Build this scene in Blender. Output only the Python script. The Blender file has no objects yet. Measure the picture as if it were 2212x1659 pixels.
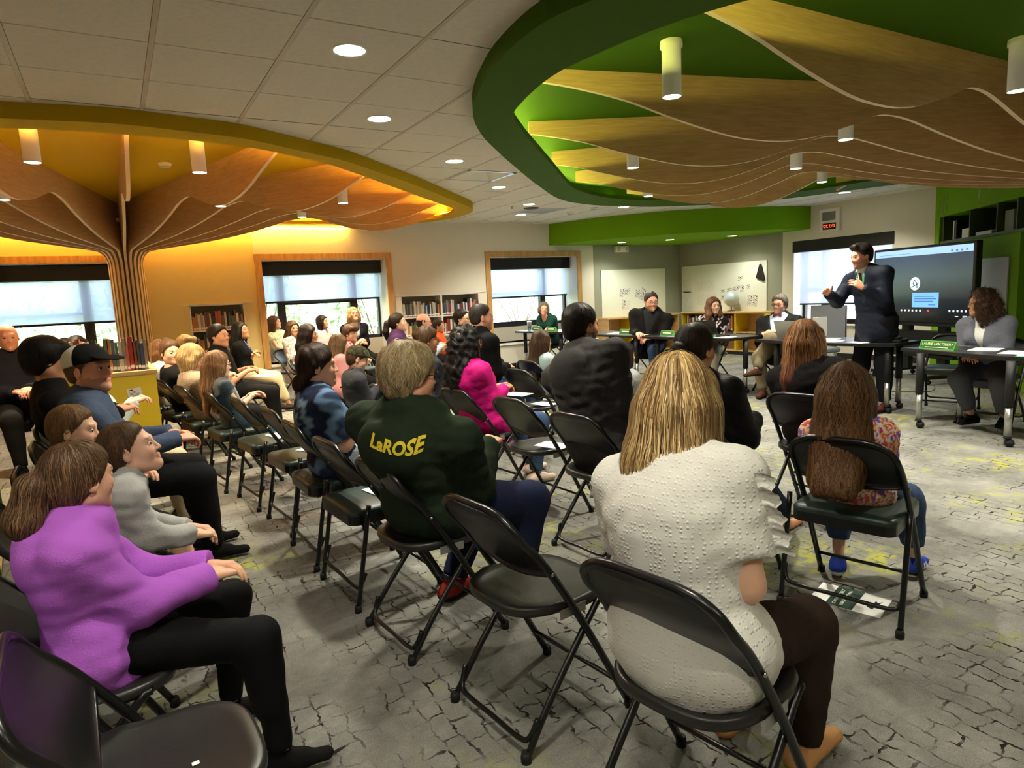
import bpy, bmesh, math, random
import numpy as np
from mathutils import Matrix, Vector
random.seed(7); rng = np.random.default_rng(7)
SC = bpy.context.scene; COL = SC.collection
R = math.radians

# ------------------------------------------------------------------ camera
CAM_H = 1.42; FPX = 1408.0
def cam_axes(yaw, pitch, roll):
    cy_, sy = math.cos(yaw), math.sin(yaw); cp, sp = math.cos(pitch), math.sin(pitch)
    f = np.array([sy*cp, cy_*cp, sp]); r0 = np.array([cy_, -sy, 0.0]); d0 = np.cross(f, r0)
    c, s = math.cos(roll), math.sin(roll)
    return c*r0 + s*d0, -s*r0 + c*d0, f
cr, cd, cf = cam_axes(R(30.94), R(-7.83), R(2.77))
cam = bpy.data.cameras.new('camera'); camo = bpy.data.objects.new('camera', cam); COL.objects.link(camo)
cam.sensor_width = 36.0; cam.lens = FPX/2212*36.0; cam.clip_start = 0.02; cam.clip_end = 300
camo.matrix_world = Matrix(((cr[0], -cd[0], -cf[0], 0), (cr[1], -cd[1], -cf[1], 0), (cr[2], -cd[2], -cf[2], CAM_H), (0, 0, 0, 1)))
SC.camera = camo

# ------------------------------------------------------------------ view, world, sun
vs = SC.view_settings; vs.view_transform = 'Standard'; vs.look = 'None'; vs.gamma = 1.0; vs.use_curve_mapping = False
vs.exposure = 0.75
W = bpy.data.worlds.new('world'); SC.world = W; W.use_nodes = True
wn = W.node_tree; bg = wn.nodes['Background']
sky = wn.nodes.new('ShaderNodeTexSky'); sky.sky_type = 'NISHITA'
sky.sun_disc = False; sky.sun_elevation = R(42); sky.sun_rotation = R(200); sky.air_density = 1.2; sky.dust_density = 4.0
mxs = wn.nodes.new('ShaderNodeMix'); mxs.data_type = 'RGBA'; mxs.inputs[0].default_value = 0.6
wn.links.new(sky.outputs[0], mxs.inputs[6]); mxs.inputs[7].default_value = (.86, .92, 1.0, 1)
wn.links.new(mxs.outputs[2], bg.inputs[0]); bg.inputs[1].default_value = 2.6
SC.cycles.max_bounces = 6; SC.cycles.diffuse_bounces = 4; SC.cycles.glossy_bounces = 3
SC.cycles.transmission_bounces = 6; SC.cycles.transparent_max_bounces = 12
SC.cycles.use_denoising = True; SC.cycles.caustics_reflective = False; SC.cycles.caustics_refractive = False
SC.cycles.sample_clamp_indirect = 6.0

# ------------------------------------------------------------------ materials
def lin(c):
    c = [x/255.0 for x in c]
    return tuple((x/12.92 if x <= 0.04045 else ((x+0.055)/1.055)**2.4) for x in c) + (1.0,)
MATS = {}
def mat(name, col, rough=0.6, metal=0.0, bump=0.0, bscale=60.0, var=0.0, vscale=8.0, stretch=None, col2=None,
        emit=None, estr=0.0, spec=0.5, trans=0.0, alpha=None, sheen=0.0, coat=0.0):
    if name in MATS: return MATS[name]
    m = bpy.data.materials.new(name); m.use_nodes = True; MATS[name] = m
    nt = m.node_tree; b = nt.nodes['Principled BSDF']
    b.inputs['Base Color'].default_value = lin(col); b.inputs['Roughness'].default_value = rough
    b.inputs['Metallic'].default_value = metal; b.inputs['Specular IOR Level'].default_value = spec
    if trans: b.inputs['Transmission Weight'].default_value = trans
    if alpha is not None: b.inputs['Alpha'].default_value = alpha
    if sheen: b.inputs['Sheen Weight'].default_value = sheen
    if coat: b.inputs['Coat Weight'].default_value = coat
    if emit is not None:
        b.inputs['Emission Color'].default_value = lin(emit); b.inputs['Emission Strength'].default_value = estr
    if var or bump or col2:
        tc = nt.nodes.new('ShaderNodeTexCoord'); mp = nt.nodes.new('ShaderNodeMapping')
        nt.links.new(tc.outputs['Object'], mp.inputs[0])
        if stretch: mp.inputs['Scale'].default_value = stretch
    if var or col2:
        n = nt.nodes.new('ShaderNodeTexNoise'); n.inputs['Scale'].default_value = vscale; n.inputs['Detail'].default_value = 5
        nt.links.new(mp.outputs[0], n.inputs['Vector'])
        rp = nt.nodes.new('ShaderNodeValToRGB'); nt.links.new(n.outputs['Fac'], rp.inputs[0])
        c = lin(col)
        if col2: ca, cb = c, lin(col2)
        else:
            ca = tuple(max(0, x*(1-var)) for x in c[:3])+(1,); cb = tuple(min(1, x*(1+var)) for x in c[:3])+(1,)
        rp.color_ramp.elements[0].position = 0.32; rp.color_ramp.elements[0].color = ca
        rp.color_ramp.elements[1].position = 0.68; rp.color_ramp.elements[1].color = cb
        nt.links.new(rp.outputs[0], b.inputs['Base Color'])
    if bump:
        n2 = nt.nodes.new('ShaderNodeTexNoise'); n2.inputs['Scale'].default_value = bscale; n2.inputs['Detail'].default_value = 4
        nt.links.new(mp.outputs[0], n2.inputs['Vector'])
        bp = nt.nodes.new('ShaderNodeBump'); bp.inputs['Strength'].default_value = bump; bp.inputs['Distance'].default_value = 0.01
        nt.links.new(n2.outputs['Fac'], bp.inputs['Height']); nt.links.new(bp.outputs[0], b.inputs['Normal'])
    return m
def attr_mat(name, rough=0.5, bump=0.0, bscale=200, stretch=None, sheen=0.0, spec=0.4, sss=0.0):
    """colour comes from the mesh's own 'Col' attribute (hair strands, skin tones, printed fabric)"""
    if name in MATS: return MATS[name]
    m = bpy.data.materials.new(name); m.use_nodes = True; MATS[name] = m
    nt = m.node_tree; b = nt.nodes['Principled BSDF']; b.inputs['Roughness'].default_value = rough
    b.inputs['Specular IOR Level'].default_value = spec
    if sheen: b.inputs['Sheen Weight'].default_value = sheen
    if sss:
        b.inputs['Subsurface Weight'].default_value = sss; b.inputs['Subsurface Radius'].default_value = (0.012, 0.004, 0.002)
        b.inputs['Subsurface Scale'].default_value = 1.0
    a = nt.nodes.new('ShaderNodeAttribute'); a.attribute_name = 'Col'
    nt.links.new(a.outputs['Color'], b.inputs['Base Color'])
    if bump:
        tc = nt.nodes.new('ShaderNodeTexCoord'); mp = nt.nodes.new('ShaderNodeMapping')
        nt.links.new(tc.outputs['Object'], mp.inputs[0])
        if stretch: mp.inputs['Scale'].default_value = stretch
        n2 = nt.nodes.new('ShaderNodeTexNoise'); n2.inputs['Scale'].default_value = bscale; n2.inputs['Detail'].default_value = 3
        nt.links.new(mp.outputs[0], n2.inputs['Vector'])
        bp = nt.nodes.new('ShaderNodeBump'); bp.inputs['Strength'].default_value = bump; bp.inputs['Distance'].default_value = 0.004
        nt.links.new(n2.outputs['Fac'], bp.inputs['Height']); nt.links.new(bp.outputs[0], b.inputs['Normal'])
    return m

# ------------------------------------------------------------------ object helpers
def tag(o, label=None, cat=None, group=None, kind=None):
    if label: o['label'] = label
    if cat: o['category'] = cat
    if group: o['group'] = group
    if kind: o['kind'] = kind
    return o
def empty(name, loc=(0, 0, 0), rz=0.0):
    o = bpy.data.objects.new(name, None); COL.objects.link(o); o.location = loc; o.rotation_euler = (0, 0, rz)
    o.empty_display_size = 0.1
    return o
def thing(name, label, cat, loc=(0, 0, 0), rz=0.0, group=None):
    return tag(empty(name, loc, rz), label, cat, group)
def link_mesh(name, me, parent=None, loc=None, rz=None):
    o = bpy.data.objects.new(name, me); COL.objects.link(o)
    if parent is not None: o.parent = parent
    if loc is not None: o.location = loc
    if rz is not None: o.rotation_euler = (0, 0, rz)
    return o
def children(o): return [c for c in bpy.data.objects if c.parent == o]
def copy_tree(src, kids, parent=None):
    c = src.copy(); COL.objects.link(c); c.parent = parent
    for k in kids.get(src.name, ()): copy_tree(k, kids, c)
    return c
def kid_map(src, m=None):
    m = {} if m is None else m
    ch = children(src); m[src.name] = ch
    for k in ch: kid_map(k, m)
    return m

class MB:
    """collects shapes into one mesh"""
    def __init__(s): s.v = []; s.f = []; s.m = []; s.sm = []; s.mats = []; s.cur = 0; s.smooth = False
    def use(s, m):
        if m not in s.mats: s.mats.append(m)
        s.cur = s.mats.index(m); return s
    def add(s, vs_, fs_, smooth=None):
        o = len(s.v); s.v.extend([tuple(map(float, p)) for p in vs_])
        for f in fs_:
            s.f.append(tuple(i+o for i in f)); s.m.append(s.cur); s.sm.append(s.smooth if smooth is None else smooth)
        return s
    def box(s, a, b, M=None):
        x0, y0, z0 = [min(a[i], b[i]) for i in range(3)]; x1, y1, z1 = [max(a[i], b[i]) for i in range(3)]
        v = [(x0,y0,z0),(x1,y0,z0),(x1,y1,z0),(x0,y1,z0),(x0,y0,z1),(x1,y0,z1),(x1,y1,z1),(x0,y1,z1)]
        if M is not None: v = [tuple(M @ Vector(p)) for p in v]
        return s.add(v, [(0,3,2,1),(4,5,6,7),(0,1,5,4),(1,2,6,5),(2,3,7,6),(3,0,4,7)], False)
    def bbox(s, a, b, r=0.006, M=None):
        """box with chamfered edges"""
        x0, y0, z0 = [min(a[i], b[i]) for i in range(3)]; x1, y1, z1 = [max(a[i], b[i]) for i in range(3)]
        r = min(r, (x1-x0)/2.01, (y1-y0)/2.01, (z1-z0)/2.01)
        bm = bmesh.new(); bmesh.ops.create_cube(bm, size=1.0)
        for q in bm.verts: q.co = Vector(((x0+x1)/2+q.co.x*(x1-x0), (y0+y1)/2+q.co.y*(y1-y0), (z0+z1)/2+q.co.z*(z1-z0)))
        bmesh.ops.bevel(bm, geom=list(bm.edges), offset=r, segments=2, profile=0.5, affect='EDGES')
        bm.verts.index_update()
        v = [tuple(M @ q.co) if M is not None else tuple(q.co) for q in bm.verts]
        s.add(v, [[q.index for q in f.verts] for f in bm.faces], False); bm.free(); return s
    def tube(s, pts, r, n=10, cap=True, closed=False):
        pts = [np.array(p, float) for p in pts]; m = len(pts)
        rs = r if isinstance(r, (list, tuple, np.ndarray)) else [r]*m
        T = []
        for i in range(m):
            if closed: t = pts[(i+1) % m]-pts[i-1]
            else: t = pts[min(i+1, m-1)]-pts[max(i-1, 0)]
            T.append(t/(np.linalg.norm(t)+1e-12))
        up = np.array([0, 0, 1.0]) if abs(T[0][2]) < 0.9 else np.array([1.0, 0, 0])
        u = np.cross(T[0], up); u /= np.linalg.norm(u)
        vs_ = []
        for i in range(m):
            u = u-T[i]*(u@T[i]); u /= np.linalg.norm(u)+1e-12; w = np.cross(T[i], u)
            for k in range(n):
                a = 2*math.pi*k/n; vs_.append(pts[i]+rs[i]*(math.cos(a)*u+math.sin(a)*w))
        fs_ = []
        for i in range(m if closed else m-1):
            j = (i+1) % m
            for k in range(n): fs_.append((i*n+k, i*n+(k+1) % n, j*n+(k+1) % n, j*n+k))
        s.add(vs_, fs_, True)
        if cap and not closed:
            o = len(s.v)-len(vs_)
            s.f.append(tuple(o+k for k in range(n))[::-1]); s.m.append(s.cur); s.sm.append(False)
            s.f.append(tuple(o+(m-1)*n+k for k in range(n))); s.m.append(s.cur); s.sm.append(False)
        return s
    def lathe(s, prof, c=(0, 0, 0), n=20, smooth=True, cap=True):
        vs_ = []; fs_ = []
        for (r, z) in prof:
            for k in range(n):
                a = 2*math.pi*k/n; vs_.append((c[0]+r*math.cos(a), c[1]+r*math.sin(a), c[2]+z))
        for i in range(len(prof)-1):
            for k in range(n): fs_.append((i*n+k, i*n+(k+1) % n, (i+1)*n+(k+1) % n, (i+1)*n+k))
        s.add(vs_, fs_, smooth)
        o = len(s.v)-len(vs_)
        for i, rev in ((0, True), (len(prof)-1, False)):
            if cap and prof[i][0] > 1e-6:
                q = tuple(o+i*n+k for k in range(n)); s.f.append(q[::-1] if rev else q); s.m.append(s.cur); s.sm.append(False)
        return s
    def prism(s, poly, z0, z1, M=None):
        n = len(poly); v = [(p[0], p[1], z0) for p in poly]+[(p[0], p[1], z1) for p in poly]
        if M is not None: v = [tuple(M @ Vector(p)) for p in v]
        return s.add(v, [tuple(range(n))[::-1], tuple(range(n, 2*n))]+[(i, (i+1) % n, n+(i+1) % n, n+i) for i in range(n)], False)
    def mesh(s, name, m=None):
        me = bpy.data.meshes.new(name); me.from_pydata(s.v, [], s.f)
        for q in (s.mats or [m]): me.materials.append(q)
        if s.mats: me.polygons.foreach_set('material_index', s.m)
        me.polygons.foreach_set('use_smooth', s.sm); me.update(); return me
    def build(s, name, m=None, parent=None, loc=None, rz=None):
        return link_mesh(name, s.mesh(name, m), parent, loc, rz)
def rrect(w, h, r, n=5):
    """rounded rectangle outline, centred"""
    p = []
    for cx, cy_, a0 in ((w/2-r, h/2-r, 0), (-w/2+r, h/2-r, 90), (-w/2+r, -h/2+r, 180), (w/2-r, -h/2+r, 270)):
        for k in range(n+1):
            a = R(a0+90*k/n); p.append((cx+r*math.cos(a), cy_+r*math.sin(a)))
    return p
def catmull(pts, sub=6, closed=False):
    P = [np.array(p, float) for p in pts]; n = len(P); out = []
    for i in range(n if closed else n-1):
        if closed: a, b, c, d = P[i-1], P[i], P[(i+1) % n], P[(i+2) % n]
        else: a, b, c, d = P[max(i-1, 0)], P[i], P[i+1], P[min(i+2, n-1)]
        for k in range(sub):
            t = k/sub
            out.append(0.5*((2*b)+(-a+c)*t+(2*a-5*b+4*c-d)*t*t+(-a+3*b-3*c+d)*t**3))
    if not closed: out.append(P[-1])
    return out
def text_mesh(body, size, extr=0.0008, font_bold=0.0, shear=0.0, align='CENTER'):
    cu = bpy.data.curves.new('lettering', 'FONT'); cu.body = body; cu.size = size; cu.extrude = extr
    cu.align_x = align; cu.align_y = 'CENTER'; cu.offset = font_bold; cu.shear = shear; cu.resolution_u = 3
    o = bpy.data.objects.new('lettering_tmp', cu); COL.objects.link(o)
    dg = bpy.context.evaluated_depsgraph_get(); me = bpy.data.meshes.new_from_object(o.evaluated_get(dg))
    bpy.data.objects.remove(o); bpy.data.curves.remove(cu)
    return me

# ------------------------------------------------------------------ palette
M_wall = mat('paint_offwhite', (228, 222, 205), 0.75, bump=0.06, bscale=90)
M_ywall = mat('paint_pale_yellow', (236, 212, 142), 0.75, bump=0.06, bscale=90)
M_grey = mat('paint_sage_grey', (150, 152, 136), 0.75, bump=0.06, bscale=90)
M_lime = mat('paint_lime', (112, 160, 18), 0.8, bump=0.04, bscale=80, spec=0.12)
M_dkgreen = mat('paint_canopy_green', (64, 98, 8), 0.8, bump=0.04, bscale=80, spec=0.12)
M_yellow = mat('paint_canopy_yellow', (184, 154, 20), 0.8, bump=0.04, bscale=80, spec=0.12)
M_ply = mat('plywood_face', (214, 176, 124), 0.5, bump=0.03, bscale=30, vscale=5, stretch=(1, 1, 14), col2=(194, 154, 102))
M_plyedge = mat('plywood_edge', (226, 204, 170), 0.6)
M_wood = mat('maple_trim', (206, 164, 102), 0.45, vscale=5, stretch=(6, 6, 1), col2=(182, 136, 76), bump=0.03, bscale=40)
M_birch = mat('birch_board', (214, 180, 124), 0.45, vscale=5, stretch=(6, 1, 6), col2=(194, 154, 96))
M_tile = mat('ceiling_tile_board', (226, 221, 208), 0.9, bump=0.25, bscale=260, var=0.04, vscale=30)
M_tbar = mat('tbar_enamel', (196, 188, 170), 0.5)
M_shadowgap = mat('reveal_grey', (96, 90, 78), 0.9)
M_blackmetal = mat('black_enamel', (16, 16, 16), 0.28, spec=0.5)
M_blackmatte = mat('black_matte', (14, 14, 14), 0.6)
M_frame = mat('window_frame_dark', (22, 24, 24), 0.45)
M_white = mat('white_laminate', (236, 232, 222), 0.45)
M_whitepaint = mat('white_enamel', (240, 238, 230), 0.35)
M_paper = mat('paper_white', (244, 243, 238), 0.7)
M_lamp = mat('lamp_diffuser', (255, 250, 235), 0.4, emit=(255, 246, 224), estr=14.0)
M_led_y = mat('led_amber', (255, 220, 120), 0.4, emit=(255, 190, 60), estr=190.0)
M_led_g = mat('led_lime', (240, 255, 160), 0.4, emit=(240, 240, 120), estr=70.0)
M_led_w = mat('added_wash_led', (255, 220, 120), 0.4, emit=(255, 198, 80), estr=70.0)  # glow of the strip added to wash the back wall
M_chrome = mat('chrome', (200, 200, 200), 0.18, metal=1.0)
M_alu = mat('brushed_aluminium', (190, 190, 186), 0.35, metal=0.9)

# carpet: mottled grey with broken dark brick-like lines and lime flecks
def carpet():
    m = bpy.data.materials.new('carpet_print'); m.use_nodes = True; nt = m.node_tree; N = nt.nodes; L = nt.links.new
    b = N['Principled BSDF']; b.inputs['Roughness'].default_value = 0.95; b.inputs['Specular IOR Level'].default_value = 0.1
    tc = N.new('ShaderNodeTexCoord')
    def noise(sc, det=4, vec=None, rough=0.6):
        n = N.new('ShaderNodeTexNoise'); n.inputs['Scale'].default_value = sc; n.inputs['Detail'].default_value = det
        n.inputs['Roughness'].default_value = rough
        L(vec or tc.outputs['Object'], n.inputs['Vector']); return n
    def mth(op, a, c, clamp=False):
        q = N.new('ShaderNodeMath'); q.operation = op; q.use_clamp = clamp
        for i, x in enumerate((a, c)):
            if isinstance(x, (int, float)): q.inputs[i].default_value = x
            else: L(x, q.inputs[i])
        return q.outputs[0]
    nd = noise(9, 3); sub = N.new('ShaderNodeVectorMath'); sub.operation = 'SUBTRACT'
    L(nd.outputs['Color'], sub.inputs[0]); sub.inputs[1].default_value = (0.5, 0.5, 0.5)
    scl = N.new('ShaderNodeVectorMath'); scl.operation = 'SCALE'; L(sub.outputs[0], scl.inputs[0]); scl.inputs['Scale'].default_value = 0.085
    addv = N.new('ShaderNodeVectorMath'); L(tc.outputs['Object'], addv.inputs[0]); L(scl.outputs[0], addv.inputs[1])
    mp = N.new('ShaderNodeMapping'); mp.inputs['Rotation'].default_value = (0, 0, R(90)); L(addv.outputs[0], mp.inputs[0])
    br = N.new('ShaderNodeTexBrick'); br.inputs['Scale'].default_value = 1.0; br.inputs['Mortar Size'].default_value = 0.0045
    br.inputs['Mortar Smooth'].default_value = 0.25; br.inputs['Brick Width'].default_value = 0.125; br.inputs['Row Height'].default_value = 0.075
    br.offset = 0.37; br.squash = 0.7; br.squash_frequency = 3
    L(mp.outputs[0], br.inputs['Vector'])
    nm = noise(2.6, 6); th = mth('MULTIPLY', mth('SUBTRACT', nm.outputs['Fac'], 0.42), 7.0, True)
    nf = noise(16, 3); thf = mth('MULTIPLY', mth('SUBTRACT', nf.outputs['Fac'], 0.40), 7.0, True)
    line = mth('MULTIPLY', mth('MULTIPLY', br.outputs['Fac'], th), thf)
    nb = noise(2.0, 8, rough=0.75); rb = N.new('ShaderNodeValToRGB'); L(nb.outputs['Fac'], rb.inputs[0])
    rb.color_ramp.elements[0].position = 0.3; rb.color_ramp.elements[0].color = lin((100, 98, 92))
    rb.color_ramp.elements[1].position = 0.72; rb.color_ramp.elements[1].color = lin((164, 162, 154))
    nq = noise(420, 2); rq = N.new('ShaderNodeValToRGB'); L(nq.outputs['Fac'], rq.inputs[0])
    rq.color_ramp.elements[0].position = 0.35; rq.color_ramp.elements[0].color = (0.55, 0.55, 0.55, 1)
    rq.color_ramp.elements[1].position = 0.65; rq.color_ramp.elements[1].color = (1.2, 1.2, 1.2, 1)
    mu = N.new('ShaderNodeMix'); mu.data_type = 'RGBA'; mu.blend_type = 'MULTIPLY'; mu.inputs[0].default_value = 1.0
    L(rb.outputs[0], mu.inputs[6]); L(rq.outputs[0], mu.inputs[7])
    ny = noise(0.75, 4, rough=0.7); ty = mth('MULTIPLY', mth('SUBTRACT', ny.outputs['Fac'], 0.52), 9.0, True)
    nz = noise(11, 3); tz = mth('MULTIPLY', mth('SUBTRACT', nz.outputs['Fac'], 0.45), 7.0, True)
    fl = mth('MULTIPLY', mth('MULTIPLY', ty, tz), 0.85)
    m1 = N.new('ShaderNodeMix'); m1.data_type = 'RGBA'; L(fl, m1.inputs[0]); L(mu.outputs[2], m1.inputs[6]); m1.inputs[7].default_value = lin((160, 160, 48))
    m2 = N.new('ShaderNodeMix'); m2.data_type = 'RGBA'; L(line, m2.inputs[0]); L(m1.outputs[2], m2.inputs[6]); m2.inputs[7].default_value = lin((38, 36, 33))
    L(m2.outputs[2], b.inputs['Base Color'])
    bp = N.new('ShaderNodeBump'); bp.inputs['Strength'].default_value = 0.5; bp.inputs['Distance'].default_value = 0.006
    L(nq.outputs['Fac'], bp.inputs['Height']); L(bp.outputs[0], b.inputs['Normal'])
    return m
M_carpet = carpet()

# ------------------------------------------------------------------ room shell
YB, XR, XL, YF = 10.75, 11.0, -5.2, -3.2      # inner faces of the walls
ZC = 2.74
f = MB(); f.add([(XL, YF, 0), (XR+.5, YF, 0), (XR+.5, YB+.6, 0), (XL, YB+.6, 0)], [(0, 1, 2, 3)]); f.build('floor', M_carpet)['kind'] = 'structure'
tag(bpy.data.objects['floor'], kind='structure')

def wall_with_holes(mb, lo, hi, zlo, zhi, holes, place):
    """fills [lo,hi]x[zlo,zhi] with boxes around rectangular holes (u0,u1,z0,z1); place(u0,u1,z0,z1) adds a box"""
    us = sorted({lo, hi} | {h[0] for h in holes} | {h[1] for h in holes})
    for a, b in zip(us[:-1], us[1:]):
        cuts = sorted([(h[2], h[3]) for h in holes if h[0] <= a+1e-6 and h[1] >= b-1e-6])
        z = zlo
        for z0, z1 in cuts:
            if z0 > z: place(a, b, z, z0)
            z = max(z, z1)
        if z < zhi: place(a, b, z, zhi)
WIN = {1: (-2.35, 0.06), 2: (2.02, 4.06), 3: (6.075, 8.115)}
BZ0, BZ1 = 0.50, 2.13
NICHE = [(0.955, 1.725), (4.27, 5.82)]
hol = [(1.93, 1.931, 1, 1.001)]+[(a, b, BZ0, BZ1) for a, b in WIN.values()] + [(a, b, 0.10, 1.485) for a, b in NICHE]
w = MB(); w.use(M_wall)
def pl(a, b, z0, z1):
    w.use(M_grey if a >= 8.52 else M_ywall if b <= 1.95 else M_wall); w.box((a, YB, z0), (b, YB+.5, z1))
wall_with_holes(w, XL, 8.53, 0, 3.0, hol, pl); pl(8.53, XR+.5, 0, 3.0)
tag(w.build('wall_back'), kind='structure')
w = MB()
WY = (6.03, 7.87); RZ0, RZ1 = 0.62, 2.15
def pr_(a, b, z0, z1):
    w.use(M_grey if a >= 8.09 else M_wall); w.box((XR, a, z0), (XR+.5, b, z1))
wall_with_holes(w, YF, 8.10, 0, 3.0, [(WY[0], WY[1], RZ0, RZ1)], pr_); pr_(8.10, YB, 0, 3.0)
tag(w.build('wall_right'), kind='structure')
w = MB(); w.box((XL-.2, YF, 0), (XL, YB+.5, 3.0)); tag(w.build('wall_left', M_wall), kind='structure')
w = MB(); w.box((XL-.2, YF-.2, 0), (XR+.5, YF, 3.0)); tag(w.build('wall_front', M_wall), kind='structure')
# dark rubber baseboards
b_ = MB(); b_.box((XL, YB-.012, 0), (8.9, YB-.001, .10)); tag(b_.build('baseboard_back', M_frame), kind='structure')
b_ = MB(); b_.box((XR-.012, 5.5, 0), (XR-.001, 8.3, .10)); tag(b_.build('baseboard_right', M_frame), kind='structure')

# ------------------------------------------------------------------ canopy outlines (plan), polar about a centre
class Outline:
    def __init__(s, c, pts):
        s.c = np.array(c); o_ = np.array(pts, float)-s.c; o_ = o_[np.argsort(np.arctan2(o_[:, 1], o_[:, 0]))]; q = np.concatenate([o_[k]+(o_[(k+1) % len(o_)]-o_[k])*np.linspace(0, 1, 8, endpoint=False)[:, None] for k in range(len(o_))]); a = np.arctan2(q[:, 1], q[:, 0]); r = np.hypot(q[:, 0], q[:, 1])
        o = np.argsort(a); a, r = a[o], r[o]
        A = np.concatenate([a-2*np.pi, a, a+2*np.pi]); Rr = np.concatenate([r, r, r])
        g = np.linspace(-np.pi, np.pi, 721); v = np.interp(g, A, Rr)
        k = np.hanning(19); k /= k.sum(); vv = np.concatenate([v[-20:-1], v, v[1:20]]); v = np.convolve(vv, k, 'same')[19:-19]
        s.g, s.v = g, v
    def rad(s, a): return np.interp((np.asarray(a)+np.pi) % (2*np.pi)-np.pi, s.g, s.v)
    def pts(s, n=180, off=0.0):
        a = np.linspace(-np.pi, np.pi, n, endpoint=False); r = s.rad(a)+off
        return np.stack([s.c[0]+r*np.cos(a), s.c[1]+r*np.sin(a)], 1)
    def inside(s, x, y, off=0.0):
        return np.hypot(x-s.c[0], y-s.c[1]) < s.rad(np.arctan2(y-s.c[1], x-s.c[0]))+off
GOUT = Outline((5.4, 3.5), [(1.89,2.32),(1.81,2.55),(1.83,2.85),(1.89,3.2),(2.04,3.65),(2.19,4.0),(2.37,4.29),(2.62,4.62),(3.13,5.18),(4.01,6.1),(4.76,6.84),(5.13,7.19),(5.55,7.47),(6.19,7.67),(7.19,7.62),(8.2,7.15),(8.85,6.36),(9.26,4.87),(9.5,3.2),(9.4,1.8),(8.8,.5),(7.6,-.4),(6,-.6),(4.5,-.3),(3.3,.3),(2.5,1.0),(2.05,1.7)])
GIN = Outline((5.4, 3.5), [(2.51,2.04),(2.45,2.16),(2.35,2.47),(2.27,3.09),(2.31,3.38),(2.39,3.69),(2.46,3.92),(2.51,4.01),(2.88,4.42),(3.7,5.27),(4.55,6.16),(4.9,6.5),(5.38,6.8),(5.9,7.02),(6.44,7.09),(7.21,6.9),(7.9,6.5),(8.39,5.71),(8.52,4.76),(8.8,3.3),(8.8,2.0),(8.3,.9),(7.4,.1),(6.2,-.1),(5,.1),(4,.55),(3.2,1.05),(2.75,1.6)])
yo = [(.15,5.08),(0.93,5.21),(1.88,5.77),(2.97,6.77),(4.48,8.31),(4.69,8.71),(4.72,9.48),(4.41,10.1),(3.97,10.45),(3.5,10.58),(2,10.62),(.2,10.62)]
yi = [(.14,5.37),(.61,5.40),(1.11,5.52),(1.78,5.94),(2.19,6.34),(2.97,7.13),(3.83,8.0),(4.17,8.31),(4.36,8.64),(4.51,9.22),(4.26,9.8),(3.85,10.1),(3.3,10.27),(2.0,10.36),(.2,10.37)]
mir = lambda P: P+[(.3-x, y) for x, y in P if abs(x-.15) > .1]
YOUT = Outline((.15, 8.3), mir(yo)); YIN = Outline((.15, 8.3), mir(yi))

# ------------------------------------------------------------------ suspended ceiling: grid bars and single tiles
TS = 0.609; TX0, TY0 = -0.3008, 3.226
ceil_ = MB(); ceil_.box((XL-.2, YF-.2, 3.0), (XR+.5, YB+.5, 3.1))
ceiling = tag(ceil_.build('ceiling', M_shadowgap), kind='structure')
def tile_mesh():
    m = MB(); h = TS/2; e, t = 0.004, 0.016
    m.use(M_tile).bbox((-h+.013, -h+e, 0), (h-.013, h-e, t), .003); return m.mesh('ceiling_tile')
TILE = tile_mesh()
DOWN = [(1.22,3.54),(1.82,4.74),(3.02,5.93),(4.24,7.16),(5.48,8.39),(6.05,9.53),(7.28,8.34)]
DOWN += [(-1.8,1.1),(-.6,-.1),(.6,1.1),(1.0,-1.2),(-3.0,2.3),(-3.6,4.2),(9.9,6.2),(9.9,2.2),(9.9,-.4)]
VENTS = [(6, 5, False), (10, 9, True)]
def in_view(x, y):
    d = np.array([x, y, ZC-CAM_H]); z = d@cf
    if z < .3: return False
    u = 1106+FPX*(d@cr)/z; v = 829.5+FPX*(d@cd)/z
    return -90 < u < 2300 and -90 < v < 1700
part_t = MB(); far_t = MB()
nx0, nx1 = int((XL-TX0)//TS)-1, int((XR-TX0)//TS)+1; ny0, ny1 = int((YF-TY0)//TS)-1, int((YB-TY0)//TS)+1
for i in range(nx0, nx1+1):
    for j in range(ny0, ny1+1):
        x0, y0 = TX0+i*TS, TY0+j*TS; cx, cy_ = x0+TS/2, y0+TS/2
        if (i, j) in [(v[0], v[1]) for v in VENTS]: continue
        gx, gy = np.meshgrid(np.linspace(x0, x0+TS, 9), np.linspace(y0, y0+TS, 9))
        ins = GOUT.inside(gx, gy, -.02) | YOUT.inside(gx, gy, -.02) | (gx < XL) | (gx > XR) | (gy > YB) | (gy < YF)
        if ins.all(): continue
        if not ins.any():
            if in_view(cx, cy_): link_mesh('ceiling_tile', TILE, ceiling, (cx, cy_, ZC))
            else: far_t.box((x0+.013, y0+.004, ZC), (x0+TS-.013, y0+TS-.004, ZC+.016))
        else:                                   # tiles cut to the canopy edge
            n = 10; s_ = TS/n; t = MB()
            for a in range(n):
                for b in range(n):
                    px, py = x0+(a+.5)*s_, y0+(b+.5)*s_
                    if GOUT.inside(px, py, -.10) or YOUT.inside(px, py, -.09) or not (XL < px < XR and YF < py < YB): continue
                    t.add([(max(x0+a*s_, x0+.013), max(y0+b*s_, y0+.004), ZC), (min(x0+(a+1)*s_, x0+TS-.013), max(y0+b*s_, y0+.004), ZC),
                           (min(x0+(a+1)*s_, x0+TS-.013), min(y0+(b+1)*s_, y0+TS-.004), ZC), (max(x0+a*s_, x0+.013), min(y0+(b+1)*s_, y0+TS-.004), ZC)], [(3, 2, 1, 0)])
            if t.f:
                if in_view(cx, cy_): t.build('cut_ceiling_tile', M_tile, ceiling)
                else: far_t.add(t.v, t.f)
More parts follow.
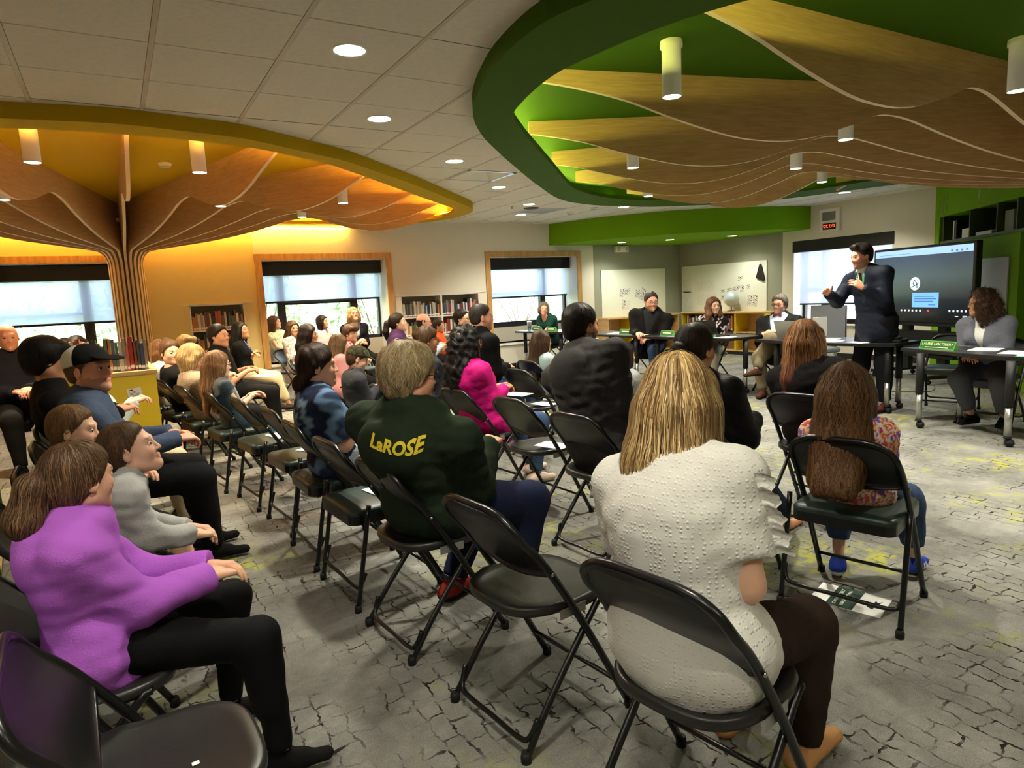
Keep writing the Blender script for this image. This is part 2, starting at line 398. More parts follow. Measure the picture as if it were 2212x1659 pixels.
tag(far_t.build('far_ceiling_tiles', M_tile, ceiling), kind='stuff')
def runs(test, lo, hi, step=.05):
    out = []; st = None; q = lo
    while q <= hi+1e-6:
        ok = test(q)
        if ok and st is None: st = q
        if not ok and st is not None: out.append((st, q-step)); st = None
        q += step
    if st is not None: out.append((st, hi))
    return out
for i in range(nx0, nx1+2):
    x = TX0+i*TS
    if not XL < x < XR: continue
    for a, b in runs(lambda q: not (GOUT.inside(x, q, -.04) or YOUT.inside(x, q, -.04)), YF, YB):
        if b-a > .05: g = MB(); g.box((x-.012, a, ZC-.002), (x+.012, b, ZC+.03)); g.build('main_runner', M_tbar, ceiling)
g = MB()
for j in range(ny0, ny1+2):
    y = TY0+j*TS
    if not YF < y < YB: continue
    for a, b in runs(lambda q: not (GOUT.inside(q, y, -.1) or YOUT.inside(q, y, -.1)), XL, XR):
        if b-a > .05: g.box((a, y-.006, ZC+.006), (b, y+.006, ZC+.03))
g.build('cross_tees', M_shadowgap, ceiling)['kind'] = 'stuff'

# ------------------------------------------------------------------ leaf canopies with plywood ribs
GC = (8.14, 2.26); YC = (0.22, 10.66)
GP = [(.24,2.10),(.30,2.17),(.4,2.2),(.8,2.25),(1.1,2.29),(1.4,2.335),(1.8,2.41),(2.2,2.51),(2.5,2.6),(2.7,2.655),(2.87,2.675),(3.0,2.662),(3.2,2.595),(3.5,2.51),(3.7,2.475),(3.9,2.462),(4.2,2.48),(4.5,2.54),(4.8,2.62),(5.1,2.71),(5.4,2.77),(5.7,2.81),(6.3,2.85)]
YP = [(.22,2.08),(.24,2.16),(.28,2.22),(.36,2.265),(.74,2.32),(1.22,2.39),(1.69,2.49),(2.0,2.575),(2.21,2.635),(2.45,2.668),(2.6,2.655),(2.82,2.59),(3.1,2.51),(3.42,2.465),(3.7,2.485),(4.0,2.55),(4.3,2.66),(4.6,2.76),(4.9,2.81),(5.5,2.85)]
def canopy(name, label, C, prof, angs, OUT, IN, Mp, Mled, zi=2.9, zb=2.64, leg=0.06):
    root = thing(name, label, 'ceiling canopy', (0, 0, 0))
    n = 200; po, pi_ = OUT.pts(n), IN.pts(n); po2 = OUT.pts(n, -.02); pi2 = IN.pts(n, .018)
    ring = MB(); V = []
    for P, z in ((po, ZC+.02), (po, zb), (pi_, zb), (pi_, zb+.045), (pi2, zb+.045), (pi2, zb+.015), (po2, zb+.015), (po2, zi)):
        V += [(p[0], p[1], z) for p in P]
    F = []
    for k in range(7):
        for i in range(n): F.append((k*n+i, k*n+(i+1) % n, (k+1)*n+(i+1) % n, (k+1)*n+i))
    ring.add(V, F, False); ring.build('ring_soffit', Mp, root)
    cp = MB(); pc = OUT.pts(n, -.01)
    cp.add([(p[0], p[1], zi) for p in pc], [tuple(range(n))[::-1]]); cp.build('recess_ceiling', Mp, root)
    led = MB(); pl_ = [(p[0], p[1], zb+.03) for p in OUT.pts(n, -.09)]
    led.tube(pl_, .011, 5, closed=True); led.build('cove_light_strip', Mled, root)
    for a in angs:
        ar = R(a); d = np.array([math.cos(ar), math.sin(ar)])
        ss = np.arange(.3, 9, .02); P = np.array(C)[None]+ss[:, None]*d[None]
        ins = IN.inside(P[:, 0], P[:, 1], .10); k = np.where(ins)[0]; Rend = ss[k[-1]]+.01
        bot = [(float(q[0]), float(q[1])) for q in catmull([p for p in prof], 4) if q[0] < Rend]
        bot.append((Rend, float(np.interp(Rend, [p[0] for p in prof], [p[1] for p in prof]))))
        th = .016; nn = np.array([-d[1], d[0]])
        low = [(leg, 0.0), (prof[0][0], 0.0)]+bot            # lower boundary incl. the leg
        m = MB()
        def P3(r, z, s): q = np.array(C)+d*r+nn*th*s; return (q[0], q[1], z)
        # strip of quads between lower edge and top z=zi (leg: between inner leg edge and outer edge)
        pts = bot; nb = len(pts)
        for s in (-1, 1):
            vs_ = []; fs_ = []
            for r, z in pts: vs_ += [P3(r, z, s), P3(r, zi, s)]
            for i in range(nb-1):
                q = (2*i, 2*i+2, 2*i+3, 2*i+1); fs_.append(q if s < 0 else q[::-1])
            o = len(vs_); r0, z0 = pts[0]
            vs_ += [P3(leg, 0, s), P3(r0, 0, s), P3(r0, z0, s), P3(r0, zi, s), P3(leg, zi, s)]
            q = (o, o+1, o+2, o+3, o+4); fs_.append(q if s < 0 else q[::-1])
            m.use(M_ply).add(vs_, fs_, False)
        edge = [(leg, zi), (leg, 0), (pts[0][0], 0)]+pts+[(Rend, zi)]
        vs_ = [P3(r, z, s) for r, z in edge for s in (-1, 1)]
        m.use(M_plyedge).add(vs_, [(2*i, 2*i+1, 2*i+3, 2*i+2) for i in range(len(edge)-1)], False)
        m.build('plywood_rib', None, root)
    return root
canopy('leaf_canopy', 'dark green leaf-shaped ceiling recess with wavy plywood ribs over the tables', GC, GP, [178.05-13.55*k for k in range(-3, 9)], GOUT, GIN, M_dkgreen, M_led_g)
canopy('leaf_canopy', 'yellow leaf-shaped ceiling recess with plywood ribs bending down between the windows', YC, YP, [-89.8-14.5*k for k in range(-5, 6)], YOUT, YIN, M_yellow, M_led_y, leg=0.05)
ws = MB(); ws.tube([(x_, 10.64, 2.60) for x_ in np.linspace(-3.2, 3.4, 12)], .008, 6); o = ws.build('added_wash_strip', M_led_w); tag(o, 'amber light strip added behind the yellow canopy rim to wash the wall', 'light strip')  # extra strip, added to give the back wall its yellow wash

# ------------------------------------------------------------------ lamps
def lamp_light(kind, loc, energy, size=2.2, blend=.9, rad=.06, col=(1, .955, .80), parent=None, name='lamp_glow'):
    l = bpy.data.lights.new(name, 'SPOT'); l.energy = energy; l.spot_size = size; l.spot_blend = blend; l.shadow_soft_size = rad; l.color = col
    o = bpy.data.objects.new(name, l); COL.objects.link(o)
    if parent is not None: o.parent = parent
    o.location = loc; return o
DOWN_E = 150
def place_words(i): return ['first', 'second', 'third', 'fourth', 'fifth', 'sixth', 'seventh'][i]
dl = MB(); dl.use(M_whitepaint).lathe([(.082, 0), (.096, -.004), (.1, 0.004)], n=24, cap=False)
DL_RIM = dl.mesh('trim_ring'); dl = MB(); dl.lathe([(.0001, .002), (.083, .002)], n=24); DL_LENS = dl.mesh('lens', M_lamp)
SOFL = [((9.5, 9.55), 'downlight under the green soffit in the whiteboard corner'), ((8.75, 10.1), 'downlight under the green soffit beside the window trim'), ((10.35, 8.75), 'downlight under the green soffit near the right wall')]
for (x, y), lab in SOFL:
    t = thing('recessed_downlight', lab, 'downlight', (x, y, 2.331), group='recessed downlights'); link_mesh('trim_ring', DL_RIM, t); link_mesh('lens', DL_LENS, t); lamp_light('SPOT', (0, 0, -.02), 52, 2.5, .8, .08, parent=t)
for i, (x, y) in enumerate(DOWN):
    lab = f'round recessed downlight in the tiled ceiling, {place_words(i)} nearest to the camera' if i < 5 else ('small round downlight in the tiled ceiling nearest the back wall' if i == 5 else 'round downlight in the tiled ceiling before the green soffit' if i == 6 else f'round recessed downlight outside the picture, {place_words((i-7) % 7)} of the {"nearer" if i < 14 else "right-hand"} ones')
    t = thing('recessed_downlight', lab, 'downlight', (x, y, ZC-.004), group='recessed downlights')
    link_mesh('trim_ring', DL_RIM, t); link_mesh('lens', DL_LENS, t)
    lamp_light('SPOT', (0, 0, -.02), DOWN_E if i < 7 or i > 12 else DOWN_E*.5, 2.3, .8, .08, parent=t)
CYG = [((3.08,3.06),'white cylinder ceiling lamp at the near left of the green canopy'),((4.45,4.95),'white cylinder ceiling lamp half hidden between plywood ribs of the green canopy'),((5.43,3.4),'white cylinder ceiling lamp below the middle rib wave of the green canopy'),((6.25,4.45),'white cylinder ceiling lamp above the standing man under the green canopy'),((7.45,4.95),'white cylinder ceiling lamp nearest the right wall under the green canopy'),((5.2,2.08),'white cylinder ceiling lamp cut by the right edge of the picture'),((6.0,6.4),'white cylinder ceiling lamp at the far rim of the green canopy'),((4.3,1.0),'white cylinder ceiling lamp above the picture, near left one'),((6.2,.8),'white cylinder ceiling lamp above the picture, near right one')]
CYY = [((-.395,6.2),'white cylinder ceiling lamp at the far left of the yellow canopy'),((.76,6.28),'white cylinder ceiling lamp right of the middle rib of the yellow canopy'),((2.45,7.75),'white cylinder ceiling lamp between the right ribs of the yellow canopy'),((1.18,8.25),'cylinder ceiling lamp whose lens peeps under the yellow canopy ribs'),((-.8,8.2),'cylinder ceiling lamp cut by the left picture edge under the yellow canopy'),((3.17,10.05),'cylinder ceiling lamp above the middle window under the yellow canopy'),((2.3,9.1),'cylinder ceiling lamp near the far rim of the yellow canopy')]
cy = MB(); cy.use(M_whitepaint).lathe([(.066, .325), (.068, .305), (.068, .285), (.058, .28), (.058, 0.0), (.054, 0.0), (.054, .006)], n=24, cap=False)
CYB = cy.mesh('lamp_body'); cy = MB(); cy.lathe([(.0001, .002), (.0545, .002)], n=24); CYL = cy.mesh('lens', M_lamp)
CG_E, CY_E = 145, 190
for (x, y), lab in CYG:
    t = thing('cylinder_lamp', lab, 'ceiling lamp', (x, y, 2.574), group='cylinder lamps'); link_mesh('lamp_body', CYB, t); link_mesh('lens', CYL, t)
    lamp_light('SPOT', (0, 0, -.015), CG_E, 1.9, .7, .05, parent=t)
for (x, y), lab in CYY:
    t = thing('cylinder_lamp', lab, 'ceiling lamp', (x, y, 2.574), group='cylinder lamps'); link_mesh('lamp_body', CYB, t); link_mesh('lens', CYL, t)
    lamp_light('SPOT', (0, 0, -.015), CY_E, 1.9, .7, .05, col=(1, .86, .6), parent=t)

# ceiling fittings
for (i, j, flat) in VENTS:
    x, y = TX0+(i+.5)*TS, TY0+(j+.5)*TS
    t = thing('air_vent', 'square ceiling air vent with sloping white sides' if not flat else 'flat grey ceiling air vent near the back wall', 'air vent', (x, y, ZC))
    h = TS/2-.005; q = MB(); q.use(M_alu)
    for sx, sy, lx, ly in ((0, 1, h, .02), (0, -1, h, .02), (1, 0, .02, h), (-1, 0, .02, h)):
        q.box((sx*(h-.02)-lx, sy*(h-.02)-ly, -.004), (sx*(h-.02)+lx, sy*(h-.02)+ly, .02))
    q.build('vent_frame', None, t)
    q = MB(); hi_ = h-.04; k = .14
    if not flat:
        V = [(-hi_, -hi_, .0), (hi_, -hi_, .0), (hi_, hi_, 0), (-hi_, hi_, 0), (-k, -k, .14), (k, -k, .14), (k, k, .14), (-k, k, .14)]
        q.add(V, [(0, 1, 5, 4), (1, 2, 6, 5), (2, 3, 7, 6), (3, 0, 4, 7), (4, 5, 6, 7)]); q.build('vent_hood', M_whitepaint, t)
    else:
        for s in range(7): y_ = -hi_+.04+s*(2*hi_-.08)/6; q.box((-hi_, y_-.02, -.002), (hi_, y_+.02, .004))
        q.build('vent_slats', M_tbar, t)['kind'] = 'stuff'
for (x, y, z), lab in (((6.78, 8.49, ZC), 'small white ceiling detector nearer the green canopy rim'), ((6.74, 9.06, ZC), 'small white ceiling detector farther toward the back wall'), ((.61, 7.62, 2.9), 'round smoke detector inside the yellow canopy recess')):
    t = thing('smoke_detector', lab, 'smoke detector', (x, y, z))
    q = MB(); q.lathe([(.065, 0), (.065, -.015), (.05, -.03), (.046, -.034)], n=20); q.build('detector_base', M_whitepaint, t)
    q = MB(); q.lathe([(.047, -.033), (.044, -.042), (.02, -.048), (.0005, -.048)], n=20); q.build('sensor_cap', M_tbar, t)
t = thing('sprinkler_head', 'tiny sprinkler head hanging from the ceiling tiles', 'sprinkler', (5.34, 8.66, ZC))
q = MB(); q.lathe([(.028, 0), (.026, -.008), (.01, -.01), (.008, -.03), (.018, -.034), (.0005, -.036)], n=12); q.build('sprinkler_body', M_chrome, t)
t = thing('ceiling_speaker', 'dark oval ceiling speaker between the far downlights', 'speaker', (5.75, 8.75, ZC-.003))
q = MB(); q.lathe([(.12, .004), (.118, -.006), (.0005, -.008)], n=24); q.build('speaker_grille', M_shadowgap, t)

# ------------------------------------------------------------------ curved green soffit over the whiteboard corner
sf = [np.array(p) for p in catmull([(7.45, 10.75), (7.75, 9.75), (8.2, 9.0), (8.62, 8.5), (9.3, 8.05), (10.1, 7.72), (11.0, 7.52)], 8)]
q = MB(); n = len(sf); zb_ = 2.335
V = [(p[0], p[1], ZC+.02) for p in sf]+[(p[0], p[1], zb_) for p in sf]
F = [(i, i+1, n+i+1, n+i) for i in range(n-1)]
q.add(V, F, False); q.add([(p[0], p[1], zb_) for p in sf]+[(XR, YB, zb_)], [tuple(range(n+1))], False)
tag(q.build('trim_1', M_lime), kind='structure')
# ------------------------------------------------------------------ windows
def shade_mat():
    m = bpy.data.materials.new('roller_shade_cloth'); m.use_nodes = True; nt = m.node_tree; N = nt.nodes; L = nt.links.new
    N.remove(N['Principled BSDF']); o = N['Material Output']
    tr = N.new('ShaderNodeBsdfTransparent'); tr.inputs[0].default_value = lin((236, 238, 250))
    tl = N.new('ShaderNodeBsdfTranslucent'); tl.inputs[0].default_value = lin((226, 228, 240))
    df = N.new('ShaderNodeBsdfDiffuse'); df.inputs[0].default_value = lin((150, 150, 160))
    a = N.new('ShaderNodeMixShader'); a.inputs[0].default_value = .3; L(tl.outputs[0], a.inputs[1]); L(df.outputs[0], a.inputs[2])
    b = N.new('ShaderNodeMixShader'); b.inputs[0].default_value = .30; L(a.outputs[0], b.inputs[1]); L(tr.outputs[0], b.inputs[2])
    L(b.outputs[0], o.inputs[0]); return m
def glass_mat():
    m = bpy.data.materials.new('window_glass'); m.use_nodes = True; nt = m.node_tree; N = nt.nodes; L = nt.links.new
    N.remove(N['Principled BSDF']); o = N['Material Output']
    tr = N.new('ShaderNodeBsdfTransparent'); tr.inputs[0].default_value = (.96, .98, .97, 1)
    gl = N.new('ShaderNodeBsdfGlossy'); gl.inputs['Roughness'].default_value = .02
    b = N.new('ShaderNodeMixShader'); b.inputs[0].default_value = .05; L(tr.outputs[0], b.inputs[1]); L(gl.outputs[0], b.inputs[2])
    L(b.outputs[0], o.inputs[0]); return m
M_shade, M_glass = shade_mat(), glass_mat()
YG = 11.2
MULL = {1: [-.315, -1.9], 2: [2.36, 3.575], 3: [7.53]}
SHADEZ = {1: 1.31, 2: 1.475, 3: 1.365}
WWORD = {1: 'at the far left behind the bookcase', 2: 'in the middle of the back wall', 3: 'nearest the whiteboard corner'}
for n, (a, b) in WIN.items():
    fr = MB()
    zs, zt = .78, 2.12
    fr.box((a, YG-.03, zs), (b, YG+.05, zs+.06)).box((a, YG-.03, zt-.05), (b, YG+.05, zt)).box((a, YG-.03, zs), (a+.05, YG+.05, zt)).box((b-.05, YG-.03, zs), (b, YG+.05, zt))
    for x in MULL[n]: fr.box((x-.065, YG-.035, zs), (x+.065, YG+.055, zt))
    root = tag(fr.build(f'window_{n}', M_frame), kind='structure')
    ms = [a]+sorted(MULL[n])+[b]
    for k, (p, q) in enumerate(zip(ms[:-1], ms[1:])):
        g = MB(); g.box((p+.02, YG, zs+.03), (q-.02, YG+.008, zt-.03)); g.build('pane', M_glass, root)
        if q-p > .9:
            s = MB(); e = .045; z1 = 1.42
            s.box((p+.065, YG-.02, zs+.06), (q-.065, YG+.03, zs+.06+e)).box((p+.065, YG-.02, z1), (q-.065, YG+.03, z1+e)); s.build('sash_rail', M_frame, root)
    # bench-height sill with grey apron, lining and maple trim
    s = MB(); s.box((a, YB-.03, BZ0-.04), (b, YG, BZ0)); s.build('window_bench', M_white, root)
    s = MB(); s.box((a, YG-.06, BZ0), (b, YG+.03, zs)); s.build('apron_panel', M_tbar, root)
    s = MB(); s.box((a-.001, YB-.005, BZ0), (a+.012, YG-.03, BZ1)).box((b-.012, YB-.005, BZ0), (b+.001, YG-.03, BZ1)).box((a, YB-.005, BZ1-.012), (b, YG-.03, BZ1)); s.build('jamb_lining', M_wall, root)
    tr = MB(); t = .09
    tr.bbox((a-t, YB-.03, BZ0-.06), (a+.013, YB+.004, BZ1+t), .004).bbox((b-.013, YB-.03, BZ0-.06), (b+t, YB+.004, BZ1+t), .004).bbox((a-t, YB-.032, BZ1-.013), (b+t, YB+.003, BZ1+t), .004)
    tag(tr.build(f'trim_{n+1}', M_wood), kind='structure')
    bl = thing('roller_blind', f'black-headed roller blind half lowered over the window {WWORD[n]}', 'blind', (0, 0, 0), group='roller blinds')
    q = MB(); q.bbox((a+.015, YG-.22, 1.90), (b-.015, YG-.06, 2.112), .006); q.build('headbox', M_blackmatte, bl)
    q = MB(); q.box((a+.04, YG-.115, SHADEZ[n]), (b-.04, YG-.112, 1.92)); q.build('shade_cloth', M_shade, bl)
    q = MB(); q.bbox((a+.04, YG-.125, SHADEZ[n]-.02), (b-.04, YG-.103, SHADEZ[n]+.012), .004); q.build('hem_bar', M_frame, bl)
    q = MB(); q.tube([(b-.03, YG-.09, 1.9), (b-.03, YG-.09, 1.1)], .003, 5); q.build('pull_chain', M_whitepaint, bl)
# right-hand window
fr = MB(); XG = XR+.32; a, b = WY; zs, zt = RZ0, RZ1
fr.box((XG-.03, a, zs), (XG+.05, b, zs+.07)).box((XG-.03, a, zt-.06), (XG+.05, b, zt)).box((XG-.03, a, zs), (XG+.05, a+.06, zt)).box((XG-.03, b-.06, zs), (XG+.05, b, zt))
fr.box((XG-.035, 7.33, zs), (XG+.055, 7.48, zt)).box((XG-.02, a, 1.2), (XG+.03, b, 1.26))
root = tag(fr.build('window_4', M_frame), kind='structure')
for p, q_ in ((a, 7.4), (7.4, b)):
    g = MB(); g.box((XG, p+.03, zs+.03), (XG+.008, q_-.03, zt-.03)); g.build('pane', M_glass, root)
s = MB(); s.box((XR-.002, a-.001, zs), (XG, a+.012, zt)).box((XR-.002, b-.012, zs), (XG, b+.001, zt)).box((XR-.002, a, zt-.012), (XG, b, zt)).box((XR-.03, a, zs-.03), (XG, b, zs)); s.build('jamb_lining', M_whitepaint, root)
bl = thing('roller_blind', 'wide black-headed roller blind behind the standing man on the right wall', 'blind', group='roller blinds')
q = MB(); q.bbox((XR-.005, a-.02, 1.935), (XR+.12, b+.02, 2.145), .006); q.build('headbox', M_blackmatte, bl)
q = MB(); q.box((XR+.07, a+.02, .98), (XR+.073, b-.1, 1.96)); q.build('shade_cloth', M_shade, bl)
q = MB(); q.bbox((XR+.06, a+.02, .96), (XR+.083, b-.1, .99), .004); q.build('hem_bar', M_frame, bl)

# ------------------------------------------------------------------ outside: lawn and shrubs
M_lawn = mat('lawn', (150, 176, 120), 0.95, var=.25, vscale=2.0)
M_path = mat('pale_pavement', (205, 208, 205), 0.9, var=.1, vscale=1.0)
M_leaf = [mat('leaf_pale', (214, 230, 188), 0.6), mat('leaf_mid', (168, 204, 132), 0.6), mat('leaf_deep', (110, 150, 96), 0.6)]
M_bark = mat('bark', (80, 66, 52), 0.9)
q = MB(); q.add([(-30, YB+.6, -.25), (40, YB+.6, -.25), (40, 60, -.25), (-30, 60, -.25)], [(0, 1, 2, 3)]); tag(q.build('floor_outside_lawn', M_lawn), kind='structure')
q = MB(); q.add([(XR+.6, -20, -.25), (50, -20, -.25), (50, YB+.6, -.25), (XR+.6, YB+.6, -.25)], [(0, 1, 2, 3)]); tag(q.build('floor_outside_yard', M_path), kind='structure')
q = MB(); q.add([(7.0, 12.5, -.24), (40, 12.5, -.24), (40, 26, .6), (7.0, 26, .6)], [(0, 1, 2, 3)]); tag(q.build('floor_outside_drive', M_path), kind='structure')
def shrub(x, y, h, w_, n, lab):
    t = thing('shrub', lab, 'shrub', (x, y, -.25), group='shrubs outside the windows')
    m = MB()
    for k in range(n):
        p = rng.normal(size=3); p /= np.linalg.norm(p); p *= rng.uniform(.6, 1.0)
        c = np.array([p[0]*w_, p[1]*w_*.7, h*.55+p[2]*h*.48]); a = rng.uniform(.045, .095)
        d1 = rng.normal(size=3); d1 /= np.linalg.norm(d1); d2 = np.cross(d1, rng.normal(size=3)); d2 /= np.linalg.norm(d2)
        m.use(M_leaf[int(rng.integers(3))]).add([c-d1*a, c+d2*a*.45, c+d1*a, c-d2*a*.45], [(0, 1, 2, 3)])
    tag(m.build('foliage', None, t), kind='stuff')
    s_ = MB()
    for k in range(5):
        a = k*1.26; s_.tube([(0, 0, 0), (.1*math.cos(a)*w_, .1*math.sin(a)*w_, h*.3), (.55*w_*math.cos(a), .4*w_*math.sin(a), h*.8)], [.03, .022, .008], 5)
    s_.build('branches', M_bark, t)
for (x, y, h, w_, n, lab) in ((-2.1, 14.6, 3.0, 1.35, 1500, 'leafy green shrub outside the far left window'), (.35, 14.2, 2.6, 1.0, 1100, 'leafy green shrub outside between the two left windows'), (2.6, 14.6, 2.9, 1.15, 1500, 'leafy green shrub outside the left half of the middle window'), (5.05, 14.2, 2.7, 1.2, 1500, 'bright green shrub outside the right half of the middle window'), (10.9, 17.5, 2.2, 1.6, 900, 'pale shrub by the drive outside the window nearest the whiteboards')):
    shrub(x, y, h, w_, n, lab)

# ------------------------------------------------------------------ books and bookcases
BOOKC = [(168, 150, 120), (120, 60, 40), (60, 60, 62), (186, 120, 60), (230, 224, 208), (92, 104, 84), (150, 40, 38), (52, 66, 98), (214, 196, 150), (104, 78, 58), (196, 190, 178), (38, 40, 44), (142, 130, 118), (176, 96, 70), (206, 208, 214), (84, 92, 110)]
BOOKN = ['tan', 'brown', 'charcoal', 'amber', 'ivory', 'sage', 'red', 'navy', 'straw', 'umber', 'pale grey', 'black', 'taupe', 'rust', 'silver', 'slate']
BOOKM = [mat(f'book_cover_{k}', c, .5) for k, c in enumerate(BOOKC)]
M_pages = mat('book_pages', (226, 214, 186), .8, var=.1, vscale=200)
BOOKMESH = []
for k, bm_ in enumerate(BOOKM):
    m = MB(); m.use(bm_).box((-.5, -.5, 0), (-.42, .5, 1)).box((.42, -.5, 0), (.5, .5, 1)).box((-.5, -.5, 0), (.5, -.44, 1))
    m.use(M_pages).box((-.42, -.44, .02), (.42, .47, .975))
    m.use(M_paper).box((-.44, -.506, .07), (.44, -.499, .17)); BOOKMESH.append(m.mesh('book'))
ORD = 'first second third fourth fifth sixth seventh eighth ninth tenth eleventh twelfth'.split()
def book(loc, w_, d, h, rz, lab, grp, tilt=0.0, parent_k=None):
    k = int(rng.integers(len(BOOKMESH))) if parent_k is None else parent_k
    o = link_mesh('book', BOOKMESH[k], None, loc); o.scale = (w_, d, h); o.rotation_euler = (0, tilt, rz)
    o['k'] = k; return o
def book_row(p0, p1, z, d, lab, grp, hr=(.18, .27), wr=(.010, .03), fill=.97, end='left'):
    """books standing from p0 to p1, spines toward the direction left of p0->p1 rotated -90 deg"""
    p0, p1 = np.array(p0, float), np.array(p1, float); L_ = np.linalg.norm(p1-p0); u = (p1-p0)/L_
    rz = math.atan2(u[1], u[0]); s_ = 0.0; row = []
    while s_ < L_*fill:
        w_ = rng.uniform(*wr)
        if s_+w_ > L_: break
        c = p0+u*(s_+w_/2); h = rng.uniform(*hr); dd = d*rng.uniform(.8, 1.0); nrm = np.array([u[1], -u[0]])
        c = c+nrm*(d-dd)/2*0.6
        row.append(book((c[0], c[1], z+.0005), w_*.96, dd, h, rz, lab, grp)); s_ += w_+rng.uniform(0, .0012)
    cnt = {}; tot = {}
    for o in row: tot[o['k']] = tot.get(o['k'], 0)+1
    for o in row:
        k = o['k']; cnt[k] = cnt.get(k, 0)+1; del o['k']
        tag(o, (f'{ORD[cnt[k]-1]} {BOOKN[k]} book from the {end} {lab}' if tot[k] > 1 else f'{BOOKN[k]} book {lab}'), 'book', 'books '+grp)
def niche_case(a, b, mids, lab, blabs):
    t = thing('wall_bookcase', lab, 'bookcase', (0, 0, 0))
    z0, z1, y1 = .10, 1.485, YB+.36
    q = MB(); q.box((a-.001, YB-.01, z0), (a+.02, y1, z1)); q.build('side_panel', M_white, t)
    q = MB(); q.box((b-.02, YB-.01, z0), (b+.001, y1, z1)); q.build('side_panel', M_white, t)
    q = MB(); q.box((a, y1-.012, z0), (b, y1, z1)); q.build('back_panel', M_tbar, t)
    q = MB(); q.box((a, YB-.01, z1-.02), (b, y1, z1+.002)); q.build('top_panel', M_white, t)
    for x in mids: q = MB(); q.box((x-.016, YB-.012, z0), (x+.016, y1, z1)); q.build('divider', M_white, t)
    q = MB(); q.box((a-.12, YB-.016, z1), (b+.12, YB-.002, z1+.012)); q.build('frame_rail', M_white, t)
    bays = [a]+list(mids)+[b]
    for z in (.12, .43, .76, 1.105):
        for p, r_ in zip(bays[:-1], bays[1:]):
            q = MB(); q.box((p+.016, YB-.008, z-.022), (r_-.016, y1-.012, z)); q.build('shelf', M_white, t)
    for bi, (p, r_) in enumerate(zip(bays[:-1], bays[1:])):
        for z, w in ((1.105, 'upper'), (.76, 'middle'), (.12, 'bottom')):
            if (bi, w) in blabs:
                book_row((p+.03, YB+.10), (r_-.03, YB+.10), z, .17, blabs[(bi, w)], blabs[(bi, w)], hr=(.19, .28) if w != 'bottom' else (.17, .25), wr=(.02, .044))
niche_case(.955, 1.725, [], 'white recessed bookcase left of the middle window', {(0, 'upper'): 'on the top shelf left of the middle window', (0, 'middle'): 'on the second shelf left of the middle window', (0, 'bottom'): 'on the lowest shelf left of the middle window'})
niche_case(4.27, 5.82, [5.044], 'white double recessed bookcase between the two right windows of the back wall', {(0, 'upper'): 'in the upper left bay between the right windows', (1, 'upper'): 'in the upper right bay between the right windows', (0, 'middle'): 'in the second left bay between the right windows', (1, 'middle'): 'in the second right bay between the right windows'})

# low bookcases along the sage-grey corner
M_ypanel = mat('yellow_laminate', (226, 196, 40), .45)
M_gpanel = mat('green_laminate', (112, 146, 52), .45, var=.06, vscale=3)
def low_case(name, lab, p0, ang, L_, D, H, divs, shelves, endm, divm, topm=None, both=False):
    """p0 = front-left corner seen from the front; runs along local +x; depth toward local +y"""
    t = thing(name, lab, 'bookcase', (p0[0], p0[1], 0), ang); topm = topm or M_birch
    q = MB(); q.bbox((-.01, -.015, H-.035), (L_+.01, D, H), .004); q.build('top_board', topm, t)
    q = MB(); q.box((0, .02, 0), (L_, D, .07)); q.build('plinth', M_frame, t)
    q = MB(); q.box((.02, D-.015, .07), (L_-.02, D-.002, H-.035)); q.build('back_panel', topm, t)
    for x in (0, L_-.025): q = MB(); q.box((x, 0, .0), (x+.025, D, H-.036)); q.build('end_panel', endm, t)
    for x in divs: q = MB(); q.box((x-.016, .0, .07), (x+.016, D-.016, H-.036)); q.build('divider', divm, t)
    xs = [0.025]+[d for d in divs]+[L_-.025]
    for z in shelves:
        for a, b in zip(xs[:-1], xs[1:]): q = MB(); q.box((a+.017, .005, z-.02), (b-.017, D-.016, z)); q.build('shelf', topm, t)
    return t
low_case('low_bookcase', 'birch low bookcase with yellow dividers under the left whiteboard', (8.55, 10.36), 0, 2.0, .38, .845, [.66, 1.33], [.09, .45], M_birch, M_ypanel)
low_case('low_bookcase', 'birch low bookcase with yellow end under the right whiteboard', (10.60, 10.33), R(-90), 2.15, .39, .86, [.72, 1.44], [.09, .46], M_ypanel, M_ypanel)
book_row((9.28, 10.50), (9.82, 10.50), .45, .2, 'on the upper shelf under the left whiteboard', 'under the left whiteboard', hr=(.2, .32), fill=.9, wr=(.024, .044))
book_row((10.75, 10.22), (10.75, 9.68), .46, .2, 'in the left bay under the right whiteboard', 'under the right whiteboard, left bay', hr=(.24, .33), wr=(.022, .04), fill=.9)
book_row((10.75, 9.58), (10.75, 8.96), .46, .2, 'in the middle bay under the right whiteboard', 'under the right whiteboard, middle bay', hr=(.24, .33), wr=(.022, .04), fill=.9)

# bookcases behind the left row of chairs
ANG = math.atan2(2.75, -.24)
BA = np.array([-.50, 2.42]); bu = np.array([math.cos(ANG), math.sin(ANG)])
low_case('low_bookcase', 'birch low bookcase with green end panels behind the left row of chairs', (BA[0]+.0, BA[1]), ANG, 2.72, .42, .93, [.9, 1.8], [.09, .36, .63], M_gpanel, M_gpanel)
for (s0, s1, z, lab) in ((2.05, 2.62, .63, 'on the top shelf between the green ends'), (2.3, 2.62, .36, 'on the middle shelf between the green ends'), (2.15, 2.6, .09, 'on the lowest shelf between the green ends')):
    a_ = BA+bu*s0+np.array([-.16, 0]); b_2 = BA+bu*s1+np.array([-.16, 0])
    book_row(a_, b_2, z, .2, lab, lab, hr=(.19, .245), wr=(.02, .035))
low_case('low_bookcase', 'low bookcase with bright yellow end panel in front of the left window', (.24, 6.1), math.atan2(1.0, -.02), 2.0, .78, .95, [.68, 1.34], [.09, .5], M_ypanel, M_birch)
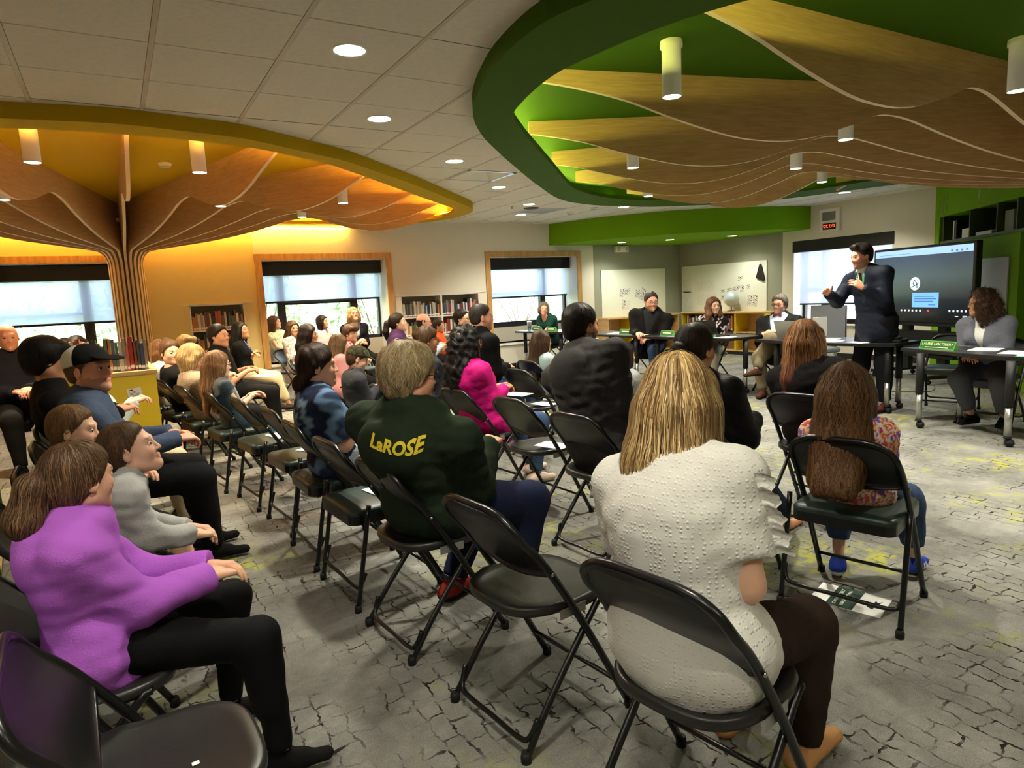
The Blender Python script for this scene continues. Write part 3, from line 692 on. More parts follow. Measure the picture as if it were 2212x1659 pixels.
q = MB(); q.box((0, 0, 0), (.10, .0015, .075)); o = q.build('shelf_label', M_paper, None, (.03, 6.094, .73)); o.rotation_euler = (0, R(-8), 0); tag(o, 'white paper label stuck on the yellow bookcase end', 'label')
lt = MB()
for k in range(5): lt.box((.012, -.0012, .058-k*.011), (.012+(.03 if k == 0 else .07-.008*(k % 3)), -.0002, .058-k*.011+(.009 if k == 0 else .003)))
lt.build('print_lines', M_blackmatte, o)
book_row((-.42, 6.24), (.2, 6.24), .951, .2, 'on top of the bookcase with yellow end', 'on top of the yellow-ended bookcase', hr=(.2, .29), wr=(.016, .034), end='left')
book_row((-1.0, 4.95), (-.66, 4.95), .931, .2, 'on top of the bookcase with green ends', 'on top of the green-ended bookcase', hr=(.19, .27), wr=(.016, .034), end='left')

# ------------------------------------------------------------------ whiteboards and what hangs there
M_wb = mat('whiteboard_gloss', (232, 236, 222), .22, spec=.5)
t = thing('whiteboard', 'smaller whiteboard on the sage-grey back wall behind the bearded man', 'whiteboard', (8.71, YB-.002, .80))
q = MB(); q.bbox((0, -.02, 0), (1.81, 0, 1.025), .004); q.build('board', M_wb, t)
q = MB(); q.box((-.004, -.022, -.004), (1.814, -.019, .006)).box((-.004, -.022, 1.02), (1.814, -.019, 1.03)); q.build('edge_trim', M_tbar, t)
t = thing('whiteboard', 'larger whiteboard on the right grey wall behind the globe', 'whiteboard', (XR-.002, 10.68, .72))
q = MB(); q.bbox((-.02, -2.24, 0), (0, 0, 1.125), .004); q.build('board', M_wb, t)
q = MB(); q.box((-.022, -2.244, -.004), (-.019, .004, .006)).box((-.022, -2.244, 1.12), (-.019, .004, 1.13)); q.build('edge_trim', M_tbar, t)
def sketch_mat(name, dens, colp=(240, 240, 232), ink=(70, 70, 70)):
    m = mat(name, colp, .8); nt = m.node_tree; N = nt.nodes; L = nt.links.new; b = N['Principled BSDF']
    tc = N.new('ShaderNodeTexCoord'); w_ = N.new('ShaderNodeTexNoise'); w_.inputs['Scale'].default_value = 14; w_.inputs['Detail'].default_value = 2
    L(tc.outputs['Object'], w_.inputs['Vector'])
    s_ = N.new('ShaderNodeMath'); s_.operation = 'MULTIPLY'; L(w_.outputs['Fac'], s_.inputs[0]); s_.inputs[1].default_value = 9
    fr_ = N.new('ShaderNodeMath'); fr_.operation = 'FRACT'; L(s_.outputs[0], fr_.inputs[0])
    lt_ = N.new('ShaderNodeMath'); lt_.operation = 'LESS_THAN'; L(fr_.outputs[0], lt_.inputs[0]); lt_.inputs[1].default_value = dens
    mx = N.new('ShaderNodeMix'); mx.data_type = 'RGBA'; L(lt_.outputs[0], mx.inputs[0]); mx.inputs[6].default_value = lin(colp); mx.inputs[7].default_value = lin(ink)
    L(mx.outputs[2], b.inputs['Base Color']); return m
M_sk_faint = sketch_mat('pencil_sketch', .10, (226, 228, 216), (170, 170, 160)); M_sk_dark = sketch_mat('ink_sketch', .32, (238, 238, 230), (40, 40, 40))
def sheet(name, lab, cat, axis, c, z, w_, h, m, rot=0, grp=None):
    q = MB(); q.box((-w_/2, -.0015, -h/2), (w_/2, 0, h/2))
    o = q.build(name, m, None, (c, YB-.0225, z) if axis == 'b' else (XR-.0225, c, z)); o.rotation_euler = (0, R(rot), 0) if axis == 'b' else (R(0), R(rot), R(-90))
    if axis == 'r': o.rotation_euler = (0, 0, R(-90))
    tag(o, lab, cat, grp); return o
for (x, z, w_, h, m, rot, lab) in ((9.26, 1.33, .13, .17, M_sk_dark, 8, 'small ink sketch with a triangle on the smaller whiteboard'), (9.40, 1.36, .16, .13, M_sk_dark, -4, 'wide ink sketch with lettering marks on the smaller whiteboard'), (9.30, 1.08, .10, .22, M_sk_dark, 0, 'narrow dark sketch low on the smaller whiteboard'), (9.42, 1.07, .10, .2, M_sk_faint, 0, 'pale narrow sketch low on the smaller whiteboard'), (9.70, 1.30, .13, .17, M_sk_dark, 14, 'tilted ink sketch left of the bearded man on the smaller whiteboard'), (9.86, 1.28, .17, .26, M_sk_dark, 22, 'strongly tilted ink sketch touching the bearded man on the smaller whiteboard')):
    sheet('sketch_sheet', lab, 'paper', 'b', x, z, w_, h, m, rot)
for (y, z, w_, h, m, lab) in ((10.52, 1.42, .22, .3, M_sk_faint, 'pale pencil drawing at the top left of the larger whiteboard'), (10.50, 1.16, .26, .26, M_sk_faint, 'pale pencil drawing at the middle left of the larger whiteboard'), (10.48, .92, .26, .22, M_sk_faint, 'pale pencil drawing at the bottom left of the larger whiteboard'), (10.12, 1.4, .24, .2, M_sk_faint, 'pale pencil drawing, left of the upper pair on the larger whiteboard'), (9.86, 1.4, .24, .22, M_sk_faint, 'pale pencil drawing, right of the upper pair on the larger whiteboard'), (10.10, 1.1, .26, .22, M_sk_faint, 'pale pencil drawing, left of the lower pair on the larger whiteboard'), (9.83, 1.13, .26, .18, M_sk_faint, 'pale pencil drawing, right of the lower pair on the larger whiteboard'), (9.52, 1.27, .10, .08, M_sk_dark, 'tiny ink sketch above the globe, leftmost upper one'), (9.52, 1.14, .10, .12, M_sk_dark, 'tiny ink sketch left of the globe, lower one'), (9.36, 1.28, .10, .11, M_sk_dark, 'tiny ink sketch above the globe, second from the left'), (9.36, 1.16, .10, .12, M_sk_faint, 'tiny pale sketch touching the globe at its upper left'), (9.25, 1.29, .09, .10, M_sk_dark, 'tiny ink sketch above the globe, third from the left'), (9.14, 1.32, .11, .10, M_sk_dark, 'tiny ink sketch with a dark blot above the globe'), (9.02, 1.31, .10, .13, M_sk_dark, 'tiny ink sketch above the globe, second from the right'), (8.88, 1.34, .10, .10, M_sk_dark, 'tiny ink sketch above the globe, rightmost one'), (9.07, 1.52, .12, .09, M_sk_dark, 'scribble sheet high up on the larger whiteboard'), (8.83, 1.06, .12, .22, M_sk_dark, 'left of two upright sketch strips beside the globe'), (8.70, 1.06, .12, .24, M_sk_dark, 'right of two upright sketch strips beside the globe')):
    sheet('sketch_sheet', lab, 'paper', 'r', y, z, w_, h, m)
t = thing('fabric_pouch', 'black triangular pouch hanging high on the larger whiteboard', 'pouch', (XR-.024, 8.56, 1.5))
q = MB(); q.prism([(0, .28), (.03, .27), (.11, .02), (.09, .0), (-.06, -.06), (-.09, -.02), (-.03, .2)], 0, .03, Matrix(((0, 0, -1, 0), (1, 0, 0, 0), (0, 1, 0, 0), (0, 0, 0, 1)))); q.build('pouch_body', M_blackmatte, t)
q = MB(); q.tube([(-.015, 0, .27), (-.015, .01, .31), (-.015, .0, .33)], .003, 6); q.build('hanging_loop', M_blackmatte, t)
# emergency light on the grey back wall
t = thing('emergency_light', 'white twin-head emergency light box high on the grey back wall', 'emergency light', (9.25, YB, 2.25))
q = MB(); q.bbox((-.17, -.09, -.065), (.17, 0, .065), .012); q.build('housing', M_whitepaint, t)
for x in (-.1, .12): q = MB(); q.lathe([(.042, 0), (.04, .02), (.03, .026), (.0005, .027)], n=18); o = q.build('lamp_head', M_tbar, t, (x, -.09, 0)); o.rotation_euler = (R(90), 0, 0)
# clock and speaker panel on the right wall
t = thing('wall_clock_panel', 'white wall panel with grey speaker grille and red digital clock', 'clock', (XR, 7.13, 2.45))
q = MB(); q.bbox((-.05, -.19, -.2), (0, .19, .2), .01); q.build('panel_body', M_whitepaint, t)
q = MB(); q.box((-.053, -.12, -.01), (-.048, .13, .14)); q.build('speaker_grille', mat('grille_grey', (128, 130, 128), .6), t)
q = MB(); q.box((-.053, -.13, -.165), (-.048, .12, -.055)); q.build('clock_display', M_blackmatte, t)
M_redled = mat('red_led', (255, 60, 30), .4, emit=(255, 70, 40), estr=3.0)
q = MB()
for k, y in enumerate((.085, .03, -.03, -.085)):
    for dz in ((-.13, -.09)): q.box((-.0545, y-.016, dz), (-.053, y+.016, dz+.006))
    if k != 1: q.box((-.0545, y-.018, -.13), (-.053, y-.012, -.09))
    q.box((-.0545, y+.012, -.112), (-.053, y+.018, -.08))
q.build('clock_digits', M_redled, t)

# globe
t = thing('globe', 'pale blue desk globe on the low bookcase before the larger whiteboard', 'globe', (10.78, 9.13, .862))
M_globe = mat('globe_map', (150, 172, 190), .3, vscale=6, col2=(206, 206, 190))
q = MB(); q.lathe([(.085, 0), (.085, .008), (.05, .018), (.014, .03), (.012, .075), (.02, .085)], n=24); q.build('globe_base', mat('brass_brown', (120, 84, 40), .35, metal=.4), t)
bm = bmesh.new(); bmesh.ops.create_uvsphere(bm, u_segments=32, v_segments=20, radius=.155)
for fa in bm.faces: fa.smooth = True
me = bpy.data.meshes.new('globe_ball'); bm.to_mesh(me); bm.free(); me.materials.append(M_globe); link_mesh('globe_ball', me, t, (0, 0, .255))
q = MB(); q.tube([(0, .168*math.sin(R(a)), .255-.168*math.cos(R(a))) for a in range(-8, 201, 8)], .006, 6); q.build('meridian_arm', M_alu, t)

# ------------------------------------------------------------------ diagonal green partition with shelf niche
PM = Matrix.Translation((8.0, 2.4, 0)) @ Matrix.Rotation(R(45), 4, 'Z')      # local x along wall, -y toward... depth to local -y
w = MB()
def plg(a, b, z0, z1): w.box((a, -.40, z0), (b, 0, z1), PM)
wall_with_holes(w, -.25, 4.26, 0, 2.76, [(1.0, 4.06, 1.87, 2.26), (.25, 1.62, .12, 1.86)], plg)
w.box((.25, -.42, .1), (4.1, -.40, 2.3), PM)
wd = tag(w.build('wall_diagonal', M_lime), kind='structure')
t = thing('wall_shelf', 'dark green shelf niche in the diagonal wall above the screen', 'shelf', (0, 0, 0)); M_dshelf = mat('niche_green', (58, 74, 44), .6)
q = MB(); q.box((1.0, -.38, 1.862), (3.92, .03, 1.895), PM); q.build('shelf_board', M_dshelf, t)
for u_ in (1.72, 2.22, 3.0, 3.9): q = MB(); q.box((u_-.014, -.38, 1.895), (u_+.014, .004, 2.258), PM); q.build('divider', M_dshelf, t)
q = MB(); q.box((1.0, -.398, 1.87), (4.05, -.38, 2.258), PM); q.build('back_panel', M_dshelf, t)
M_binder = mat('binder_white', (214, 214, 206), .5)
def gbox(name, lab, cat, a, b, m, grp=None):
    q = MB(); q.bbox(a, b, .004, PM); o = q.build(name, m); tag(o, lab, cat, grp); return o
gbox('binder', 'white binder standing at the left end of the green niche shelf', 'binder', (3.60, -.26, 1.896), (3.64, -.03, 2.17), M_binder)
gbox('binder', 'dark binder next to the white one on the green niche shelf', 'binder', (3.52, -.26, 1.896), (3.57, -.03, 2.17), M_frame)
gbox('paper_stack', 'leaning white papers on the green niche shelf left bay', 'paper', (3.12, -.2, 1.896), (3.38, -.05, 2.03), M_paper)
gbox('book_pile', 'flat pile of thin books in the middle bay of the green niche shelf', 'book pile', (2.4, -.25, 1.896), (2.86, -.02, 1.945), M_binder)
gbox('file_box', 'grey file box in the right bay of the green niche shelf', 'file box', (1.92, -.28, 1.896), (2.14, -.05, 2.15), mat('file_grey', (120, 122, 112), .6))
gbox('framed_card', 'cream card on the green niche shelf at the right picture edge', 'card', (1.35, -.1, 1.896), (1.62, -.06, 2.12), mat('cream_card', (220, 208, 170), .6))
q = MB(); q.bbox((1.84, .002, .55), (3.2, .02, 1.585), .004, PM); tag(q.build('pinboard', mat('pinboard_grey', (190, 192, 184), .6)), 'pale grey panel on the diagonal wall between screen and green post', 'panel')
M_leafd, M_leafl = mat('leaf_print_dark', (84, 124, 22), .6), mat('leaf_print_pale', (140, 172, 84), .6)
for k, (u_, z, a, m) in enumerate(((4.05, 2.46, 65, M_leafd), (3.92, 2.50, 110, M_leafd), (3.78, 2.52, 70, M_leafd), (4.1, 2.34, 110, M_leafd), (3.95, 2.36, 60, M_leafd), (3.8, 2.38, 110, M_leafd), (2.75, 2.44, 100, M_leafl), (2.45, 2.50, 110, M_leafl), (2.2, 2.52, 70, M_leafl), (1.95, 2.54, 110, M_leafl), (1.7, 2.56, 75, M_leafl), (1.5, 2.55, 110, M_leafl))):
    L_ = .085; ar = R(a); q = MB()
    pts = [(-L_, 0), (-L_*.4, .022), (L_*.3, .026), (L_, 0), (L_*.3, -.026), (-L_*.4, -.022)]
    pp = [(u_+x*math.cos(ar)-y*math.sin(ar), z+x*math.sin(ar)+y*math.cos(ar)) for x, y in pts]
    q.add([tuple(PM @ Vector((p[0], .003, p[1]))) for p in pp], [tuple(range(6))]); q.build('leaf_print', m, wd)

# ------------------------------------------------------------------ big display on a rolling stand
A_, B_ = np.array([9.0, 3.93]), np.array([9.58, 5.52]); du = B_-A_; TW = float(np.linalg.norm(du)); ta = math.atan2(du[1], du[0])
t = thing('display_screen', 'large black display showing a video call beside the standing man', 'display', (A_[0], A_[1], 0), ta)
q = MB(); q.bbox((0, -.09, .77), (TW, 0, 1.80), .012); q.build('bezel', M_blackmetal, t)            # front faces local +y (toward the room)
q = MB(); q.bbox((.02, -.02, .735), (TW-.02, .03, .775), .008); q.build('soundbar', M_blackmatte, t)
def screen_mat():
    m = bpy.data.materials.new('screen_image'); m.use_nodes = True; nt = m.node_tree; N = nt.nodes; L = nt.links.new; b = N['Principled BSDF']
    b.inputs['Base Color'].default_value = (.004, .004, .004, 1); b.inputs['Roughness'].default_value = .15
    tc = N.new('ShaderNodeTexCoord'); sp = N.new('ShaderNodeSeparateXYZ'); L(tc.outputs['Object'], sp.inputs[0])
    rp = N.new('ShaderNodeValToRGB'); mr = N.new('ShaderNodeMapRange'); mr.inputs[1].default_value = .85; mr.inputs[2].default_value = 1.78
    L(sp.outputs[2], mr.inputs[0]); L(mr.outputs[0], rp.inputs[0])
    e = rp.color_ramp.elements; e[0].position = 0; e[0].color = lin((14, 15, 17)); e[1].position = 1; e[1].color = lin((54, 66, 78))
    for p, c in ((.25, (26, 30, 32)), (.6, (62, 74, 72)), (.8, (52, 62, 70))): k = e.new(p); k.color = lin(c)
    L(rp.outputs[0], b.inputs['Emission Color']); b.inputs['Emission Strength'].default_value = 1.0
    return m
SX = lambda u_: TW-.04-u_*(TW-.08)                    # u 0..1 left to right seen from the room
SZ = lambda v_: 1.765-v_*.93
q = MB(); q.box((.04, 0, SZ(1)), (TW-.04, .004, SZ(0))); q.build('screen_glass', screen_mat(), t)
def glow(name, col, e=1.0): return mat(name, col, .4, emit=col, estr=e)
M_sblue, M_sblue2, M_swhite, M_sred, M_steal = glow('screen_lightblue', (140, 172, 232), 1.1), glow('screen_boxblue', (104, 160, 226), 1.0), glow('screen_white', (214, 226, 234), 1.0), glow('screen_red', (196, 50, 60), 1.0), glow('screen_teal', (34, 70, 84), 1.0)
def srect(mb, u0, v0, u1, v1, y=.0055): mb.add([(SX(u0), y, SZ(v1)), (SX(u1), y, SZ(v1)), (SX(u1), y, SZ(v0)), (SX(u0), y, SZ(v0))], [(0, 1, 2, 3)])
q = MB(); srect(q, 0, 0, 1, .095); q.build('browser_bar', M_sblue, t)
q = MB(); srect(q, .05, .06, .4, .066, .0062); q.build('address_line', glow('screen_midblue', (76, 104, 160)), t); 
for k in range(4): q = MB(); srect(q, .80+.045*k, .055, .82+.045*k, .08, .0062); q.build('browser_icon', MATS['screen_midblue'], t)
q = MB(); cu, cv, rr = .455, .5, .085
q.add([(SX(cu)+rr*math.cos(R(a)), .0056, SZ(cv)+rr*1.05*math.sin(R(a))) for a in range(0, 360, 12)], [tuple(range(30))]); q.build('call_avatar', M_swhite, t)
q = MB(); q.tube([(SX(cu)-.04, .007, SZ(cv)-.06), (SX(cu)-.03, .007, SZ(cv)+.01), (SX(cu)+.01, .007, SZ(cv)+.05), (SX(cu)+.03, .007, SZ(cv)+.0), (SX(cu)-.005, .007, SZ(cv)-.03)], .007, 5).tube([(SX(cu)-.06, .007, SZ(cv)+.0), (SX(cu)+.0, .007, SZ(cv)-.02), (SX(cu)+.055, .007, SZ(cv)-.05)], .006, 5); q.build('avatar_drawing', M_steal, t)
q = MB(); srect(q, .43, .63, .70, .84); q.build('message_box', M_sblue2, t)
q = MB()
for k, w_ in enumerate((.2, .22, .19)): srect(q, .455, .68+.035*k, .455+w_, .69+.035*k, .0062)
srect(q, .60, .80, .67, .81, .0062); q.build('message_lines', glow('screen_darkblue', (40, 74, 130)), t)
for k in range(6): q = MB(); srect(q, .31+.04*k, .875, .326+.04*k, .9); q.build('call_icon', M_swhite, t)
for k in range(5): q = MB(); srect(q, .80+.037*k, .875, .816+.037*k, .9); q.build('call_icon', M_swhite, t)
q = MB()
srect(q, .12, .885, .2, .892); srect(q, .86, .955, .89, .965); srect(q, .93, .95, .97, .956); srect(q, .93, .965, .97, .971); tag(q.build('status_text', M_swhite, t), kind='stuff')
q = MB(); q.add([(SX(.60)+.022*math.cos(R(a)), .0058, SZ(.888)+.016*math.sin(R(a))) for a in range(0, 360, 20)], [tuple(range(18))]); q.build('hangup_icon', M_sred, t)
for x in (TW*.42, TW*.36): q = MB(); q.lathe([(.009, 0), (.0005, .002)], n=10); o = q.build('front_button', M_chrome, t, (x, .03, .755)); o.rotation_euler = (R(-90), 0, 0)
q = MB(); q.bbox((TW*.28, -.16, .12), (TW*.36, -.08, 1.4), .006); q.build('stand_post', M_blackmatte, t)
q = MB(); q.bbox((TW*.64, -.16, .12), (TW*.72, -.08, 1.4), .006); q.build('stand_post', M_blackmatte, t)
q = MB(); q.bbox((TW*.2, -.2, .30), (TW*.8, -.06, .66), .01); q.build('stand_shelf', M_blackmatte, t)
for x in (TW*.22, TW*.78):
    q = MB(); q.bbox((x-.03, -.42, .07), (x+.03, .3, .12), .006); o = q.build('stand_foot', M_blackmatte, t)
    for y in (-.38, .26): q = MB(); q.lathe([(.0005, -.035), (.025, -.025), (.035, 0), (.025, .025), (.0005, .035)], n=14); c_ = q.build('caster', M_blackmatte, o, (x, y, .036)); c_.rotation_euler = (0, R(90), 0)
# ------------------------------------------------------------------ folding chairs
M_vinyl = mat('green_vinyl', (30, 48, 42), .42, bump=.08, bscale=120)
M_seatblk = mat('black_plastic_seat', (34, 33, 30), .36, bump=.05, bscale=200)
M_backblk = mat('black_plastic_back', (20, 20, 19), .34, bump=.05, bscale=200)
M_rubber = mat('rubber', (10, 10, 10), .7)
def smooth_path(pts, sub=5): return [tuple(p) for p in catmull(pts, sub)]
def chair_proto(padded):
    root = empty('folding_chair'); yw = .218
    # front frame: foot, up past the seat, round over the backrest and down again
    side = [(.225, yw, .012), (.02, yw-.003, .385), (-.115, yw-.008, .60), (-.19, yw-.012, .69), (-.215, yw-.03, .735), (-.225, yw-.075, .765), (-.228, yw-.13, .775)]
    half = smooth_path(side, 4)
    path = half+[(p[0], -p[1], p[2]) for p in half[::-1]]
    m = MB(); m.tube(path, .0125, 10); m.build('front_frame', M_blackmetal, root)
    for s in (1, -1):
        m = MB()
        if padded: pts = [(-.215, s*.236, .012), (-.17, s*.236, .25), (-.125, s*.236, .49)]
        else: pts = [(-.215, s*.205, .012), (-.10, s*.20, .17), (.10, s*.196, .40), (.14, s*.194, .425)]
        m.tube(smooth_path(pts, 3), .0115, 9); m.build('leg', M_blackmetal, root)
    m = MB(); z0 = .10 if padded else .045
    rl = .236 if padded else .203; xb = -.2 if padded else -.2
    bow = smooth_path([(xb+.035, rl, z0+.075), (xb+.012, rl-.012, z0+.02), (xb, rl-.05, z0), (xb, 0, z0), (xb, -rl+.05, z0), (xb+.012, -rl+.012, z0+.02), (xb+.035, -rl, z0+.075)], 4)
    m.tube(bow, .009, 8); m.build('rear_crossbar', M_blackmetal, root)
    m = MB(); m.tube([(.165, yw-.002, .12), (.165, -yw+.002, .12)], .0085, 8); m.build('front_crossbar', M_blackmetal, root)
    for x, y in ((.225, yw), (.225, -yw), (-.216, rl), (-.216, -rl)):
        m = MB(); m.lathe([(.017, 0), (.017, .022), (.0135, .034)], (x, y, 0), 10); m.build('foot_cap', M_rubber, root)
    # seat
    m = MB()
    if padded:
        out = rrect(.40, .405, .045); n = len(out)
        m.use(M_blackmetal); m.prism([(p[0]-.005, p[1]) for p in out], .395, .437)
        m.build('seat_pan', None, root)
        m = MB(); V = []; rings = [(1.0, .437), (1.0, .452), (.96, .462), (.85, .468), (.4, .472)]
        for k, z in rings: V += [(p[0]*k-.005, p[1]*k, z) for p in out]
        F = [(i*n+j, i*n+(j+1) % n, (i+1)*n+(j+1) % n, (i+1)*n+j) for i in range(len(rings)-1) for j in range(n)]+[tuple((len(rings)-1)*n+j for j in range(n))]
        m.add(V, F, True); m.build('seat_pad', M_vinyl, root)
    else:
        n = 44; out = []
        for k in range(n):
            a = 2*math.pi*k/n; c, s_ = math.cos(a), math.sin(a); e = 2/3.2
            x = .205*abs(c)**e*np.sign(c); y = .2*abs(s_)**e*np.sign(s_)
            y *= 1.0-.10*max(0, -x/.205)**1.5
            out.append((x+.01, y))
        V = []; rings = [(1.0, .415), (1.02, .428), (1.015, .442), (.97, .449), (.85, .445), (.6, .436), (.25, .431)]
        for k, z in rings: V += [(p[0]*k, p[1]*k, z+(.012 if p[0] < -.05 and k > .9 else 0)) for p in out]
        F = [(i*n+j, i*n+(j+1) % n, (i+1)*n+(j+1) % n, (i+1)*n+j) for i in range(len(rings)-1) for j in range(n)]+[tuple((len(rings)-1)*n+j for j in range(n)), tuple(range(n))[::-1]]
        m.add(V, F, True); m.build('seat', M_seatblk, root)
        for s in (1, -1):
            m = MB(); m.bbox((-.06, s*.2-.004, .405), (.05, s*.21+.004, .438), .004); m.build('seat_bracket', M_alu, root)
    # backrest: curved shield between the uprights
    nu, nv = 17, 8; V = []
    for j in range(nv+1):
        t_ = j/nv
        for i in range(nu+1):
            u = -1+2*i/nu; zt = .772-.055*abs(u)**4.5; zb = .565-.035*(1-u*u) if not padded else .575-.02*(1-u*u)
            z = zb+(zt-zb)*t_; x = -.092-.26*(z-.565)**1.0*.66-.0*t_; x = float(np.interp(z, [.52, .60, .69, .735, .775], [-.072, -.118, -.192, -.214, -.228]))
            V.append((x-.022*(1-u*u), u*(yw-.012-.02*max(0, (z-.69)/.09)**2), z))
    def sheet_faces(o, flip):
        F = []
        for j in range(nv):
            for i in range(nu):
                a = o+j*(nu+1)+i; q_ = (a, a+1, a+nu+2, a+nu+1); F.append(q_[::-1] if flip else q_)
        return F
    m = MB(); m.add(V, sheet_faces(0, False), True); m.add([(p[0]+.012, p[1], p[2]) for p in V], sheet_faces(0, True), True)
    w_ = nu+1; N_ = len(V); rim = list(range(nu+1))+[j*w_+nu for j in range(1, nv+1)]+[nv*w_+i for i in range(nu-1, -1, -1)]+[j*w_ for j in range(nv-1, 0, -1)]
    m.f += [(rim[k], rim[(k+1) % len(rim)], N_+rim[(k+1) % len(rim)], N_+rim[k]) for k in range(len(rim))]; m.m += [0]*len(rim); m.sm += [False]*len(rim)
    m.build('backrest', M_backblk, root)
    m = MB(); lip = [V[i] for i in range(nu+1)]; m.tube([(p[0]+.006, p[1], p[2]) for p in lip], .007, 6); m.build('backrest_lip', M_blackmetal, root)
    if padded:
        m = MB(); P = [(p[0]+.026, p[1]*.93, .672+(p[2]-.672)*.86) for p in V]; m.add(P, sheet_faces(0, True), True)
        m.add([(p[0]+.010, p[1]*.96, .672+(p[2]-.672)*.92) for p in V], sheet_faces(0, False), True); m.build('back_pad', M_vinyl, root)
    for s in (1, -1):
        m = MB(); m.lathe([(.007, 0), (.006, .004), (.0005, .005)], n=10); o = m.build('rivet', M_chrome, root, (-.10, s*(yw+.007), .575)); o.rotation_euler = (R(-90*s), 0, 0)
    return root
PROTO = {False: chair_proto(False), True: chair_proto(True)}
KIDS = {k: kid_map(v) for k, v in PROTO.items()}
USED = set()
def chair(padded, x, y, rz, lab):
    p = PROTO[padded]
    if padded not in USED: o = p; USED.add(padded)
    else: o = copy_tree(p, KIDS[padded])
    o.location = (x, y, 0); o.rotation_euler = (0, 0, R(rz)); tag(o, lab, 'chair', 'folding chairs'); return o
CHAIRS = [
 (0, 1.119, 1.791, 6, 'empty black folding chair with scuffed seat in the foreground aisle'),
 (0, 1.18, 1.10, 10, 'black folding chair under the woman in the white blouse'),
 (0, 1.045, 2.50, 5, 'black folding chair under the man in the dark green hoodie'),
 (1, 1.01, 3.08, 4, 'empty green-padded folding chair directly behind the man in the dark green hoodie'),
 (1, .985, 3.665, 2, 'green-padded folding chair under the teenager in the tie-dye shirt'),
 (1, .98, 4.29, 6, 'empty green-padded folding chair just beyond the tie-dye teenager'),
 (1, .90, 4.97, 7, 'empty green-padded folding chair nearest the girl in the teal dress'),
 (1, .77, 5.62, 8, 'green-padded folding chair under the girl in the teal dress'),
 (1, .63, 6.25, 10, 'folding chair under the blonde woman in the beige sweater'),
 (1, .52, 6.92, 12, 'folding chair under the woman in black who looks back'),
 (1, .40, 7.6, 12, 'folding chair at the far end of the left aisle row'),
 (1, 2.665, 1.585, 14, 'green-padded folding chair under the girl in the tie-dye top'),
 (0, 2.22, 2.75, 5, 'black folding chair under the man in the charcoal hooded jacket'),
 (0, 2.26, 3.45, 4, 'empty black folding chair with a leaflet beside the magenta shirt'),
 (0, 2.20, 4.12, 5, 'black folding chair under the woman in the magenta shirt'),
 (0, 2.45, 2.17, 6, 'black folding chair under the dark-haired woman in the black jacket'),
 (0, 3.50, 2.33, 8, 'black folding chair under the woman with long auburn hair'),
 (0, 3.10, 4.72, 4, 'empty black folding chair with a paper behind the girl in pale blue'),
 (1, 1.50, 5.0, 5, 'empty padded folding chair behind the boy in the camouflage cap, nearer one'),
 (1, 1.66, 5.55, 0, 'folding chair under the boy in the camouflage cap'),
 (0, 2.05, 4.85, 4, 'dark folding chair between the camouflage cap and the magenta shirt'),
 (0, 2.30, 5.4, 0, 'folding chair under the woman with pinned-up hair'),
 (0, 2.95, 5.45, 0, 'folding chair under the man in the black jacket with cropped hair'),
 (0, 3.55, 5.25, 0, 'folding chair under the girl in the pale blue hoodie'),
 (0, 3.25, 3.75, 0, 'folding chair under the dark-haired girl in the grey shirt'),
 (0, .95, 7.6, -5, 'folding chair under the man in the black polo shirt'),
 (0, 1.42, 9.35, -20, 'folding chair under the woman with lace sleeves'),
 (1, 3.05, 9.25, -60, 'empty green-padded folding chair under the middle window'),
 (0, 2.20, 9.85, -40, 'folding chair under the girl in the white floral top'),
 (0, 1.93, 7.9, -15, 'folding chair under the woman in the black sleeveless top'),
 (0, 3.16, 8.02, -20, 'folding chair under the woman in the purple cardigan'),
 (0, -.17, 2.08, 2, 'black folding chair under the girl in the purple hoodie'),
 (0, -.20, 2.75, 2, 'folding chair under the boy in the grey hoodie'),
 (0, -.20, 3.40, 2, 'folding chair under the sandy-haired boy'),
 (0, -.20, 4.06, 2, 'folding chair under the man in the two-tone cap'),
 (0, -.24, 4.72, 2, 'folding chair under the black-haired teenager'),
 (0, -.20, 5.38, 2, 'folding chair next to the yellow bookcase end'),
 (0, -.035, 1.52, 3, 'black folding chair with a blue ribbon in the near left corner'),
 (1, 7.32, 3.40, 195, 'empty green-padded folding chair behind the head tables'),
 (0, 6.98, 2.86, 185, 'folding chair under the woman in the grey blazer'),
 (0, 7.30, 5.42, 165, 'folding chair under the man in the bow tie'),
 (0, 7.25, 6.50, 175, 'folding chair under the long-haired woman at the head table'),
 (0, 6.98, 7.45, 180, 'folding chair under the bearded man at the head table'),
 (0, 7.10, 10.1, 170, 'folding chair under the woman in the dark green top'),
]
CH = {}
for c in CHAIRS: CH[c[4]] = chair(bool(c[0]), c[1], c[2], c[3], c[4])
# ribbon and stickers on the near left chair
M_ribbon = mat('blue_ribbon', (40, 74, 190), .5); M_pink = mat('pale_pink_tag', (240, 214, 222), .6)
nc = CH['black folding chair with a blue ribbon in the near left corner']
m = MB(); m.add([(-.245, -.05, .735), (-.243, -.03, .738), (-.212, -.055, .66), (-.214, -.075, .655)], [(0, 1, 2, 3)]); m.build('pink_tag', M_pink, nc)
m = MB(); m.add([(-.226, -.02, .675), (-.203, -.06, .655), (-.195, -.05, .635), (-.215, -.09, .645), (-.21, -.12, .655), (-.186, -.085, .62), (-.178, -.11, .60), (-.172, -.06, .612)], [(0, 1, 2), (1, 3, 4, 5), (1, 5, 6, 7, 2)]); m.build('blue_bow', M_ribbon, nc)
m = MB(); m.box((.07, -.03, .4345), (.085, -.018, .4352)); m.build('white_sticker', M_paper, nc)

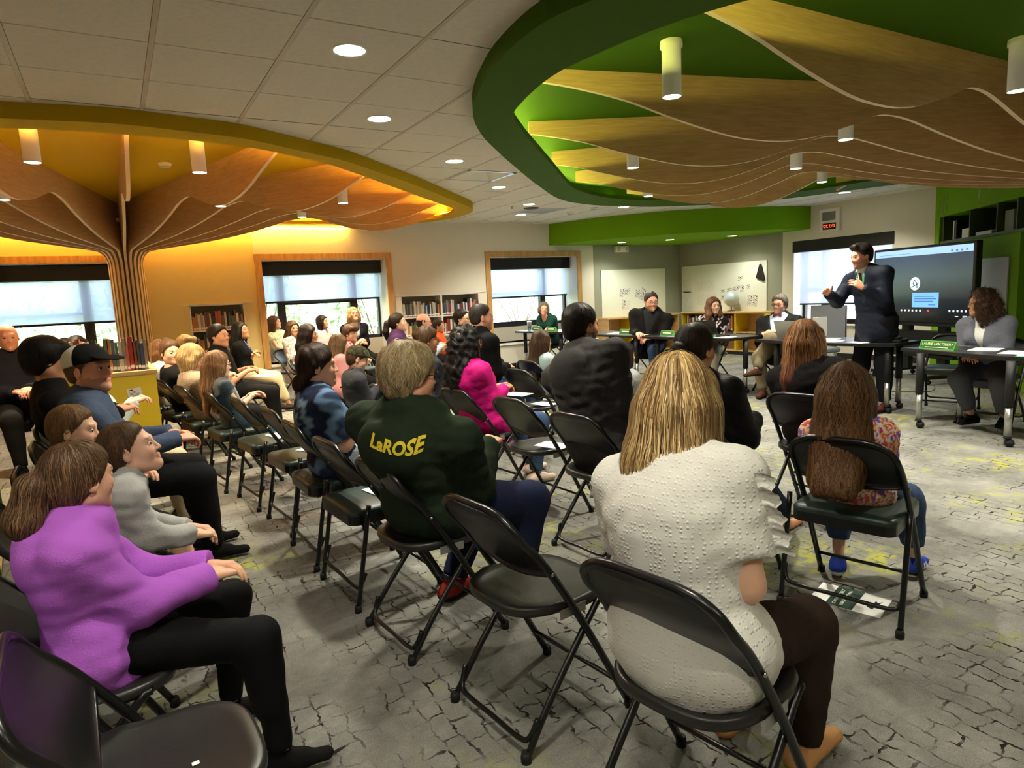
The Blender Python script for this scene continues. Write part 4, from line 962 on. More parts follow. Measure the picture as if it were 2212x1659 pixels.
# ------------------------------------------------------------------ head tables on casters
M_top = mat('table_top_charcoal', (46, 46, 48), .32, spec=.5, var=.06, vscale=60)
M_tedge = mat('table_edge_black', (12, 12, 12), .4)
def table(lab, poly, legs, H=.735):
    c = np.mean(poly, 0); t = thing('folding_table', lab, 'table', (c[0], c[1], 0), group='head tables')
    P = [(p[0]-c[0], p[1]-c[1]) for p in poly]
    P = [tuple(p) for p in P]
    m = MB(); m.use(M_tedge).prism(P, H-.032, H-.004); m.use(M_top).prism([(p[0]*.992, p[1]*.992) for p in P], H-.004, H); m.build('table_top', None, t)
    for (x, y) in legs:
        x, y = x-c[0], y-c[1]
        m = MB(); m.tube([(x, y, .33), (x, y, H-.032)], .034, 14); lg = m.build('leg', M_blackmatte, t)
        m = MB(); m.tube([(x, y, .085), (x, y, .335)], .026, 14); m.build('leg_tube', M_alu, lg)
        m = MB(); m.lathe([(.028, .082), (.03, .07), (.012, .062)], (x, y, 0), 14); m.lathe([(.0005, 0), (.02, .004), (.034, .02), (.036, .036), (.03, .055), (.01, .064)], (x+.01, y-.012, 0), 14); m.build('caster', M_rubber, lg)
    return t
table('black wheeled table in front of the woman in the grey blazer', [(6.41, 3.41), (6.18, 2.77), (6.09, 2.42), (5.98, 1.75), (6.62, 1.62), (6.74, 2.4), (6.86, 3.2)], [(6.30, 3.17), (6.08, 2.37), (6.70, 3.0), (6.55, 1.9)])
table('black wheeled table in front of the standing man', [(6.63, 5.26), (6.57, 4.8), (6.55, 4.3), (6.62, 3.95), (6.74, 3.64), (7.18, 3.63), (7.28, 4.4), (7.30, 5.2)], [(6.79, 3.74), (6.67, 4.98), (7.12, 3.8), (7.18, 5.05)])
table('black wheeled table in front of the man in the bow tie', [(6.42, 7.04), (6.50, 5.85), (6.58, 5.62), (7.28, 5.53), (7.22, 7.0)], [(6.90, 5.62), (6.58, 6.1), (6.55, 6.85), (7.12, 6.85)])
table('black wheeled table in front of the bearded man', [(6.40, 8.6), (6.43, 7.4), (6.5, 7.12), (7.05, 7.12), (7.1, 8.55)], [(6.52, 7.26), (6.5, 8.4), (6.98, 7.26), (6.98, 8.4)])
table('black wheeled table in front of the woman in the dark green top', [(6.36, 10.42), (6.46, 9.3), (6.55, 9.1), (7.05, 9.1), (6.98, 10.42)], [(6.5, 10.28), (6.58, 9.25), (6.9, 10.25), (6.95, 9.25)])
TZ = .7355
M_plate = mat('name_plate_green', (88, 160, 60), .4); M_platel = mat('name_plate_dark', (26, 84, 46), .4); M_lettery = mat('name_plate_letter', (232, 236, 150), .5)
def name_plate(x, y, rz, lab, txt=None, w_=.30):
    t = thing('name_plate', lab, 'name plate', (x, y, TZ), R(rz), 'green name plates')
    # tent: front faces local -x
    m = MB(); h = .075; V = [(-.035, -w_/2, 0), (-.035, w_/2, 0), (0, w_/2, h), (0, -w_/2, h), (.035, -w_/2, 0), (.035, w_/2, 0)]
    m.use(M_plate).add(V, [(1, 0, 3, 2), (2, 3, 4, 5), (0, 1, 5, 4), (0, 4, 3), (1, 2, 5)]); m.build('tent_card', None, t)
    M_ = Matrix(((.4229, 0, -.9062, -.0178), (0, 1, 0, 0), (.9062, 0, .4229, .0376), (0, 0, 0, 1)))
    m = MB(); m.box((-.034, -w_/2+.008, .0008), (.034, w_/2-.008, .0016), M_); m.build('dark_field', M_platel, t)
    if txt:
        me = text_mesh(txt, .034, .0006); me.materials.append(M_lettery)
        o = link_mesh('lettering', me, t); o.matrix_local = Matrix(((0, .4229, -.9062, -.0205+.004), (-1, 0, 0, 0), (0, .9062, .4229, .040+.006), (0, 0, 0, 1)))
        m = MB(); m.box((-.026, -w_/2+.06, .0016), (-.021, w_/2-.06, .0022), M_); m.build('underline', M_lettery, t)
    else:
        m = MB(); m.box((-.004, -w_/2+.05, .0016), (.010, w_/2-.05, .0022), M_); m.build('lettering', M_lettery, t)
    return t
name_plate(6.42, 3.08, -12, 'green name plate on the right-hand table before the grey blazer', 'LAURIE HOLTSBERY', .34)
name_plate(6.62, 6.72, -3, 'green name plate right in front of the bearded man', None, .26)
name_plate(6.64, 7.62, 0, 'green name plate left of the bearded man', None, .26)
name_plate(6.60, 9.55, 3, 'green name plate right before the woman in dark green', None, .26)
name_plate(6.62, 10.05, 3, 'green name plate left before the woman in dark green', None, .26)
name_plate(6.72, 6.05, -5, 'green name plate beside the black laptop', None, .26)
def sheets(name, lab, x, y, rz, w_=.216, h=.28, n=1, z=TZ, m=None, grp=None, cat='paper'):
    q = MB(); q.box((-w_/2, -h/2, 0), (w_/2, h/2, .0012*n+.0008)); o = q.build(name, m or M_paper, None, (x, y, z), R(rz)); tag(o, lab, cat, grp); return o
for x, y, rz, n, lab in ((6.72, 4.35, 20, 2, 'white papers on the table left of the black folder'), (6.78, 4.0, 75, 3, 'fanned white papers in front of the standing man'), (6.95, 4.55, 10, 1, 'single white sheet near the silver laptop'), (7.02, 3.92, 60, 1, 'white sheet at the right end of the standing man’s table'), (6.55, 2.75, 100, 2, 'white papers before the woman in the grey blazer'), (6.40, 2.45, 95, 2, 'papers beside the green folder'), (6.66, 7.32, 10, 1, 'white paper under the bearded man’s hand'), (6.72, 7.9, 20, 1, 'white paper at the left end of the bearded man’s table'), (6.68, 6.55, 15, 1, 'white paper in front of the long-haired woman'), (6.75, 5.85, 5, 1, 'white paper beside the black laptop'), (6.62, 10.25, 5, 1, 'white paper at the left end of the farthest table'), (6.7, 9.7, 10, 2, 'dark-edged papers under the hands of the woman in dark green')):
    sheets('paper_sheet', lab, x, y, rz, n=n)
t = thing('folder', 'bright green paper folder on the right-hand table', 'folder', (6.22, 2.20, TZ+.002), R(100))
M_folder = mat('folder_green', (70, 190, 110), .55)
q = MB(); q.box((-.17, -.12, 0), (.17, .12, .004)); q.build('folder_cover', M_folder, t); q = MB(); q.box((-.16, -.118, .004), (.16, .10, .007)); q.build('folder_sheets', M_paper, t)
t = thing('document_case', 'black leather document case on the standing man’s table', 'folder', (6.93, 3.82, TZ), R(100))
q = MB(); q.bbox((-.16, -.12, 0), (.16, .12, .03), .008); q.build('case_body', M_blackmatte, t); q = MB(); q.bbox((-.12, -.08, .03), (.05, .08, .055), .008); q.build('case_flap', M_blackmatte, t)
def laptop(x, y, rz, lab, mb_, lean=18, w_=.33, d=.22):
    t = thing('laptop', lab, 'laptop', (x, y, TZ), R(rz))
    q = MB(); q.bbox((0, -w_/2, 0), (d, w_/2, .014), .003); q.build('keyboard_base', mb_, t)
    M_ = Matrix.Translation((.0, 0, .012)) @ Matrix.Rotation(R(-lean), 4, 'Y'); q = MB(); q.bbox((-.004, -w_/2, 0), (.004, w_/2, d), .003, M_); q.build('screen_lid', mb_, t)
    return t
laptop(6.70, 6.05, 0, 'black laptop seen from behind in front of the bow-tie man', M_blackmetal)
laptop(6.78, 4.90, -5, 'silver laptop seen from behind left of the standing man', M_alu)
t = thing('water_tumbler', 'clear tumbler on the farthest table', 'tumbler', (6.55, 10.2, TZ)); M_clear = mat('clear_plastic', (225, 232, 235), .08, trans=.85)
q = MB(); q.lathe([(.030, 0), (.042, .16), (.040, .16), (.029, .004)], n=18); q.build('tumbler_body', M_clear, t); q = MB(); q.lathe([(.043, .16), (.043, .172), (.0005, .174)], n=18); q.build('tumbler_lid', M_whitepaint, t)
t = thing('water_cup', 'small clear cup beside the bearded man', 'cup', (6.68, 7.55, TZ)); q = MB(); q.lathe([(.024, 0), (.034, .08), (.032, .08), (.023, .004)], n=16); q.build('cup_body', M_clear, t)

# ------------------------------------------------------------------ things on the floor and on seats
t = thing('water_bottle', 'red water bottle with blue cap standing under the tables', 'bottle', (6.93, 5.38, 0))
M_bred = mat('bottle_red', (190, 24, 26), .3)
q = MB(); q.lathe([(.040, 0), (.043, .01), (.043, .18), (.034, .205), (.024, .215)], n=20); q.build('bottle_body', M_bred, t)
q = MB(); q.lathe([(.027, .213), (.027, .25), (.02, .256), (.0005, .256)], n=18); q.build('bottle_cap', mat('cap_blue', (60, 60, 150), .4), t)
def bag(name, lab, loc, rz, sx, sy, sz, m, strap=True):
    t = thing(name, lab, 'bag', loc, R(rz)); bm = bmesh.new(); bmesh.ops.create_cube(bm, size=1.0)
    bmesh.ops.subdivide_edges(bm, edges=list(bm.edges), cuts=5, use_grid_fill=True)
    for v in bm.verts:
        p = v.co.copy(); q_ = p.normalized()*.62; c = p*.55+q_*.45
        k = 1-.25*max(0, c.z); w1 = .03*math.sin(9*c.x+4*c.z)+.03*math.sin(11*c.y+3)
        v.co = Vector((c.x*sx*k*(1+w1), c.y*sy*k*(1+w1), max(0.0, (c.z+.5)*sz)))
    for fa in bm.faces: fa.smooth = True
    me = bpy.data.meshes.new('bag_body'); bm.to_mesh(me); bm.free(); me.materials.append(m); link_mesh('bag_body', me, t)
    if strap:
        q = MB(); q.tube(smooth_path([(-sx*.3, 0, sz*.9), (-sx*.2, .02, sz*1.15), (sx*.2, .02, sz*1.15), (sx*.3, 0, sz*.9)], 4), .01, 7); q.build('strap', m, t)
    return t
bag('tote_bag', 'plum-coloured cloth bag on the floor by the bare foot', (3.22, 2.62, 0), 20, .34, .22, .2, mat('plum_cloth', (74, 36, 62), .8, bump=.3, bscale=30))
bag('rucksack', 'black bag standing under the tables next to the red bottle', (6.95, 4.98, 0), 10, .34, .26, .42, M_blackmatte)
bag('plastic_bag', 'crumpled white plastic bag on the floor by the middle window', (2.06, 10.12, 0), 0, .26, .22, .24, mat('white_plastic', (232, 232, 230), .35), False)
M_white2 = M_paper
t = thing('leaflet', 'green and white printed leaflet lying on the carpet behind the front chair', 'leaflet', (2.66, 1.60, .001), R(-74))
q = MB(); q.box((-.145, -.105, 0), (.145, .105, .0015)); q.build('leaflet_sheet', M_paper, t)
M_lgreen = mat('leaflet_green', (20, 56, 36), .5)
q = MB(); q.box((-.075, -.105, .0015), (.035, .105, .0022)); q.build('green_panel', M_lgreen, t)
for k, (s_, sz) in enumerate((('CAPITAL PROJECT', .020), ('RIBBON CUTTING', .020))):
    me = text_mesh(s_, sz, .0004); me.materials.append(M_paper); o = link_mesh('leaflet_lettering', me, t, (-.045+.030*k, 0, .0026)); o.rotation_euler = (0, 0, R(90))
q = MB(); q.prism([(.075, -.03), (.10, -.045), (.108, .0), (.12, .05), (.105, .03), (.095, .045), (.09, .0), (.08, .02)], .0015, .0022); q.build('emblem_print', M_blackmatte, t)
SEATP = mat('printed_sheet', (238, 238, 232), .7, col2=(170, 172, 170), vscale=40)
for (x, y, rz, z, m_, lab) in ((1.06, 3.06, 10, .474, M_paper, 'white leaflet on the empty chair behind the dark green hoodie'), (1.03, 4.27, 30, .474, M_paper, 'white leaflet on the empty chair beyond the tie-dye teenager'), (.95, 4.93, 15, .474, M_paper, 'white leaflet on the empty chair nearest the teal dress'), (2.30, 3.36, 20, .453, SEATP, 'printed programme on the empty chair beside the magenta shirt'), (3.14, 4.70, 10, .453, M_paper, 'white paper on the empty chair behind the pale blue hoodie')):
    sheets('leaflet', lab, x, y, rz, .14, .216, 2, z, m_, None, 'leaflet')
# grey mesh chair under plastic and white trolley between bow-tie man and window
t = thing('office_chair', 'grey office chair under clear plastic behind the bow-tie man', 'chair', (8.3, 5.55, 0), R(170))
M_mesh = mat('grey_mesh', (128, 132, 140), .6); q = MB(); V = [( -.18-.03*(1-(u*u)), u*.3, z) for z in (.62, .8, .98, 1.06) for u in (-1, -.5, 0, .5, 1)]
F = [(j*5+i, j*5+i+1, j*5+i+6, j*5+i+5) for j in range(3) for i in range(4)]; q.add(V, F, True); q.add([(p[0]-.03, p[1], p[2]) for p in V], [f_[::-1] for f_ in F], True); q.build('chair_back', M_mesh, t)
q = MB(); q.bbox((-.18, -.24, .42), (.26, .24, .49), .02); q.build('seat', M_mesh, t); q = MB(); q.tube([(0, 0, .08), (0, 0, .42)], .03, 10); q.build('column', M_blackmatte, t)
for k in range(5): a = k*1.2566; q = MB(); q.tube([(0, 0, .1), (.28*math.cos(a), .28*math.sin(a), .06)], .018, 8).lathe([(.0005, 0), (.025, .01), (.025, .04), (.0005, .05)], (.28*math.cos(a), .28*math.sin(a), 0), 10); q.build('star_base_arm', M_blackmatte, t)
t = thing('book_trolley', 'white book trolley behind the auburn-haired woman', 'trolley', (8.6, 5.95, 0), R(75))
for z in (.12, .50, .82): q = MB(); q.bbox((-.4, -.2, z-.02), (.4, .2, z), .004); q.build('shelf', M_white, t)
for x in (-.4, .4): q = MB(); q.bbox((x-.015, -.2, .06), (x+.015, .2, .9), .004); q.build('side_panel', M_white, t)
for x in (-.36, .36):
    for y in (-.16, .16): q = MB(); q.lathe([(.0005, 0), (.02, .004), (.03, .03), (.02, .06)], (x, y, 0), 10); q.build('caster', M_rubber, t)
# cables near the display
q = MB(); q.tube(smooth_path([(7.4, 4.35, .004), (7.7, 4.15, .004), (8.1, 4.4, .004), (8.4, 4.1, .004), (8.9, 4.3, .004)], 6), .004, 5); tag(q.build('power_cable', M_blackmatte), 'black cable snaking over the carpet behind the standing man', 'cable')
q = MB(); q.tube(smooth_path([(7.5, 3.95, .004), (7.9, 3.7, .004), (8.0, 3.5, .004), (8.5, 3.75, .004), (8.9, 4.0, .004)], 6), .004, 5); tag(q.build('power_cable', M_binder), 'pale cable on the carpet behind the empty padded chair', 'cable')
# ------------------------------------------------------------------ people: smooth-blended implicit surfaces turned into meshes
f32 = np.float32
def V3(*a): return np.array(a, dtype=float)
def unit(v): v = np.asarray(v, float); return v/(np.linalg.norm(v)+1e-12)
class Field:
    def __init__(s, lo, hi, h):
        s.h = h; s.lo = np.asarray(lo, float)-3*h; n = np.ceil((np.asarray(hi, float)+3*h-s.lo)/h).astype(int)+1; s.n = n
        s.ax = [(s.lo[i]+h*np.arange(n[i])).astype(f32) for i in range(3)]; s.D = np.full(tuple(n), 9.0, f32)
    def win(s, lo, hi):
        sl = []
        for i in range(3):
            a = max(0, int((lo[i]-s.lo[i])/s.h)-1); b = min(s.n[i], int((hi[i]-s.lo[i])/s.h)+3)
            if b <= a: return None
            sl.append(slice(a, b))
        return tuple(sl)
    def grid(s, w): return s.ax[0][w[0]][:, None, None], s.ax[1][w[1]][None, :, None], s.ax[2][w[2]][None, None, :]
    def blend(s, w, d, k, op='add'):
        a = s.D[w]
        if op == 'add':
            if k > 0: hh = np.maximum(k-np.abs(a-d), 0)/k; s.D[w] = np.minimum(a, d)-hh*hh*k*.25
            else: s.D[w] = np.minimum(a, d)
        else:
            d = -d
            if k > 0: hh = np.maximum(k-np.abs(a-d), 0)/k; s.D[w] = np.maximum(a, d)+hh*hh*k*.25
            else: s.D[w] = np.maximum(a, d)
    def cone(s, a, b, ra, rb, k=.03, sq=None, flat_b=False, flat_a=False, op='add'):
        a, b = np.asarray(a, float), np.asarray(b, float); m = max(ra, rb)*(1.0 if sq is None else max(1.0, 1/min(1, sq[1])) if sq[1] < 1 else sq[1])+k+2*s.h
        if sq is not None: m = max(ra, rb)*max(1.0, sq[1])+k+2*s.h
        w = s.win(np.minimum(a, b)-m, np.maximum(a, b)+m)
        if w is None: return s
        X, Y, Z = s.grid(w); px, py, pz = X-f32(a[0]), Y-f32(a[1]), Z-f32(a[2]); ab = b-a; L2 = float(ab@ab)+1e-12
        t = np.clip((px*f32(ab[0])+py*f32(ab[1])+pz*f32(ab[2]))/f32(L2), 0, 1)
        qx, qy, qz = px-t*f32(ab[0]), py-t*f32(ab[1]), pz-t*f32(ab[2])
        if sq is not None:      # sq = (axis, factor): half-width along axis is factor * radius
            e, f_ = unit(sq[0]), sq[1]; c = (qx*f32(e[0])+qy*f32(e[1])+qz*f32(e[2]))*f32(1/f_-1)
            qx, qy, qz = qx+c*f32(e[0]), qy+c*f32(e[1]), qz+c*f32(e[2])
        d = np.sqrt(qx*qx+qy*qy+qz*qz)-(f32(ra)+t*f32(rb-ra))
        if sq is not None: d = d*f32(min(1, sq[1]))
        u = ab/math.sqrt(L2)
        if flat_b: d = np.maximum(d, (px-f32(ab[0]))*f32(u[0])+(py-f32(ab[1]))*f32(u[1])+(pz-f32(ab[2]))*f32(u[2]))
        if flat_a: d = np.maximum(d, -(px*f32(u[0])+py*f32(u[1])+pz*f32(u[2])))
        s.blend(w, d.astype(f32), k, op); return s
    def ell(s, c, r, k=.02, M=None, op='add'):
        c = np.asarray(c, float); r = np.asarray(r, float); m = r.max()+k+2*s.h; w = s.win(c-m, c+m)
        if w is None: return s
        X, Y, Z = s.grid(w); px, py, pz = X-f32(c[0]), Y-f32(c[1]), Z-f32(c[2])
        if M is not None: px, py, pz = [px*f32(M[i][0])+py*f32(M[i][1])+pz*f32(M[i][2]) for i in range(3)]
        ax_, ay, az = px/f32(r[0]), py/f32(r[1]), pz/f32(r[2]); k0 = np.sqrt(ax_*ax_+ay*ay+az*az)
        k1 = np.sqrt((ax_/f32(r[0]))**2+(ay/f32(r[1]))**2+(az/f32(r[2]))**2)+1e-6
        s.blend(w, (k0*(k0-1)/k1).astype(f32), k, op); return s
    def cut(s, n, c, k=0.0):
        """remove the half space p.n > c"""
        n = np.asarray(n, float); X, Y, Z = s.grid((slice(None),)*3); d = X*f32(n[0])+Y*f32(n[1])+Z*f32(n[2])-f32(c)
        if k: hh = np.maximum(k-np.abs(s.D-d), 0)/k; s.D = (np.maximum(s.D, d)+hh*hh*k*.25).astype(f32)
        else: s.D = np.maximum(s.D, d).astype(f32)
        return s
    def func(s, g, band=.03):
        """D += g(points) near the surface"""
        m = np.abs(s.D) < band; i = np.nonzero(m); P = np.stack([s.ax[k][i[k]] for k in range(3)], 1); s.D[m] += g(P).astype(f32); return s
    def wrinkle(s, amp, freq, seed=0, axis=None):
        r = np.random.default_rng(seed); ks = r.normal(size=(5, 3))*freq
        if axis is not None: ks = ks*np.asarray(axis)[None]
        ph = r.uniform(0, 6.28, 5); ms = r.normal(size=(5, 3))*freq*.45
        return s.func(lambda P: sum(np.sin(P@ks[i]+ph[i]+1.7*np.sin(P@ms[i]+ph[4-i])) for i in range(5))*amp/2.6)
    def sample(s, P):
        q = (P-s.lo)/s.h; i = np.clip(np.floor(q).astype(int), 0, s.n-2); fr = q-i; o = 0
        for dx in (0, 1):
            for dy in (0, 1):
                for dz in (0, 1):
                    wt = (fr[:, 0] if dx else 1-fr[:, 0])*(fr[:, 1] if dy else 1-fr[:, 1])*(fr[:, 2] if dz else 1-fr[:, 2]); o = o+wt*np.clip(s.D[i[:, 0]+dx, i[:, 1]+dy, i[:, 2]+dz], -.3, .3)
        return o
    def grad(s, P):
        e = s.h; g = np.stack([s.sample(P+np.eye(3)[k]*e)-s.sample(P-np.eye(3)[k]*e) for k in range(3)], 1); return g/(np.linalg.norm(g, axis=1, keepdims=True)+1e-9)
    def surf(s):
        D = s.D; S = D < 0; nx, ny, nz = D.shape
        c = np.zeros((nx-1, ny-1, nz-1), np.int8)
        for dx in (0, 1):
            for dy in (0, 1):
                for dz in (0, 1): c += S[dx:nx-1+dx, dy:ny-1+dy, dz:nz-1+dz]
        act = (c > 0) & (c < 8); I = np.argwhere(act); ids = np.full(act.shape, -1, np.int32); ids[act] = np.arange(len(I))
        co = [(a, b, d) for a in (0, 1) for b in (0, 1) for d in (0, 1)]
        vals = {q: D[I[:, 0]+q[0], I[:, 1]+q[1], I[:, 2]+q[2]] for q in co}
        acc = np.zeros((len(I), 3)); cnt = np.zeros(len(I))
        for q in co:
            for ax in range(3):
                if q[ax] == 0:
                    r = list(q); r[ax] = 1; va, vb = vals[q], vals[tuple(r)]; m = (va < 0) != (vb < 0)
                    t = np.where(m, va/(va-vb+1e-20), 0); p = np.zeros((len(I), 3)); p[:] = q; p[:, ax] += t; acc[m] += p[m]; cnt[m] += 1
        V = s.lo+s.h*(I+acc/np.maximum(cnt, 1)[:, None])
        F = []
        for ax in range(3):
            o1, o2 = (ax+1) % 3, (ax+2) % 3
            sl0 = [slice(None)]*3; sl1 = [slice(None)]*3; sl0[ax] = slice(0, -1); sl1[ax] = slice(1, None)
            A, B = S[tuple(sl0)], S[tuple(sl1)]; E_ = np.argwhere(A != B)
            E_ = E_[(E_[:, o1] > 0) & (E_[:, o2] > 0) & (E_[:, o1] < D.shape[o1]-1) & (E_[:, o2] < D.shape[o2]-1)]
            if not len(E_): continue
            ins = A[E_[:, 0], E_[:, 1], E_[:, 2]]
            def cell(d1, d2): q = E_.copy(); q[:, o1] -= d1; q[:, o2] -= d2; return ids[q[:, 0], q[:, 1], q[:, 2]]
            Q = np.stack([cell(1, 1), cell(0, 1), cell(0, 0), cell(1, 0)], 1); Q[~ins] = Q[~ins][:, ::-1]; F.append(Q)
        return V, np.concatenate(F) if F else np.zeros((0, 4), int)
def np_mesh(name, V, F, mats, col=None, mi=None, smooth=True):
    me = bpy.data.meshes.new(name); V = np.asarray(V, f32); F = np.asarray(F, np.int32); k = F.shape[1]
    me.vertices.add(len(V)); me.vertices.foreach_set('co', V.ravel()); me.loops.add(F.size); me.loops.foreach_set('vertex_index', F.ravel())
    me.polygons.add(len(F)); me.polygons.foreach_set('loop_start', np.arange(len(F), dtype=np.int32)*k)
    me.polygons.foreach_set('use_smooth', np.full(len(F), smooth)); me.update(calc_edges=True)
    for m in mats: me.materials.append(m)
    if mi is not None: me.polygons.foreach_set('material_index', np.asarray(mi, np.int32))
    if col is not None:
        a = me.attributes.new('Col', 'FLOAT_COLOR', 'POINT'); c = np.ones((len(V), 4), f32); c[:, :3] = col; a.data.foreach_set('color', c.ravel())
    return me
def L3(c): return np.array(lin(c)[:3])
def rot(yaw=0, pitch=0, roll=0):
    """columns = axes; yaw left +, pitch down +, roll to the right ear +"""
    y, p, r = R(yaw), R(pitch), R(roll)
    Rz = np.array([[math.cos(y), -math.sin(y), 0], [math.sin(y), math.cos(y), 0], [0, 0, 1]])
    Ry = np.array([[math.cos(p), 0, math.sin(p)], [0, 1, 0], [-math.sin(p), 0, math.cos(p)]])
    Rx = np.array([[1, 0, 0], [0, math.cos(r), -math.sin(r)], [0, math.sin(r), math.cos(r)]])
    return Rz@Ry@Rx
def ik(a, b, l1, l2, pole):
    a, b = np.asarray(a, float), np.asarray(b, float); d = b-a; L_ = np.linalg.norm(d); u = d/(L_+1e-9)
    if L_ > (l1+l2)*.999: b = a+u*(l1+l2)*.999; L_ = (l1+l2)*.999
    L_ = max(L_, abs(l1-l2)*1.05+.02); x = (l1*l1-l2*l2+L_*L_)/(2*L_); h = math.sqrt(max(0, l1*l1-x*x))
    w = np.asarray(pole, float); w = w-u*(w@u); w = unit(w)
    return a+u*x+w*h, a+u*L_
M_skin = attr_mat('skin', .5, bump=.15, bscale=350, spec=.35, sss=.12)
M_hair = attr_mat('hair', .55, spec=.28)
M_cloth = {}
def cloth(name, col, rough=.85, bump=.25, bscale=220, **kw):
    return mat('fabric_'+name, col, rough, bump=bump, bscale=bscale, spec=.12, sheen=kw.pop('sheen', 0.0), **kw)
M_fabattr = attr_mat('printed_fabric', .85, bump=.2, bscale=220, spec=.12)
M_eyew, M_eyeb = mat('eye_white', (220, 214, 206), .25), mat('eye_iris', (38, 26, 18), .15)
M_gl = mat('glasses_rim', (20, 18, 18), .3); M_glm = mat('glasses_metal', (150, 130, 90), .25, metal=1.0)
M_lens = mat('glasses_lens', (235, 240, 240), .05, alpha=.12)
SKIN = {'fair': (228, 178, 148), 'pink': (234, 170, 142), 'tan': (204, 148, 114), 'olive': (190, 138, 104), 'light': (230, 184, 156)}

def hand_mesh(h, hs, curl, left, spread=.0, thumb=0.0):
    """local: x along the fingers, z dorsal, thumb at +y (right hand); returns V,F"""
    F_ = Field(V3(-.03, -.06, -.11)*hs, V3(.20, .09, .05)*hs, h); yk = (.032, .011, -.011, -.031); ln = (.95, 1.05, .98, .78)
    F_.cone(V3(-.02, 0, 0)*hs, V3(.02, 0, 0)*hs, .026*hs, .026*hs, .01, sq=((0, 0, 1), .7))
    for y, l in zip(yk, ln):
        kn = V3(.082-.12*abs(y-.01), y, .003); F_.cone(V3(.005, y*.55, 0)*hs, kn*hs, .015*hs, .0125*hs, .012*hs)
        p = kn; a = -.15; d_y = y*spread*4
        for seg, (sl, r0, r1) in enumerate(((.042, .0098, .0088), (.026, .0088, .008), (.021, .008, .0068))):
            a -= curl*(.75, .95, .6)[seg]+.05; q = p+V3(math.cos(a)*math.cos(d_y), math.sin(d_y), math.sin(a)*math.cos(d_y))*sl*l
            F_.cone(p*hs, q*hs, r0*hs, r1*hs, .003*hs); p = q
    t0, t1 = V3(.012, .024, -.006), V3(.045, .052+.012*thumb, -.014-.012*curl); t2 = t1+V3(.028, .012*thumb+.002, -.004-.01*curl); t3 = t2+V3(.024, -.004+.01*thumb, -.002-.008*curl)
    F_.cone(t0*hs, t1*hs, .016*hs, .0125*hs, .012*hs); F_.cone(t1*hs, t2*hs, .0115*hs, .0105*hs, .004*hs); F_.cone(t2*hs, t3*hs, .0105*hs, .0085*hs, .003*hs)
    V, F = F_.surf()
    if left: V = V*np.array([1, -1, 1]); F = F[:, ::-1]
    return V, F

def strands(Fd, V, n, down, crown, length, width, cols, seed, lift=.002, wav=0.0, steps=11, keep=None, part=None):
    """hair ribbons that start on the hair surface and follow it downward"""
    r = np.random.default_rng(seed); idx = r.integers(0, len(V), n*2); P = V[idx]
    if keep is not None: P = P[keep(P)]
    P = P[:n]; n = len(P)
    if n == 0: return np.zeros((0, 3)), np.zeros((0, 4), int), np.zeros((0, 3))
    step = length/steps*r.uniform(.55, 1.15, (n, 1)); path = []; nor = []; ph = r.uniform(0, 6.28, (n, 1)); lf = lift*r.uniform(.2, 1.6, (n, 1))
    for k in range(steps+1):
        g = Fd.grad(P); d = Fd.sample(P)[:, None]; P = P-g*np.clip(d-lf, -.01, .01); path.append(P.copy()); nor.append(g)
        out = P-crown; out = out/(np.linalg.norm(out, axis=1, keepdims=True)+1e-9)
        flow = down[None]*1.0+out*np.clip(.9-k*.05, .25, 1)
        flow = flow-g*(flow*g).sum(1, keepdims=True); flow = flow/(np.linalg.norm(flow, axis=1, keepdims=True)+1e-6)
        side = np.cross(g, flow); P = P+(flow+side*(wav*np.sin(ph+k*1.1)+r.normal(0, .06, (n, 1))))*step
    A = np.stack(path, 1); N_ = np.stack(nor, 1); T = np.gradient(A, axis=1); T /= np.linalg.norm(T, axis=2, keepdims=True)+1e-9
    S_ = np.cross(N_, T); wd = width*r.uniform(.6, 1.4, (n, 1, 1))*np.linspace(1, .35, steps+1)[None, :, None]
    Vv = np.stack([A-S_*wd/2, A+S_*wd/2], 2).reshape(-1, 3); base = (np.arange(n)*(steps+1)*2)[:, None]+np.arange(steps)[None]*2
    Fv = np.stack([base, base+1, base+3, base+2], 2).reshape(-1, 4); c = cols[r.integers(0, len(cols), n)]*r.uniform(.8, 1.2, (n, 1)); Cv = np.repeat(c, (steps+1)*2, axis=0)
    return Vv, Fv, Cv

